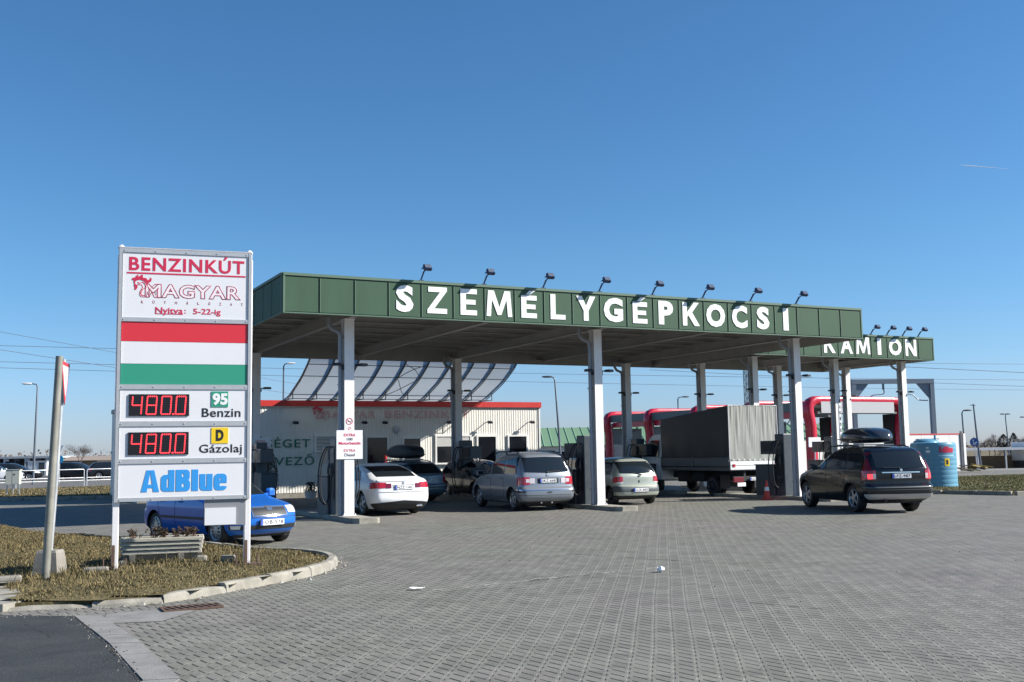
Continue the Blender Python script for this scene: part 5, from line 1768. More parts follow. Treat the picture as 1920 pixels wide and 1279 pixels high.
def contrail():
    a, b = Vector((2600, 6000, 1612)), Vector((2900, 6000, 1582))
    pts = [a.lerp(b, i / 10) for i in range(11)]
    mb = MB(); mb.tube(pts, [0.3, 1.2, 1.9, 2.0, 1.6, 1.2, 1.0, 0.8, 0.6, 0.4, 0.2], 8)
    o = mb.build('contrail', 'contrail', smooth=60)
    tag(o, 'short white vapour trail in the blue sky at upper right', 'vapour trail')
M['contrail'] = mat('vapour', (0.9, 0.9, 0.92), 1.0)
contrail()

# ---------------------------------------------------------------- far left: railings, cabinet, sheds, yard
def railings():
    first = None
    a = Vector((-30.3, 62.4)); d = Vector((3.2, 3.4)).normalized()
    rz = math.atan2(d.y, d.x)
    names = ['railing panel next to the grey cabinet', 'second railing panel from the grey cabinet', 'railing panel behind the pale leaning pole', 'railing panel left of the price pylon post', 'railing panel hidden mostly by the price pylon']
    for i in range(5):
        p = a + d * (i * 2.15 - 1.0)
        if first is None:
            r = thing('railing', 'galvanised tube ' + names[i], 'railing', (p.x, p.y, 0.04), rz, 'tube railings along the far verge')
            mb = MB()
            mb.tube([(0.04, 0, 0), (0.04, 0, 1.0), (0.1, 0, 1.06), (1.95, 0, 1.06), (2.01, 0, 1.0), (2.01, 0, 0)], 0.035, 8)
            mb.build('hoop', 'galv', r, smooth=50)
            mb = MB()
            mb.tube([(0.04, 0, 0.38), (2.01, 0, 0.38)], 0.025, 6); mb.tube([(0.04, 0, 0.55), (2.01, 0, 0.55)], 0.025, 6)
            mb.build('midrails', 'galv', r)
            first = r
        else:
            c = copy_tree(first); c.location = (p.x, p.y, 0.04); c['label'] = 'galvanised tube ' + names[i]
railings()
def cabinet():
    r = thing('electric_cabinet', 'pale grey electric cabinet on legs at the left edge', 'cabinet', (-24.45, 52.2, 0.06), 0.15)
    mb = MB(); mb.box2((-0.33, -0.15, 0.5), (0.33, 0.15, 1.2), bev=0.02); mb.box2((-0.36, -0.17, 1.201), (0.36, 0.17, 1.23)); mb.build('body', 'cab', r)
    mb = MB(); mb.box2((-0.01, -0.156, 0.53), (0.31, -0.1505, 1.17)); d = mb.build('door', 'cab', r)
    mb = MB(); mb.box2((0.06, -0.166, 0.95), (0.12, -0.1565, 1.02)); mb.build('lock', 'post_dark', d)
    for x in (-0.28, 0.0, 0.28):
        mb = MB(); mb.box((x, 0, 0.25), (0.05, 0.05, 0.5)); mb.build('leg', 'galv', r)
M['cab'] = mat('cabinet_grey', (0.50, 0.52, 0.46), 0.5, var=0.06)
cabinet()
def sheds():
    # long loading shed with posts
    r = thing('loading_shed', 'long low grey loading shed with a row of dark posts, far left', 'shed', (-82, 150, 0), 0.04)
    mb = MB(); mb.box2((0, 3, 0), (17, 8, 1.95), 1); mb.box2((-0.3, -1.2, 1.96), (17.3, 8, 2.25)); mb.build('walls', ['shed_grey', 'post_dark'], r)
    for i in range(12):
        mb = MB(); mb.box((0.5 + i * 1.45, -1.0, 0.97), (0.2, 0.2, 1.95)); mb.box((0.5 + i * 1.45 + 0.35, -1.0, 1.72), (0.5, 0.15, 0.3)); mb.build('post', 'shed_grey' if i % 2 else 'post_dark', r)
    # brown hedge like fence and lumber stacks
    r = thing('brown_barn', 'long brown weathered barn behind the parked cars, far left', 'barn', (-63.5, 150, 0), 0.02)
    mb = MB(); mb.box2((0, 0, 0), (13, 8, 1.55)); mb.build('wall', 'brown', r)
    mb = MB(); mb.add([(-.3, -.5, 1.55), (13.3, -.5, 1.55), (13.3, 8.5, 1.55), (-.3, 8.5, 1.55), (-.3, 4, 2.15), (13.3, 4, 2.15)], [(0, 1, 5, 4), (2, 3, 4, 5), (0, 4, 3), (1, 2, 5), (3, 2, 1, 0)]); mb.build('roof', 'barn_roof', r)
    rr = random.Random(5)
    for k, (x, lb) in enumerate(((-51.2, 'tan stack of sawn timber just left of the pylon post'), (-48.6, 'second tan timber stack, partly behind the pylon post'))):
        r = thing('timber_stack', lb, 'timber stack', (x, 131, 0), 0.0)
        mb = MB()
        for j in range(5): mb.box2((0.0 + rr.uniform(-.05, .05), 0, 0.5 + j * 0.22), (2.4, 1.2, 0.5 + j * 0.22 + 0.18))
        mb.build('boards', 'tan', r)
        mb = MB(); mb.box2((0, 0.05, 0), (2.4, 1.15, 0.49)); mb.build('bearers', 'rust', r)
    # skip / white van like box
    r = thing('site_container', 'small white site container between lamp post and pale pole, far left', 'container', (-49.2, 108, 0), 0.05)
    mb = MB(); mb.box2((0, 0, 0.15), (1.9, 2.2, 1.55)); mb.build('walls', 'panel_white', r)
    mb = MB(); mb.box2((-0.06, -0.06, 1.551), (1.96, 2.26, 1.62)); mb.build('roof', 'shed_grey', r)
    mb = MB(); mb.box2((1.1, -0.02, 0.2), (1.7, -0.001, 1.45)); mb.build('door', 'post_dark', r)
    # green roofed building behind the shop
    r = thing('green_roof_building', 'long low building with green sheet roof behind the shop', 'building', (-14, 96, 0), 0.03)
    mb = MB(); mb.box2((0, 0, 0), (46, 12, 2.15)); mb.build('wall', 'panel_white', r)
    mb = MB(); n = 60
    for i in range(n):
        a, b = 46.6 * i / n - 0.3, 46.6 * (i + 1) / n - 0.3
        mb.add([(a, -0.6, 2.2), (b - 0.12, -0.6, 2.2), (b - 0.12, 6, 4.0), (a, 6, 4.0)], [(0, 1, 2, 3)])
        mb.add([(b - 0.12, -0.6, 2.2), (b - 0.06, -0.6, 2.27), (b - 0.06, 6, 4.07), (b - 0.12, 6, 4.0)], [(0, 1, 2, 3)])
        mb.add([(b - 0.06, -0.6, 2.27), (b, -0.6, 2.2), (b, 6, 4.0), (b - 0.06, 6, 4.07)], [(0, 1, 2, 3)])
    mb.add([(-.3, 6, 4.0), (46.3, 6, 4.0), (46.3, 12.6, 2.2), (-.3, 12.6, 2.2)], [(0, 1, 2, 3)])
    mb.build('roof', 'green_roof', r)
    for i in range(9):
        mb = MB(); mb.box2((2 + i * 5, -0.03, 0.9), (4 + i * 5, -0.001, 1.7)); mb.build('window', 'dark_glass', r)
M['barn_roof'] = mat('barn_roof', (0.27, 0.22, 0.18), 0.8, var=0.15)
sheds()
def yard_right():
    # open shelters and vans at the far right
    for k, (x, y, w, lb) in enumerate(((44.0, 108, 9.0, 'white roofed open shelter on posts beyond the gravel, far right'), (53.5, 112, 7.5, 'second low open shelter at the far right edge, beside the white box'), (31.5, 112, 3.0, 'small white roofed shelter just right of the white wall'))):
        r = thing('open_shelter', lb, 'shelter', (x, y, terrain(x, y)), 0.05)
        mb = MB(); mb.box2((0, 0, 2.1), (w, 4, 2.35)); mb.build('roof', 'panel_white', r)
        for i in range(4):
            mb = MB(); mb.box((0.15 + (w - 0.3) * i / 3, 0.15, 1.05), (0.12, 0.12, 2.09)); mb.build('post', 'panel_white', r)
        mb = MB(); mb.box2((0.2, 3.6, 0), (w - 0.2, 3.9, 1.5)); mb.build('back_wall', 'brown', r)
    r = thing('box_kiosk', 'tall white kiosk cut by the right edge of the photo', 'kiosk', (52.2, 109.0, -0.95), 0)
    mb = MB(); mb.box2((0, 0, 1.0), (3.5, 3, 2.9)); mb.box2((0.1, 0.1, 0), (3.4, 2.9, 0.999), 1); mb.build('body', ['panel_white', 'post_dark'], r)
    mb = MB(); mb.box2((0.2, -0.03, 1.9), (1.6, -0.001, 2.3)); mb.build('window', 'shed_grey', r)
    for x, y, lb in ((40.8, 84, 'thin striped marker post standing in the gravel'),):
        r = thing('marker_post', lb, 'post', (x, y, terrain(x, y)), 0)
        mb = MB(); mb.tube([(0, 0, 0), (0, 0, 0.55)], 0.07, 8); mb.build('foot', 'post_dark', r)
        mb = MB(); mb.tube([(0, 0, 0.551), (-0.05, 0, 2.0)], 0.06, 8); mb.build('rod', 'tan', r)
yard_right()

# ---------------------------------------------------------------- trees
def tree(x, y, h, label, kind='bare', seed=1, group=None, spread=0.35):
    rr = random.Random(seed)
    r = thing('bare_tree' if kind == 'bare' else 'conifer', label, 'tree', (x, y, terrain(x, y)), rr.uniform(0, 6), group)
    mb = MB()
    tips = []
    def branch(p, d, ln, rad, depth):
        q = p + d * ln
        m = p.lerp(q, 0.5) + Vector((rr.uniform(-1, 1), rr.uniform(-1, 1), 0)) * ln * 0.06
        mb.tube([p, m, q], [rad, rad * 0.8, rad * 0.6], 5 if depth > 1 else 7, caps=False)
        if depth >= 3:
            tips.append((q, d, ln)); return
        for i in range(rr.randint(3, 4)):
            nd = (d + Vector((rr.uniform(-1, 1), rr.uniform(-1, 1), rr.uniform(-.2, .7))) * (0.55 + spread)).normalized()
            branch(p.lerp(q, rr.uniform(0.55, 1.0)), nd, ln * rr.uniform(0.55, 0.8), rad * 0.55, depth + 1)
    if kind == 'bare':
        branch(Vector((0, 0, 0)), Vector((rr.uniform(-.08, .08), 0, 1)).normalized(), h * 0.34, h * 0.018, 0)
        mb.build('trunk', 'bark', r)
        cb = MB()
        for q, d, ln in tips:
            for k in range(22):
                dd = (d + Vector((rr.uniform(-1, 1), rr.uniform(-1, 1), rr.uniform(-.5, 1))) * 0.9).normalized()
                s = q + Vector((rr.uniform(-1, 1), rr.uniform(-1, 1), rr.uniform(-1, 1))) * ln * 0.5
                e = s + dd * ln * rr.uniform(0.5, 1.1)
                sd = dd.orthogonal().normalized() * h * 0.0022
                cb.add([s - sd, s + sd, e], [(0, 1, 2)])
        cb.build('crown', 'twig_far', r)
    else:
        mb.tube([(0, 0, 0), (0, 0, h * 0.95)], [h * 0.03, h * 0.008], 7)
        mb.build('trunk', 'bark', r)
        cb = MB()
        for i in range(1500):
            t = rr.random() ** 0.8
            z = h * (0.08 + 0.92 * t)
            rad = h * 0.26 * (1 - t ** 3.2) ** 0.8 * (0.55 + 0.5 * rr.random()) * (1 + 0.22 * math.sin(z * 9 / h + 3 * math.sin(x)))
            a = rr.uniform(0, 6.28)
            c = Vector((rad * math.cos(a), rad * math.sin(a), z))
            e1 = Vector((math.cos(a), math.sin(a), rr.uniform(-.5, .3))).normalized() * h * 0.035
            e2 = Vector((-math.sin(a), math.cos(a), rr.uniform(-.5, .5))).normalized() * h * 0.018
            cb.add([c - e1, c + e2, c + e1, c - e2], [(0, 1, 2, 3)])
        cb.build('crown', 'conifer', r)
tree(-55.0, 135, 4.4, 'spreading bare tree behind the small blue sign, far left', 'bare', 2, None, 0.5)
RT = [(69.5, 170, 3.0, ''), (83.0, 190, 3.4, ''), (87.0, 195, 3.9, ''), (90.0, 200, 5.0, ''), (94.5, 200, 3.8, ''), (98.5, 205, 4.0, ''), (99.5, 190, 3.4, ''), (103.0, 200, 3.6, ''), (96.0, 180, 3.2, '')]
RL = ['low bare tree partly behind the post of the blue arrow sign', 'bushy bare tree just right of the blue arrow sign', 'taller bare tree left of the dark conifers, nearer the blue sign', 'tallest thin bare tree directly left of the dark conifers', 'bare tree directly right of the dark conifers', 'second bare tree right of the dark conifers', 'third bare tree right of the dark conifers', 'bare tree left of the white kiosk', 'bare tree behind the white kiosk at the right edge']
for i, ((x, y, h, _), lb) in enumerate(zip(RT, RL)):
    tree(x, y, h + 0.9, lb, 'bare', 20 + i, 'bare trees along the far right', 0.35)
tree(88.2, 192, 4.5, 'left one of the two dark conifers at far right', 'con', 41, 'dark conifers at far right')
tree(90.0, 192, 4.7, 'right one of the two dark conifers at far right', 'con', 42, 'dark conifers at far right')
def far_wood():
    rr = np.random.default_rng(5)
    n = 9000
    x = rr.uniform(-700, 900, n); y = rr.uniform(480, 620, n)
    hh = 3.0 + 2.0 * np.sin(x * 0.02) + 1.5 * np.sin(x * 0.11 + 1)
    z = rr.random(n) ** 0.7 * np.clip(hh, 1.0, 8)
    s = rr.uniform(0.5, 1.6, n)
    v = np.zeros((n, 3, 3))
    for k in range(3):
        v[:, k, 0] = x + rr.uniform(-1, 1, n) * s; v[:, k, 1] = y + rr.uniform(-1, 1, n) * s; v[:, k, 2] = np.maximum(0, z + rr.uniform(-1, 1, n) * s)
    me = bpy.data.meshes.new('far_wood')
    me.from_pydata(v.reshape(-1, 3).tolist(), [], (np.arange(n * 3).reshape(-1, 3)).tolist())
    me.materials.append(M['twig_far'])
    o = bpy.data.objects.new('far_wood', me); COL.objects.link(o)
    tag(o, kind='stuff')
far_wood()
# ---------------------------------------------------------------- cars
def pchip(xs, ys):
    xs = np.array(xs, float); ys = np.array(ys, float)
    h = np.diff(xs); d = np.diff(ys) / h
    m = np.zeros(len(xs))
    m[0], m[-1] = d[0], d[-1]
    for i in range(1, len(xs) - 1):
        if d[i - 1] * d[i] > 0:
            w1 = 2 * h[i] + h[i - 1]; w2 = h[i] + 2 * h[i - 1]
            m[i] = (w1 + w2) / (w1 / d[i - 1] + w2 / d[i])
    def f(x):
        x = min(max(x, xs[0]), xs[-1])
        i = min(max(int(np.searchsorted(xs, x)) - 1, 0), len(h) - 1)
        t = (x - xs[i]) / h[i]
        return ys[i] * (1 + 2 * t) * (1 - t) ** 2 + h[i] * m[i] * t * (1 - t) ** 2 + ys[i + 1] * t * t * (3 - 2 * t) + h[i] * m[i + 1] * t * t * (t - 1)
    return f
class Car:
    def __init__(s, L, rear, front, width, wb0, wb1, wr, rr=0.22, rf=0.35, bow=(0.10, 0.22), taper=0.05):
        s.L = L; s.wx = (wb0, wb1); s.wr = wr
        s.fr = pchip([z for z, _ in rear], [x for _, x in rear])
        s.ff = pchip([z for z, _ in front], [x for _, x in front])
        s.fw = pchip([z for z, _ in width], [w for _, w in width])
        s.rr, s.rf, s.bow, s.taper = rr, rf, bow, taper
        zs = sorted(set([z for z, _ in rear] + [z for z, _ in front] + [z for z, _ in width]))
        lv = []
        for a, b in zip(zs[:-1], zs[1:]):
            n = 2 if (b - a) > 0.03 else 1
            if (b - a) > 0.12: n = 4
            for k in range(n): lv.append(a + (b - a) * k / n)
        lv.append(zs[-1])
        s.levels = lv; s.z0, s.z1 = zs[0], zs[-1]
    def outline(s, z, dense=1):
        xf, xr, w = s.ff(z), s.fr(z), s.fw(z)
        ln = xf - xr
        rr = min(s.rr, ln * 0.25, w * 0.6); rf = min(s.rf, ln * 0.3, w * 0.7)
        b0 = min(s.bow[0], ln * 0.1); b1 = min(s.bow[1], ln * 0.15)
        pts = []
        nr = 7
        ya = w - rr
        for i in range(nr):
            y = ya * i / nr
            pts.append((xr + b0 * (y / w) ** 2.2, y))
        x0 = xr + b0 * (ya / w) ** 2.2
        xs = xr + b0 + rr * 1.1
        for i in range(7):
            a = math.pi / 2 * i / 6
            pts.append((x0 + (xs - x0) * (1 - math.cos(a)), ya + rr * math.sin(a)))
        yf = w - rf
        x1 = xf - b1 * (yf / w) ** 2.2
        xe = xf - b1 - rf * 1.15
        n = 22
        for i in range(1, n):
            pts.append((xs + (xe - xs) * i / n, w))
        for i in range(7):
            a = math.pi / 2 * (1 - i / 6)
            pts.append((x1 - (x1 - xe) * (1 - math.cos(a)), yf + rf * math.sin(a)))
        for i in range(nr - 1, -1, -1):
            y = yf * i / nr
            pts.append((xf - b1 * (y / w) ** 2.2, y))
        xm, hl = s.L * 0.47, s.L * 0.5
        out = []
        for x, y in pts:
            t = (x - xm) / hl
            k = s.taper if t > 0 else s.taper * 0.6
            out.append((x, y * (1 - k * abs(t) ** 2.5)))
        return out
    def body(s, mats, parent, arch=0.06, arch_w=0.32, dark_below=None, dark_mi=1):
        mb = MB()
        rings = []
        for z in s.levels:
            o = s.outline(z)
            ring = [(x, y, z) for x, y in o] + [(x, -y, z) for x, y in o[-2:0:-1]]
            rings.append(ring)
        n = len(rings[0])
        vs = [p for r in rings for p in r]
        fs = []; mi = []
        for j in range(len(rings) - 1):
            for i in range(n):
                fs.append([j * n + i, j * n + (i + 1) % n, (j + 1) * n + (i + 1) % n, (j + 1) * n + i][::-1])
        top = len(rings) - 1
        # roof cap: fan of strips across the car
        h = n // 2
        for i in range(h):
            a, b = i, i + 1
            c, d = (n - i) % n, (n - i - 1) % n
            q = [top * n + a, top * n + b, top * n + d, top * n + c]
            q = list(dict.fromkeys(q))
            if len(q) >= 3: fs.append(q[::-1])
            q = [a, b, d, c]; q = list(dict.fromkeys(q))
            if len(q) >= 3: fs.append(q)
        me = bpy.data.meshes.new('body')
        me.from_pydata(vs, [], fs)
        bm = bmesh.new(); bm.from_mesh(me)
        bmesh.ops.recalc_face_normals(bm, faces=bm.faces)
        bm.to_mesh(me); bm.free()
        for m in mats: me.materials.append(M[m] if isinstance(m, str) else m)
        o = bpy.data.objects.new('body', me)
        COL.objects.link(o)
        cut = MB()
        for wx in s.wx:
            for sd in (-1, 1):
                w = s.fw(s.wr * 1.2)
                cut.tube([(wx, sd * (w - arch_w), s.wr), (wx, sd * (w + 0.3), s.wr)], s.wr + arch, 28)
        co = cut.build('cut', mats[1] if len(mats) > 1 else mats[0])
        cb = bmesh.new(); cb.from_mesh(co.data); bmesh.ops.recalc_face_normals(cb, faces=cb.faces); cb.to_mesh(co.data); cb.free()
        md = o.modifiers.new('b', 'BOOLEAN'); md.operation = 'DIFFERENCE'; md.object = co; md.solver = 'EXACT'
        dg = bpy.context.evaluated_depsgraph_get()
        m2 = bpy.data.meshes.new_from_object(o.evaluated_get(dg))
        o.modifiers.clear()
        o.data = m2
        bpy.data.objects.remove(co)
        w = s.fw(s.wr * 1.2)
        for p in m2.polygons:
            c = p.center
            k = 0
            for wx in s.wx:
                if math.hypot(c.x - wx, c.z - s.wr) < s.wr + arch + 0.004 and abs(c.y) < w + 0.01 and abs(p.normal.y) < 0.98 and (abs(p.normal.x * (c.x - wx) + p.normal.z * (c.z - s.wr)) > 0.6 * (s.wr + arch) and (p.normal.x * (c.x - wx) + p.normal.z * (c.z - s.wr)) < 0): k = 1
                if math.hypot(c.x - wx, c.z - s.wr) < s.wr + arch and abs(c.y) < w - arch_w + 0.02: k = 1
            if c.z < s.z0 + 0.01: k = 1
            if dark_below is not None and c.z < dark_below: k = dark_mi
            p.material_index = k
        m2.polygons.foreach_set('use_smooth', [True] * len(m2.polygons))
        m2.set_sharp_from_angle(angle=R(32))
        o.parent = parent
        return o
    # surface samplers -------------------------------------------------
    def side_y(s, x, z):
        o = s.outline(z)
        xs = [p[0] for p in o]; ys = [p[1] for p in o]
        k0 = 6
        return float(np.interp(x, xs, ys))
    def arc(s, z, end):
        o = s.outline(z)
        if end == 'front': o = o[::-1]
        return o
    def patch_side(s, name, m, parent, xa, xb, lo, hi, off=0.006, both=True, nx=14, nz=6):
        """lo, hi: lists of (x,z) control points"""
        out = []
        lx, lz = zip(*lo); hx, hz = zip(*hi)
        for sd in ((1, -1) if both else (1,)):
            mb = MB()
            def fn(a, b):
                x_lo = xa[0] + (xb[0] - xa[0]) * a; x_hi = xa[1] + (xb[1] - xa[1]) * a
                x = x_lo + (x_hi - x_lo) * b
                z0 = float(np.interp(x, lx, lz)); z1 = float(np.interp(x, hx, hz))
                z = z0 + (z1 - z0) * b
                return (x, sd * (s.side_y(x, z) + off), z)
            mb.grid(fn, nx, nz, 0, flip=(sd > 0))
            out.append(mb.build(name, m, parent, smooth=40))
        return out
    def patch_end(s, name, m, parent, end, y_in, x_out, z0, z1, off=0.006, n=10, nz=5, both=True, join=False, zin=None, mi=0):
        """patch wrapping an end of the car: from |y|=y_in on the end face to distance x_out along the side.
        x_out None: stop at y_out given as a number through y_in=(a,b)"""
        out = []
        sides = (1, -1) if both else (1,)
        big = MB()
        for sd in sides:
            mb = big if join else MB()
            def fn(a, b):
                z = z0 + (z1 - z0) * b
                if zin is not None:
                    zz0 = zin[0] + (z0 - zin[0]) * a; zz1 = zin[1] + (z1 - zin[1]) * a
                    z = zz0 + (zz1 - zz0) * b
                o = s.arc(z, end)
                pts = [Vector((p[0], p[1])) for p in o]
                cum = [0.0]
                for i in range(1, len(pts)): cum.append(cum[-1] + (pts[i] - pts[i - 1]).length)
                ys = [p.y for p in pts[:14]]
                yi, yo = (y_in if isinstance(y_in, tuple) else (y_in, None))
                s0 = float(np.interp(yi, ys, cum[:14]))
                if yo is not None: s1 = float(np.interp(yo, ys, cum[:14]))
                else:
                    e = x_out
                    if end == 'rear': s1 = float(np.interp(e, [p.x for p in pts[8:36]], cum[8:36]))
                    else: s1 = float(np.interp(-e, [-p.x for p in pts[8:36]], cum[8:36]))
                t = s0 + (s1 - s0) * a
                x = float(np.interp(t, cum, [p.x for p in pts])); y = float(np.interp(t, cum, [p.y for p in pts]))
                i = min(max(int(np.searchsorted(cum, t)), 1), len(pts) - 1)
                d = (pts[i] - pts[i - 1])
                if d.length < 1e-9: d = Vector((0, 1))
                d.normalize()
                nrm = Vector((-d.y, d.x)) if end == 'rear' else Vector((d.y, -d.x))
                return (x + nrm.x * off, sd * (y + nrm.y * off), z)
            flip = (sd > 0) != (end == 'rear')
            mb.grid(fn, n, nz, 0, flip=not flip)
            if not join: out.append(mb.build(name, m, parent, smooth=40))
        if join: out.append(big.build(name, m, parent, smooth=40))
        return out
    def end_x(s, end, y, z):
        o = s.arc(z, end)
        return float(np.interp(abs(y), [p[1] for p in o[:14]], [p[0] for p in o[:14]]))
def add_paint(name, col, flake=0.0, rough=0.28):
    M[name] = mat(name, col, rough, metal=flake, coat=0.35, spec=0.4)
add_paint('paint_white', (0.76, 0.77, 0.78), 0.0, 0.35)
add_paint('paint_silver', (0.25, 0.275, 0.31), 0.5, 0.36)
add_paint('paint_champagne', (0.40, 0.43, 0.375), 0.4, 0.36)
add_paint('paint_black', (0.005, 0.006, 0.009), 0.0, 0.2)
add_paint('paint_blue', (0.012, 0.13, 0.50), 0.1, 0.28)
add_paint('paint_bluegrey', (0.15, 0.205, 0.255), 0.45, 0.36)
add_paint('paint_dark', (0.018, 0.02, 0.026), 0.2, 0.25)
add_paint('paint_red', (0.35, 0.02, 0.02), 0.1, 0.3)
M['plastic'] = mat('black_plastic', (0.022, 0.024, 0.026), 0.55)
M['grey_plastic'] = mat('grey_plastic', (0.07, 0.085, 0.09), 0.5)
M['tail_red'] = mat('tail_lamp', (0.42, 0.008, 0.02), 0.12, coat=1.0)
M['tail_dark'] = mat('tail_lamp_dark', (0.16, 0.004, 0.015), 0.12, coat=1.0)
M['tail_clear'] = mat('tail_lamp_clear', (0.62, 0.55, 0.56), 0.12, coat=1.0)
M['brake_on'] = mat('brake_lamp_lit', (1.0, 0.05, 0.06), 0.3, emit=1.0)
M['headlamp'] = mat('headlamp', (0.70, 0.72, 0.70), 0.08, coat=1.0)
M['chrome'] = mat('chrome', (0.75, 0.76, 0.78), 0.12, metal=0.9)
M['rim'] = mat('alloy', (0.42, 0.43, 0.45), 0.3, metal=0.6)
M['rim_dark'] = mat('dark_alloy', (0.10, 0.105, 0.115), 0.35, metal=0.5)
M['plate'] = mat('number_plate', (0.82, 0.82, 0.82), 0.4)
M['plate_blue'] = mat('plate_band', (0.03, 0.08, 0.45), 0.4)
M['car_glass'] = mat('car_glass', (0.012, 0.017, 0.022), 0.05, spec=0.5)
M['tail_pillar'] = mat('tail_lamp_pillar', (0.20, 0.004, 0.012), 0.2)
M['seat_grey'] = mat('cabin_grey', (0.10, 0.11, 0.12), 0.7)
WHEEL = {}
def wheel(parent, x, y, r, sd, rim='rim', spokes=5, wd=0.2, k=0.66):
    key = (round(r, 3), sd, rim, spokes)
    if key in WHEEL:
        src = WHEEL[key]
        c = src.copy(); COL.objects.link(c); c.parent = parent; c.location = (x, y, r)
        for ch in src.children:
            d = ch.copy(); COL.objects.link(d); d.parent = c
        return c
    mb = MB()
    q = r * k
    h = wd / 2
    mb.lathe([(q, -h * 0.85), (q + 0.02, -h), (r - 0.03, -h), (r - 0.006, -h * 0.8), (r, -h * 0.5), (r, h * 0.5), (r - 0.006, h * 0.8), (r - 0.03, h), (q + 0.02, h), (q, h * 0.85)], 32, 0, None, 'Y', close=False)
    mb.lathe([(q, -h * 0.6), (0.0, -h * 0.6)], 32, 0, None, 'Y', close=False)
    w = mb.build('wheel', 'rubber', parent, smooth=35, loc=(x, y, r))
    mb = MB()
    o = sd * h
    prof = [(q + 0.004, o * 0.2), (q + 0.004, o * 0.93), (q - 0.012, o * 1.0), (q - 0.03, o * 0.85), (q - 0.035, o * 0.3)]
    if sd < 0: prof = prof[::-1]
    mb.lathe(prof, 32, 0, None, 'Y', close=False)
    for i in range(spokes):
        a = 2 * math.pi * i / spokes + 0.3
        m = Matrix.Rotation(a, 4, 'Y')
        w0 = q * (0.19 if spokes <= 6 else 0.10); w1 = q * (0.13 if spokes <= 6 else 0.07)
        v = []
        for (rad, ww, yy) in ((q * 0.12, w0, o * 0.92), (q * 0.55, w1, o * 0.9), (q - 0.015, w1 * 1.3, o * 0.82)):
            for dy in (0, -sd * 0.03):
                v += [(-ww, yy + dy, rad), (ww, yy + dy, rad)]
        f = []
        for j in range(2):
            b = j * 4
            for (p0, p1) in ((0, 1), (1, 3), (3, 2), (2, 0)): f.append((b + p0, b + p1, b + 4 + p1, b + 4 + p0))
        mb.add(v, f, 0, m)
    pr = [(0.0, o * 0.99), (q * 0.17, o * 0.97), (q * 0.2, o * 0.85)]
    mb.lathe(pr if sd > 0 else pr, 14, 0, None, 'Y', close=False)
    mb.build('rim', rim, w, smooth=40)
    WHEEL[key] = w
    return w
def plate(parent, x, z, text, end, yc=0.0, tilt=0.0, w=0.52):
    r = MB(); r.box2((-w / 2 - 0.012, -0.006, -0.065), (w / 2 + 0.012, 0.006, 0.065), 1); r.box2((-w / 2, -0.010, -0.055), (w / 2, -0.0065, 0.055), 0)
    r.box2((-w / 2, -0.0115, -0.055), (-w / 2 + 0.045, -0.0105, 0.055), 2)
    o = r.build('number_plate', ['plate', 'plastic', 'plate_blue'], parent)
    o.location = (x, yc, z)
    o.rotation_euler = (tilt, 0, R(-90) if end == 'rear' else R(90))
    t = text_obj('characters', text, 'text_black', o, -w / 2 + 0.06, w / 2 - 0.025, -0.036, 0.036, -0.0112, 0.01, 0.002, space=1.1)
    return o
def mirror(parent, c, x, z, m, sd):
    y = sd * (c.side_y(x, z))
    mb = MB()
    mb.box((x, y + sd * 0.06, z - 0.02), (0.05, 0.14, 0.05))
    mb.box((x - 0.02, y + sd * 0.16, z + 0.03), (0.13, 0.20, 0.15), 0, 0, bev=0.045)
    mb.box((x - 0.088, y + sd * 0.16, z + 0.025), (0.006, 0.16, 0.10), 1)
    return mb.build('mirror', [m, 'car_glass'], parent)
def handles(parent, c, xs, z, m):
    for x in xs:
        for sd in (-1, 1):
            y = sd * (c.side_y(x, z) + 0.02)
            mb = MB(); mb.tube([(x - 0.10, sd * (c.side_y(x - .1, z) - 0.005), z), (x - 0.08, y, z), (x + 0.08, y, z), (x + 0.10, sd * (c.side_y(x + .1, z) - 0.005), z)], 0.014, 6)
            mb.build('door_handle', m, parent, smooth=50)
def seam(parent, c, pts, m='plastic', w=0.007):
    """thin dark door gaps along (x,z) polylines on both sides"""
    for sd in (1, -1):
        mb = MB()
        P = []
        for (a, b) in zip(pts[:-1], pts[1:]):
            n = max(2, int(math.hypot(b[0] - a[0], b[1] - a[1]) / 0.07))
            for i in range(n): P.append((a[0] + (b[0] - a[0]) * i / n, a[1] + (b[1] - a[1]) * i / n))
        P.append(pts[-1])
        Q = [Vector((x, sd * (c.side_y(x, z) + 0.001), z)) for x, z in P]
        mb.tube(Q, w * 0.6, 4)
        mb.build('door_seam', m, parent)
def rails(parent, c, xa, xb, z, m, inset=0.06, h=0.05):
    for sd in (1, -1):
        mb = MB()
        pts = []
        for i in range(9):
            t = i / 8
            x = xa + (xb - xa) * t
            zz = z + h * (1 - (2 * t - 1) ** 6)
            pts.append((x, sd * (c.fw(z) - inset), zz if 0 < i < 8 else z - 0.03))
        mb.tube(pts, 0.018, 8)
        for t in (0.05, 0.5, 0.95):
            x = xa + (xb - xa) * t
            mb.box((x, sd * (c.fw(z) - inset), z), (0.07, 0.03, h))
        mb.build('roof_rail', m, parent, smooth=50)
def place_car(r, x, y, heading_deg, L):
    """heading: angle of travel from +Y towards +X (negative = to the left)"""
    a = R(90 - heading_deg)
    r.rotation_euler = (0, 0, a)
    d = Vector((math.cos(a), math.sin(a), 0))
    p = Vector((x, y, 0.012)) - d * (L / 2)
    r.location = p
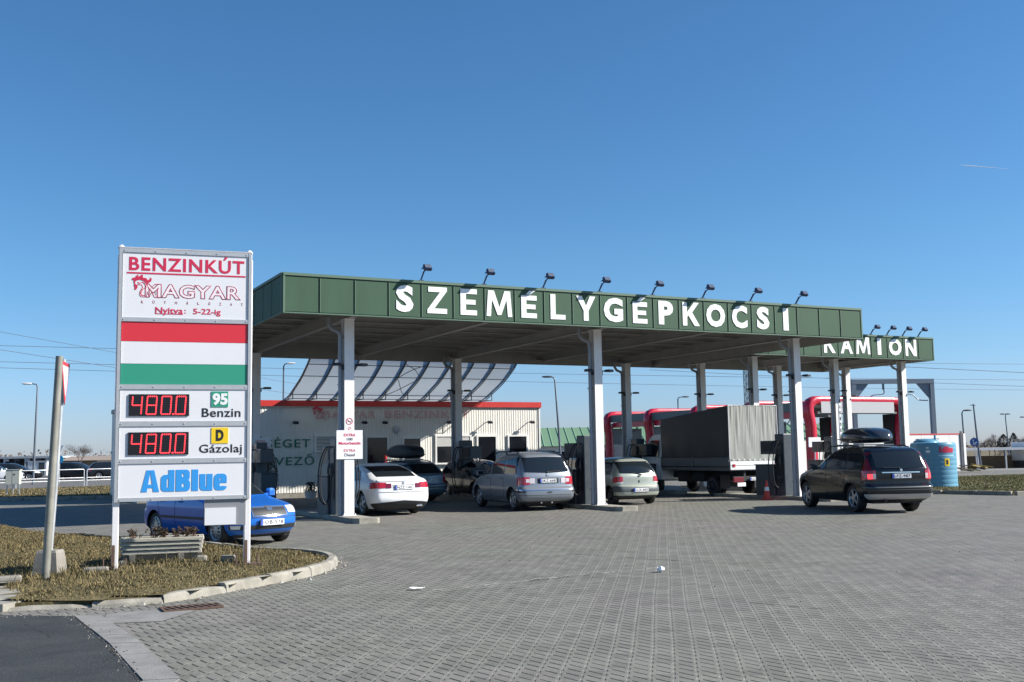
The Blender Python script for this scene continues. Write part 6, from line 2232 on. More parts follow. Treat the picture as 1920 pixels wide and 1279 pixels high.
def roof_box(label, L, w, h, x, z, parent_car, m='gloss_black'):
    """separate thing carried by the car: placed in world space from the car's frame"""
    r = thing('roof_box', label, 'roof box')
    mb = MB()
    secs = []
    N = 16
    for i in range(N + 1):
        t = i / N
        k = (1 - abs(2 * t - 1) ** 3.2) ** 0.5
        nose = 1.0 if t < 0.5 else 1 - 0.25 * ((t - 0.5) / 0.5) ** 2
        ww = w * (0.35 + 0.65 * k) * (1.0 if t < 0.6 else 1 - 0.3 * ((t - .6) / .4) ** 1.5)
        hh = h * (0.18 + 0.82 * k * nose) * (1 if t < 0.55 else 1 - 0.45 * ((t - .55) / .45) ** 1.6)
        ring = []
        for a in range(16):
            q = 2 * math.pi * a / 16
            c, s_ = math.cos(q), math.sin(q)
            yy = math.copysign(abs(c) ** 0.5, c) * ww / 2
            zz = math.copysign(abs(s_) ** 0.6, s_)
            zz = (zz * 0.72 if zz > 0 else zz * 0.28) * hh
            ring.append(((t - 0.5) * L, yy, zz + 0.28 * h))
        secs.append(ring)
    vs = [p for r_ in secs for p in r_]
    fs = []
    for i in range(N):
        for k in range(16): fs.append([i * 16 + k, (i + 1) * 16 + k, (i + 1) * 16 + (k + 1) % 16, i * 16 + (k + 1) % 16])
    fs.append(list(range(16))); fs.append([N * 16 + k for k in range(16)][::-1])
    mb.add(vs, fs)
    mb.build('shell', m, r, smooth=50)
    mb = MB()
    for s_ in (-1, 1):
        mb.tube([(-L * 0.47, s_ * w * 0.36, h * 0.28), (-L * 0.3, s_ * (w * 0.5), h * 0.28), (L * 0.2, s_ * (w * 0.5), h * 0.28), (L * 0.42, s_ * w * 0.36, h * 0.28)], 0.012, 5)
    mb.build('seam_strip', 'plastic', r)
    for xx in (-L * 0.22, L * 0.2):
        mb = MB()
        mb.box((xx, 0, -0.035), (0.07, w * 1.35, 0.03)); mb.build('cross_bar', 'rail_metal', r)
    r.matrix_world = parent_car.matrix_basis @ Matrix.Translation((x, 0, z))
    return r
M['gloss_black'] = mat('gloss_black_shell', (0.02, 0.025, 0.035), 0.18, coat=0.6)
M['skid_silver'] = mat('skid_silver', (0.5, 0.5, 0.5), 0.4, metal=0.3)
M['rail_metal'] = mat('rail_metal', (0.30, 0.31, 0.33), 0.35, metal=0.6)

def wheels(r, c, rim='rim', spokes=5, wd=0.2, inset=0.02):
    for wx in c.wx:
        for sd in (-1, 1):
            y = sd * (c.fw(c.wr) - wd / 2 - inset)
            wheel(r, wx, y, c.wr, sd, rim, spokes, wd)
def underside(r, c):
    mb = MB(); mb.box2((0.35, -c.fw(c.z0) * 0.8, c.z0 - 0.05), (c.L - 0.4, c.fw(c.z0) * 0.8, c.z0 + 0.03)); mb.build('floor_pan', 'chassis', r)
def wiper(r, c, y0, y1, z0, z1):
    mb = MB()
    mb.tube([(c.end_x('rear', y0, z0) - 0.02, y0, z0), (c.end_x('rear', y1, z1) - 0.022, y1, z1)], 0.010, 5)
    mb.lathe([(0.03, -0.02), (0.025, 0.01)], 10, 0, Matrix.Translation((c.end_x('rear', y0, z0) - 0.012, y0, z0)))
    mb.build('wiper', 'plastic', r)
def emblem(r, c, z, end, size=0.045):
    x = c.end_x(end, 0, z)
    s = -1 if end == 'rear' else 1
    mb = MB(); mb.lathe([(size, 0), (size * 0.9, 0.012), (0, 0.014)], 18, 0, Matrix.Translation((x + s * 0.004, 0, z)) @ Matrix.Rotation(R(90) * s, 4, 'Y'))
    mb.build('badge', 'chrome', r, smooth=40)

def white_liftback():
    c = Car(4.66, [(.20, .20), (.30, .07), (.48, 0), (.66, .02), (.80, .035), (.93, .06), (1.0, .12), (1.03, .26), (1.07, .46), (1.20, .82), (1.34, 1.25), (1.42, 1.65), (1.46, 2.3)],
            [(.20, 4.48), (.34, 4.63), (.5, 4.66), (.68, 4.6), (.78, 4.35), (.90, 3.85), (.97, 3.5), (1.1, 3.25), (1.3, 2.85), (1.41, 2.6), (1.46, 2.4)],
            [(.20, .80), (.34, .87), (.55, .90), (.72, .905), (.88, .885), (.98, .84), (1.06, .79), (1.2, .735), (1.34, .66), (1.42, .57), (1.46, .36)], 1.05, 3.74, .325, 0.25, 0.36, (0.13, 0.25))
    r = thing('white_car', 'white five door liftback at the pump beside the nearest white column', 'car')
    b = c.body(['paint_white', 'plastic'], r)
    underside(r, c)
    c.patch_end('rear_window', 'car_glass', r, 'rear', (0, .60), None, 1.085, 1.37, 0.008, 10, 8, join=True, zin=(1.085, 1.385))
    c.patch_side('window', 'car_glass', r, (1.48, 1.75), (2.42, 2.42), [(1.4, .97), (2.5, .955)], [(1.4, 1.20), (1.75, 1.335), (2.5, 1.375)])
    c.patch_side('window', 'car_glass', r, (2.5, 2.5), (3.45, 2.72), [(2.4, .955), (3.5, .945)], [(2.4, 1.375), (2.8, 1.36), (3.5, .95)])
    c.patch_side('quarter_window', 'car_glass', r, (1.18, 1.42), (1.45, 1.70), [(1.1, .985), (1.7, .97)], [(1.1, 1.03), (1.42, 1.22), (1.75, 1.33)], nx=6)
    c.patch_end('windscreen', 'car_glass', r, 'front', (0, .66), None, 1.0, 1.38, 0.008, 10, 8, join=True)
    c.patch_end('tail_lamp', 'tail_red', r, 'rear', .50, .42, .76, .935, 0.010, 12, 4, zin=(.78, .93))
    c.patch_end('tail_lamp_inner', 'tail_dark', r, 'rear', (.36, .52), None, .775, .90, 0.012, 5, 4)
    c.patch_end('rear_valance', 'plastic', r, 'rear', 0, .38, .19, .345, 0.012, 14, 3, join=True, zin=(.2, .43))
    c.patch_end('boot_seam', 'plastic', r, 'rear', (0, .74), None, .655, .667, 0.006, 10, 1, join=True)
    c.patch_end('boot_lip', 'paint_white', r, 'rear', (0, .70), None, .965, 1.01, 0.03, 10, 2, join=True)
    c.patch_end('tailgate_recess', 'plastic', r, 'rear', (0, .33), None, .848, .86, 0.006, 8, 1, join=True)
    plate(r, c.end_x('rear', 0, .79) - 0.012, .79, 'NZZ 144', 'rear')
    emblem(r, c, .915, 'rear')
    for y in (.52,):
        mb = MB(); mb.box((c.end_x('rear', y, .28) - 0.01, -y, .27), (.05, .18, .05), 0, 0, bev=0.015); mb.build('exhaust', 'chrome', r)
    for sd in (-1, 1): mirror(r, c, 3.2, .98, 'paint_white', sd)
    handles(r, c, (1.75, 2.75), .84, 'paint_white')
    seam(r, c, [(2.45, .95), (2.45, .35), (3.4, .33), (3.52, .6), (3.45, .93)])
    seam(r, c, [(1.42, .96), (1.45, .72), (1.62, .5)])
    wheels(r, c, 'rim', 5)
    return r, c
def silver_minivan():
    c = Car(4.63, [(.24, .22), (.32, .06), (.45, 0), (.58, .0), (.66, .04), (.70, .10), (.98, .13), (1.08, .16), (1.3, .24), (1.52, .33), (1.62, .40), (1.68, .58), (1.72, 1.3)],
            [(.24, 4.46), (.38, 4.6), (.58, 4.63), (.78, 4.45), (.92, 4.1), (1.02, 3.75), (1.1, 3.5), (1.3, 3.1), (1.52, 2.7), (1.64, 2.4), (1.72, 2.0)],
            [(.24, .80), (.38, .88), (.6, .905), (.85, .90), (1.02, .89), (1.12, .87), (1.35, .82), (1.55, .755), (1.64, .69), (1.69, .58), (1.72, .38)], .83, 3.67, .325, 0.20, 0.40, (0.07, 0.28))
    r = thing('silver_minivan', 'silver grey minivan with roof rails parked centre stage at the pumps', 'car')
    c.body(['paint_silver', 'plastic'], r)
    underside(r, c)
    c.patch_end('rear_window', 'car_glass', r, 'rear', (0, .70), None, 1.13, 1.55, 0.008, 12, 8, join=True, zin=(1.10, 1.57))
    for a, b, hi in (((.42, .52), (1.32, 1.32), 1.575), ((1.40, 1.40), (2.42, 2.42), 1.585), ((2.50, 2.50), (3.5, 2.75), 1.585)):
        c.patch_side('window', 'car_glass', r, a, b, [(.3, 1.09), (3.5, 1.04)], [(.3, hi - .02), (1.3, hi), (2.75, hi - .03), (3.5, 1.06)])
    c.patch_end('windscreen', 'car_glass', r, 'front', (0, .70), None, 1.08, 1.6, 0.008, 10, 8, join=True)
    c.patch_end('tail_lamp', 'tail_red', r, 'rear', .57, .36, .75, 1.00, 0.010, 12, 5, zin=(.77, .98))
    c.patch_end('tail_lamp_inner', 'tail_clear', r, 'rear', (.42, .57), None, .80, .95, 0.011, 6, 4)
    c.patch_end('lamp_ring', 'tail_clear', r, 'rear', (.58, .69), None, .83, .93, 0.016, 6, 3)
    c.patch_end('bumper_strip', 'chrome', r, 'rear', 0, .40, .60, .635, 0.012, 14, 2, join=True)
    c.patch_end('bumper_rub', 'plastic', r, 'rear', .74, .72, .545, .585, 0.012, 8, 2)
    c.patch_end('bumper_groove', 'plastic', r, 'rear', 0, .30, .46, .47, 0.006, 14, 1, join=True)
    c.patch_end('bumper_foot', 'plastic', r, 'rear', 0, .42, .23, .27, 0.006, 14, 1, join=True)
    c.patch_end('plate_recess', 'plastic', r, 'rear', (0, .34), None, .80, .95, 0.004, 8, 3, join=True)
    c.patch_end('tow_cover', 'plastic', r, 'rear', (0, .07), None, .525, .56, 0.012, 4, 1, join=True)
    plate(r, c.end_x('rear', 0, .87) - 0.014, .875, 'SKZ-668', 'rear')
    emblem(r, c, 1.03, 'rear', .05)
    wiper(r, c, 0.0, -.42, 1.13, 1.15)
    for y in (-.12, .22):
        mb = MB(); mb.tube([(.12, y, .24), (.35, y, .25)], .028, 8); mb.build('exhaust', 'chrome', r)
    for sd in (-1, 1): mirror(r, c, 3.3, 1.06, 'paint_silver', sd)
    handles(r, c, (1.55, 2.65), .95, 'paint_silver')
    seam(r, c, [(2.46, 1.06), (2.46, .38), (3.55, .36), (3.68, .7), (3.6, 1.02)])
    seam(r, c, [(2.40, .38), (1.45, .38), (1.36, .6), (1.36, 1.08)])
    c.patch_side('rub_strip', 'chrome', r, (1.3, 1.3), (3.2, 3.2), [(1, .555), (4, .555)], [(1, .585), (4, .585)], 0.01, True, 14, 1)
    rails(r, c, .75, 2.75, 1.685, 'plastic', -0.03)
    wheels(r, c, 'rim', 5)
    return r, c
def green_hatchback():
    c = Car(3.64, [(.22, .12), (.32, .02), (.46, 0), (.58, .03), (.63, .08), (.88, .10), (.97, .13), (1.15, .21), (1.34, .33), (1.41, .42), (1.46, .62), (1.50, 1.15)],
            [(.22, 3.5), (.36, 3.62), (.55, 3.62), (.72, 3.45), (.86, 3.1), (.94, 2.85), (1.05, 2.6), (1.25, 2.25), (1.4, 1.9), (1.46, 1.75), (1.50, 1.55)],
            [(.22, .73), (.36, .80), (.55, .825), (.72, .83), (.90, .815), (1.0, .785), (1.2, .71), (1.36, .63), (1.43, .55), (1.47, .46), (1.50, .30)], .60, 2.97, .285, 0.22, 0.36, (0.10, 0.26))
    r = thing('green_hatchback', 'small pale green hatchback with grey bumper between column and truck', 'car')
    c.body(['paint_champagne', 'plastic'], r, 0.05)
    underside(r, c)
    c.patch_end('rear_window', 'car_glass', r, 'rear', (0, .63), None, 1.0, 1.36, 0.008, 10, 8, join=True, zin=(.985, 1.37))
    c.patch_side('window', 'car_glass', r, (.50, .58), (1.25, 1.25), [(.4, .96), (1.3, .93)], [(.4, 1.27), (.6, 1.335), (1.3, 1.365)])
    c.patch_side('window', 'car_glass', r, (1.32, 1.32), (2.62, 2.0), [(1.3, .93), (2.7, .91)], [(1.3, 1.365), (2.0, 1.35), (2.65, .93)])
    c.patch_end('windscreen', 'car_glass', r, 'front', (0, .62), None, .98, 1.38, 0.008, 10, 8, join=True)
    c.patch_end('tail_lamp', 'tail_red', r, 'rear', .56, .34, .70, .88, 0.012, 10, 5, zin=(.735, .90))
    c.patch_end('lamp_foot', 'plate', r, 'rear', (.56, .74), None, .69, .715, 0.012, 6, 1)
    c.patch_end('bumper_top', 'grey_plastic', r, 'rear', 0, .36, .42, .60, 0.012, 14, 4, join=True, zin=(.42, .575))
    c.patch_end('bumper_lip', 'paint_champagne', r, 'rear', 0, .32, .30, .41, 0.022, 14, 3, join=True)
    c.patch_end('bumper_foot', 'plastic', r, 'rear', 0, .30, .22, .29, 0.008, 14, 2, join=True)
    plate(r, c.end_x('rear', 0, .47) - 0.03, .475, 'LLX-005', 'rear')
    emblem(r, c, .90, 'rear', .04)
    mb = MB(); mb.box((c.end_x('rear', 0, .74) - .006, 0, .735), (.012, .035, .07)); mb.build('lock', 'plastic', r)
    wiper(r, c, -.10, .26, .955, 1.03)
    for sd in (-1, 1): mirror(r, c, 2.45, .95, 'paint_champagne', sd)
    handles(r, c, (1.42,), .80, 'paint_champagne')
    seam(r, c, [(1.28, .92), (1.25, .34), (2.55, .33), (2.68, .6), (2.6, .90)])
    wheels(r, c, 'rim_dark', 8, 0.175)
    return r, c
def black_estate():
    c = Car(4.80, [(.30, .30), (.40, .09), (.52, 0), (.66, .0), (.72, .04), (.76, .09), (1.08, .10), (1.18, .13), (1.38, .22), (1.56, .33), (1.64, .43), (1.70, .68), (1.735, 1.5)],
            [(.30, 4.62), (.46, 4.77), (.7, 4.8), (.92, 4.68), (1.02, 4.3), (1.09, 3.85), (1.16, 3.55), (1.35, 3.2), (1.55, 2.8), (1.67, 2.5), (1.735, 2.1)],
            [(.30, .84), (.45, .92), (.65, .945), (.9, .95), (1.08, .935), (1.18, .905), (1.38, .85), (1.56, .785), (1.65, .72), (1.70, .62), (1.735, .40)], 1.08, 3.94, .372, 0.20, 0.40, (0.10, 0.26))
    r = thing('black_estate_car', 'large black estate car with lit brake lamp carrying a black roof box', 'car')
    c.body(['paint_black', 'plastic'], r)
    underside(r, c)
    c.patch_end('rear_window', 'car_glass', r, 'rear', (0, .66), None, 1.17, 1.56, 0.008, 12, 8, join=True, zin=(1.14, 1.58))
    for a, b in (((.50, .62), (1.30, 1.30)), ((1.38, 1.38), (2.45, 2.45)), ((2.53, 2.53), (3.55, 2.90))):
        c.patch_side('window', 'car_glass', r, a, b, [(.4, 1.16), (3.6, 1.11)], [(.4, 1.47), (.7, 1.55), (2.5, 1.585), (2.9, 1.555), (3.6, 1.13)])
        c.patch_side('window_frame', 'plastic', r, (a[0] - .025, a[1] - .02), (b[0] + .025, b[1] + .02), [(.4, 1.14), (3.6, 1.09)], [(.4, 1.49), (.7, 1.57), (2.5, 1.60), (2.9, 1.575), (3.6, 1.15)], 0.003)
    c.patch_end('windscreen', 'car_glass', r, 'front', (0, .72), None, 1.16, 1.62, 0.008, 10, 8, join=True)
    # tall tail lamps climbing the rear pillars
    c.patch_end('tail_lamp', 'tail_pillar', r, 'rear', .765, .40, 1.10, 1.56, 0.014, 8, 8, zin=(1.10, 1.57))
    c.patch_end('brake_lamp', 'tail_red', r, 'rear', .68, .42, .86, 1.10, 0.014, 10, 4)
    c.patch_end('brake_light', 'brake_on', r, 'rear', (.76, .86), None, .885, 1.01, 0.018, 5, 3)
    c.patch_end('clear_lamp', 'tail_clear', r, 'rear', (.68, .755), None, .885, 1.02, 0.018, 5, 3)
    c.patch_end('chrome_strip', 'chrome', r, 'rear', (0, .52), None, 1.035, 1.06, 0.018, 10, 1, join=True)
    c.patch_end('bumper_step', 'grey_plastic', r, 'rear', 0, .5, .655, .685, 0.014, 14, 2, join=True)
    c.patch_end('bumper_line', 'grey_plastic', r, 'rear', 0, .5, .60, .615, 0.012, 14, 1, join=True)
    c.patch_end('skid_plate', 'skid_silver', r, 'rear', 0, .32, .36, .50, 0.022, 14, 3, join=True)
    c.patch_end('bumper_foot', 'plastic', r, 'rear', 0, .34, .29, .355, 0.012, 14, 2, join=True)
    plate(r, c.end_x('rear', 0, .95) - 0.015, .955, 'LFZ-987', 'rear')
    emblem(r, c, 1.10, 'rear', .04)
    wiper(r, c, 0.05, .48, 1.17, 1.17)
    mb = MB(); mb.tube([(.10, .45, .33), (.4, .45, .34)], .035, 8); mb.build('exhaust', 'plastic', r)
    for sd in (-1, 1): mirror(r, c, 3.42, 1.15, 'paint_black', sd)
    handles(r, c, (1.65, 2.75), 1.0, 'paint_black')
    seam(r, c, [(2.49, 1.1), (2.49, .42), (3.55, .42), (3.68, .7), (3.6, 1.1)])
    seam(r, c, [(2.43, .42), (1.62, .42), (1.4, .75), (1.34, 1.14)])
    rails(r, c, .80, 2.85, 1.69, 'plastic', -0.02)
    for s_ in (1,):
        c.patch_side('arch_trim', 'plastic', r, (.66, .66), (1.5, 1.5), [(.6, .72), (1.08, .775), (1.6, .72)], [(.6, .74), (1.08, .81), (1.6, .74)], 0.008, True, 12, 1)
    wheels(r, c, 'rim', 5, 0.235)
    return r, c
def blue_hatchback():
    c = Car(3.97, [(.22, .14), (.34, .02), (.5, 0), (.62, .03), (.66, .08), (.9, .11), (.99, .15), (1.2, .26), (1.36, .38), (1.41, .5), (1.45, 1.1)],
            [(.20, 3.80), (.30, 3.93), (.44, 3.97), (.56, 3.95), (.66, 3.90), (.74, 3.80), (.80, 3.55), (.87, 3.15), (.92, 2.9), (1.02, 2.68), (1.2, 2.35), (1.35, 2.02), (1.41, 1.85), (1.45, 1.6)],
            [(.20, .74), (.32, .80), (.5, .82), (.7, .825), (.84, .805), (.94, .785), (1.04, .755), (1.2, .69), (1.35, .60), (1.41, .51), (1.45, .32)], .72, 3.18, .295, 0.22, 0.34, (0.10, 0.22))
    r = thing('blue_hatchback', 'bright blue hatchback passing behind the price pylon', 'car')
    c.body(['paint_blue', 'plastic'], r, 0.05)
    underside(r, c)
    c.patch_end('windscreen', 'car_glass', r, 'front', (0, .64), None, .945, 1.38, 0.008, 12, 8, join=True)
    c.patch_end('rear_window', 'car_glass', r, 'rear', (0, .60), None, 1.02, 1.36, 0.008, 10, 6, join=True)
    c.patch_side('window', 'car_glass', r, (.50, .62), (1.60, 1.60), [(.4, .95), (1.7, .93)], [(.4, 1.24), (.7, 1.315), (1.7, 1.345)])
    c.patch_side('window', 'car_glass', r, (1.68, 1.68), (2.72, 2.15), [(1.6, .93), (2.8, .91)], [(1.6, 1.345), (2.15, 1.32), (2.75, .93)])
    c.patch_end('headlamp', 'headlamp', r, 'front', .42, 3.58, .60, .755, 0.012, 12, 5, zin=(.615, .745))
    c.patch_end('grille_frame', 'chrome', r, 'front', (0, .385), None, .565, .745, 0.014, 10, 4, join=True, zin=(.56, .755))
    c.patch_end('grille', 'plastic', r, 'front', (0, .355), None, .59, .725, 0.020, 10, 4, join=True)
    c.patch_end('grille_tongue', 'chrome', r, 'front', (0, .055), None, .675, .76, 0.026, 4, 3, join=True)
    c.patch_end('lower_intake', 'plastic', r, 'front', 0, 3.62, .315, .40, 0.010, 14, 3, join=True)
    c.patch_end('fog_lamp', 'headlamp', r, 'front', .60, 3.66, .33, .40, 0.016, 6, 3)
    c.patch_end('bumper_line', 'plastic', r, 'front', 0, 3.5, .535, .545, 0.008, 14, 1, join=True)
    plate(r, c.end_x('front', 0, .45) + 0.02, .45, 'IOB-578', 'front')
    for sd in (-1, 1): mirror(r, c, 2.55, .95, 'paint_blue', sd)
    handles(r, c, (1.05, 1.85), .83, 'paint_blue')
    seam(r, c, [(1.64, .92), (1.64, .34), (2.72, .33), (2.85, .6), (2.75, .9)])
    seam(r, c, [(1.58, .34), (1.12, .36), (.95, .6), (.82, .95)])
    c.patch_side('rub_strip', 'plastic', r, (1.05, 1.05), (2.8, 2.8), [(1, .49), (3, .49)], [(1, .54), (3, .54)], 0.01, True, 14, 1)
    wheels(r, c, 'rim', 11, 0.185)
    return r, c
def estate(label, name, paint, rail=True, box=False):
    c = Car(4.65, [(.22, .20), (.32, .05), (.46, 0), (.60, .02), (.65, .07), (.92, .10), (1.0, .14), (1.2, .32), (1.36, .48), (1.42, .62), (1.47, 1.3)],
            [(.22, 4.45), (.36, 4.62), (.55, 4.65), (.7, 4.55), (.80, 4.2), (.9, 3.75), (.96, 3.45), (1.08, 3.2), (1.28, 2.8), (1.41, 2.45), (1.47, 2.0)],
            [(.22, .78), (.36, .85), (.55, .875), (.75, .875), (.92, .85), (1.0, .82), (1.2, .74), (1.36, .66), (1.42, .58), (1.47, .36)], 1.0, 3.68, .315, 0.22, 0.36, (0.10, 0.25))
    r = thing(name, label, 'car')
    c.body([paint, 'plastic'], r)
    underside(r, c)
    c.patch_end('rear_window', 'car_glass', r, 'rear', (0, .62), None, 1.02, 1.36, 0.008, 10, 6, join=True)
    for a, b in (((.48, .60), (1.25, 1.25)), ((1.32, 1.32), (2.35, 2.35)), ((2.42, 2.42), (3.4, 2.75))):
        c.patch_side('window', 'car_glass', r, a, b, [(.4, .96), (3.5, .935)], [(.4, 1.28), (.7, 1.34), (2.4, 1.37), (2.8, 1.34), (3.45, .95)])
    c.patch_end('windscreen', 'car_glass', r, 'front', (0, .66), None, .985, 1.39, 0.008, 10, 6, join=True)
    c.patch_end('tail_lamp', 'tail_red', r, 'rear', .62, .36, .68, 1.0, 0.010, 8, 4)
    c.patch_end('headlamp', 'headlamp', r, 'front', .50, 4.1, .62, .76, 0.012, 8, 4)
    c.patch_end('grille', 'plastic', r, 'front', (0, .42), None, .45, .66, 0.012, 8, 3, join=True)
    c.patch_end('bumper_strip', 'plastic', r, 'rear', 0, .45, .50, .55, 0.010, 12, 2, join=True)
    plate(r, c.end_x('rear', 0, .78) - 0.014, .78, 'KVT-312' if False else 'MCF-550', 'rear')
    for sd in (-1, 1): mirror(r, c, 3.15, .98, paint, sd)
    handles(r, c, (1.55, 2.6), .83, paint)
    seam(r, c, [(2.38, .94), (2.38, .36), (3.4, .34), (3.5, .6), (3.4, .92)])
    if rail: rails(r, c, .75, 2.75, 1.42, 'plastic', 0.0, 0.06)
    wheels(r, c, 'rim', 7)
    return r, c
CARS = {}
def place_all():
    r, c = white_liftback(); place_car(r, -4.22, 32.05, -29, c.L)
    r, c = silver_minivan(); place_car(r, 0.15, 33.4, -22.5, c.L)
    r, c = green_hatchback(); place_car(r, 3.25, 35.5, -24, c.L)
    r, c = black_estate(); place_car(r, 9.58, 29.75, -9, c.L)
    roof_box('glossy black roof box on the black estate car at the right', 2.25, 0.86, 0.44, 2.0, 1.80, r)
    r, c = blue_hatchback(); place_car(r, -6.12, 22.25, 135, c.L)
    r, c = estate('blue grey estate car with a black roof box beside the shop door', 'blue_estate_car', 'paint_bluegrey'); place_car(r, -4.5, 39.9, -42, c.L)
    roof_box('matt black roof box on the blue grey estate by the shop', 1.95, 0.80, 0.52, 1.65, 1.55, r, 'plastic')
    base, cb = estate('dark car half hidden behind the pump left of the silver minivan', 'dark_car', 'paint_dark', False)
    place_car(base, -1.3, 40.6, 155, cb.L)
    k = copy_tree(base); k['label'] = 'dark car mostly hidden behind the pump right of the silver minivan'; place_car(k, 3.4, 43.0, 160, cb.L)
    # yard beyond the railings at the left: parked cars
    w, cw = estate('white parked car with a lit red tail lamp behind the grey cabinet, far left', 'parked_car', 'paint_white', False)
    w['group'] = 'cars parked beyond the railings'
    place_car(w, -41.0, 84, 75, cw.L)
    lst = [(-43.0, 92, 80, 'paint_dark', 'dark parked car under the long grey shed at the left edge'), (-38.0, 93, 95, 'paint_dark', 'dark parked car behind the white one with the red lamp, far left'), (-33.9, 91, 70, 'paint_dark', 'dark parked car between the white container and the pale pole'), (-30.6, 90, 100, 'paint_white', 'white parked car right of the pale pole behind the railings'), (-28.0, 88, 60, 'paint_silver', 'silver parked car behind the railing nearest the price pylon')]
    for x, y, h, p, lb in lst:
        k = copy_tree(w); k['label'] = lb
        place_car(k, x, y, h, cw.L)
        if p != 'paint_white':
            for ch in k.children:
                if ch.name.split('.')[0] in ('body', 'mirror', 'door_handle'):
                    ch.data = ch.data.copy(); ch.data.materials[0] = M[p]
    for x, y, h, lb in ((47.5, 116, 85, 'white parked car under the larger white roofed shelter, far right'), (40.3, 118, 95, 'white parked car left of the larger white roofed shelter, far right'), (58.5, 118, 90, 'white parked car beside the white kiosk, far right')):
        k = copy_tree(w); k['label'] = lb; k['group'] = 'cars parked at the far right'
        place_car(k, x, y, h, cw.L); k.location.z = terrain(x, y) + 0.01
place_all()

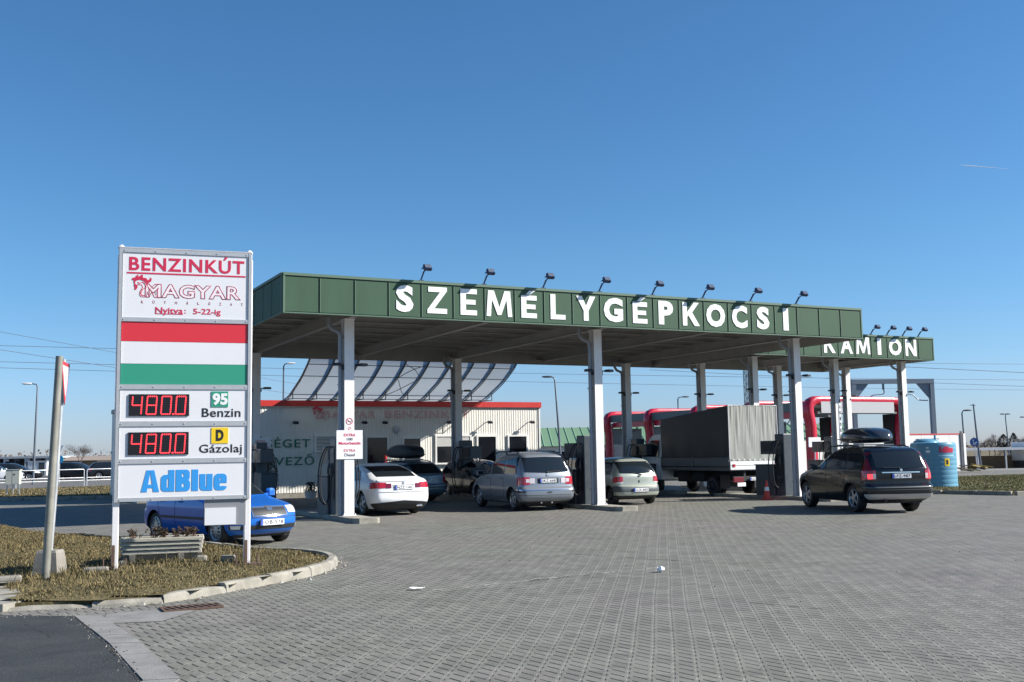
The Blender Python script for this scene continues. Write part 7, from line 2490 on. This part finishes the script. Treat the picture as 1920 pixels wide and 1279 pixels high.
# ---------------------------------------------------------------- the tarpaulin truck
def make_truck():
    r = thing('tarpaulin_truck', 'small lorry with a dark tarpaulin body and pale rear flap', 'truck', (8.75, 38.95, 0.012), R(90 + 26.0))
    # x forward from the tail, y left
    Lb, Wb, zb, zt = 4.35, 2.2, 1.05, 3.28
    mb = MB()
    # tarpaulin: sides, top with a slight sag between hoops
    def side(sd):
        def fn(a, b):
            x = 0.02 + a * (Lb - 0.04); z = zb + 0.36 + b * (zt - 0.085 * x - zb - 0.36)
            y = Wb / 2 + 0.012 * math.sin(a * 23) * (1 - b) + 0.02 * math.sin(b * 3.1)
            return (x, sd * y, z)
        mb.grid(fn, 24, 10, 0, flip=(sd > 0))
    side(1); side(-1)
    def top(a, b):
        x = 0.02 + a * (Lb - 0.04); y = (b - .5) * Wb
        return (x, y, zt - 0.085 * x - 0.02 * abs(math.sin(a * math.pi * 4)) * (1 - abs(2 * b - 1)))
    mb.grid(top, 24, 6, 0)
    mb.add([(Lb - .02, -Wb / 2, zb), (Lb - .02, Wb / 2, zb), (Lb - .02, Wb / 2, zt - .37), (Lb - .02, -Wb / 2, zt - .37)], [(0, 1, 2, 3)])
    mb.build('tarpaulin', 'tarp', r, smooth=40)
    mb = MB()
    def rear(a, b):
        y = (0.5 - a) * Wb; z = zb + 0.22 + b * (zt - zb - 0.22)
        f = 0.009 * math.sin(a * 43 + 2.6 * math.sin(a * 7) + 1.3 * b) * (0.25 + 0.75 * b) + 0.006 * math.sin(a * 97 + 3 * math.sin(a * 13) - b * 4) * b + 0.008 * math.sin(a * 11 + 4 * b)
        return (-0.01 - abs(f) * 1.2, y, z)
    mb.grid(rear, 90, 16, 0, flip=False)
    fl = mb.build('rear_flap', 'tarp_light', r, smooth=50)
    mb = MB()
    mb.tube([(-0.02, Wb / 2, zb + .3), (-0.02, Wb / 2 + 0.005, zt), (-0.02, -Wb / 2, zt), (-0.02, -Wb / 2, zb + .3)], 0.02, 6)
    for i in range(9):
        mb.box((-0.05, (i / 8 - .5) * (Wb - 0.3), zb + 0.27), (0.03, 0.05, 0.03))
    mb.build('flap_edge', 'plate', fl)
    for sd in (-1, 1):
        mb = MB()
        for k in range(2):
            mb.box((0.02 + Lb * (0.25 + 0.5 * k), sd * (Wb / 2 + 0.012), zb + 0.19), (Lb / 2 - 0.03, 0.035, 0.32))
        for x in (0.03, Lb / 2, Lb - 0.04):
            mb.box((x, sd * (Wb / 2 + 0.02), zb + 0.18), (0.06, 0.05, 0.40))
        mb.build('drop_side', 'truck_grey', r)
    mb = MB(); mb.box((-0.03, 0, zb + 0.14), (0.04, Wb, 0.15)); mb.box((-0.032, 0, zb - 0.02), (0.045, Wb, 0.14))
    for sd in (-1, 1): mb.box((-0.06, sd * 0.95, zb + 0.06), (0.03, 0.1, 0.1), 1)
    mb.build('tail_board', ['truck_white', 'tail_red'], r)
    mb = MB(); mb.box2((0, -Wb / 2, zb - 0.13), (Lb, Wb / 2, zb - 0.005)); mb.build('load_bed', 'truck_grey', r)
    mb = MB()
    for y in (-.4, .4): mb.box2((0.05, y - .04, .62), (Lb + 1.3, y + .04, zb - .131))
    mb.tube([(1.2, -.7, .42), (1.2, .7, .42)], .09, 10)
    mb.box2((1.9, -.75, .5), (2.6, -.45, .85)); mb.box2((2.0, .5, .5), (2.7, .8, .85)); mb.box2((3.0, .45, .48), (3.6, .85, .88))
    mb.box2((0.0, -.95, .55), (.08, .95, .72))
    mb.build('frame', 'chassis', r)
    for sd in (-1, 1):
        mb = MB(); mb.box((0.0, sd * 0.75, .60), (0.10, 0.45, 0.18), 0, 0, bev=0.02); mb.build('tail_lamp', 'tail_dark', r)
        mb = MB(); mb.box((.72, sd * .78, .52), (.015, .45, .5)); mb.build('mud_flap', 'rubber', r)
        mb = MB(); mb.box2((-.035, sd * .62 - .18, .36), (-.025, sd * .62 + .18, .5)); mb.build('reflector', 'plate', r)
    plate(r, -0.06, .62, 'HRT-208' if False else 'KLD-411', 'rear', 0.0)
    for sd in (-1, 1):
        for k in (0, 1): wheel(r, 1.2, sd * (.92 - k * .24), .36, sd, 'rim_dark', 8, 0.2)
        wheel(r, 5.0, sd * .86, .36, sd, 'rim_dark', 8, 0.22)
    # cab
    mb = MB()
    prof = [(4.5, .55), (4.5, 2.2), (4.62, 2.32), (5.2, 2.34), (5.45, 2.22), (5.95, 1.5), (6.35, 1.22), (6.5, .95), (6.52, .5), (6.3, .42)]
    w = 1.0
    vs = [(x, -w * (0.86 if z > 1.7 else 1), z) for x, z in prof] + [(x, w * (0.86 if z > 1.7 else 1), z) for x, z in prof]
    n = len(prof)
    fs = [list(range(n)), list(range(2 * n - 1, n - 1, -1))]
    for i in range(n): fs.append([i, n + i, n + (i + 1) % n, (i + 1) % n])
    mb.add(vs, fs)
    cab = mb.build('cab', 'truck_white', r)
    for sd in (-1, 1):
        mb = MB(); mb.add([(4.75, sd * 1.005, 1.45), (5.85, sd * 1.005, 1.45), (5.45, sd * .89, 2.1), (4.8, sd * .89, 2.1)], [(0, 1, 2, 3) if sd < 0 else (3, 2, 1, 0)]); mb.build('window', 'car_glass', cab)
        mb = MB(); mb.tube([(5.75, sd * .98, 1.5), (5.85, sd * 1.2, 1.55)], .02, 6); mb.box((5.85, sd * 1.25, 1.7), (.10, .16, .36), 0, 0, bev=.03); mb.build('mirror', 'plastic', cab)
    mb = MB(); mb.add([(5.97, -.85, 1.52), (5.97, .85, 1.52), (5.5, .75, 2.18), (5.5, -.75, 2.18)], [(0, 1, 2, 3)]); mb.build('windscreen', 'car_glass', cab)
    return r
make_truck()
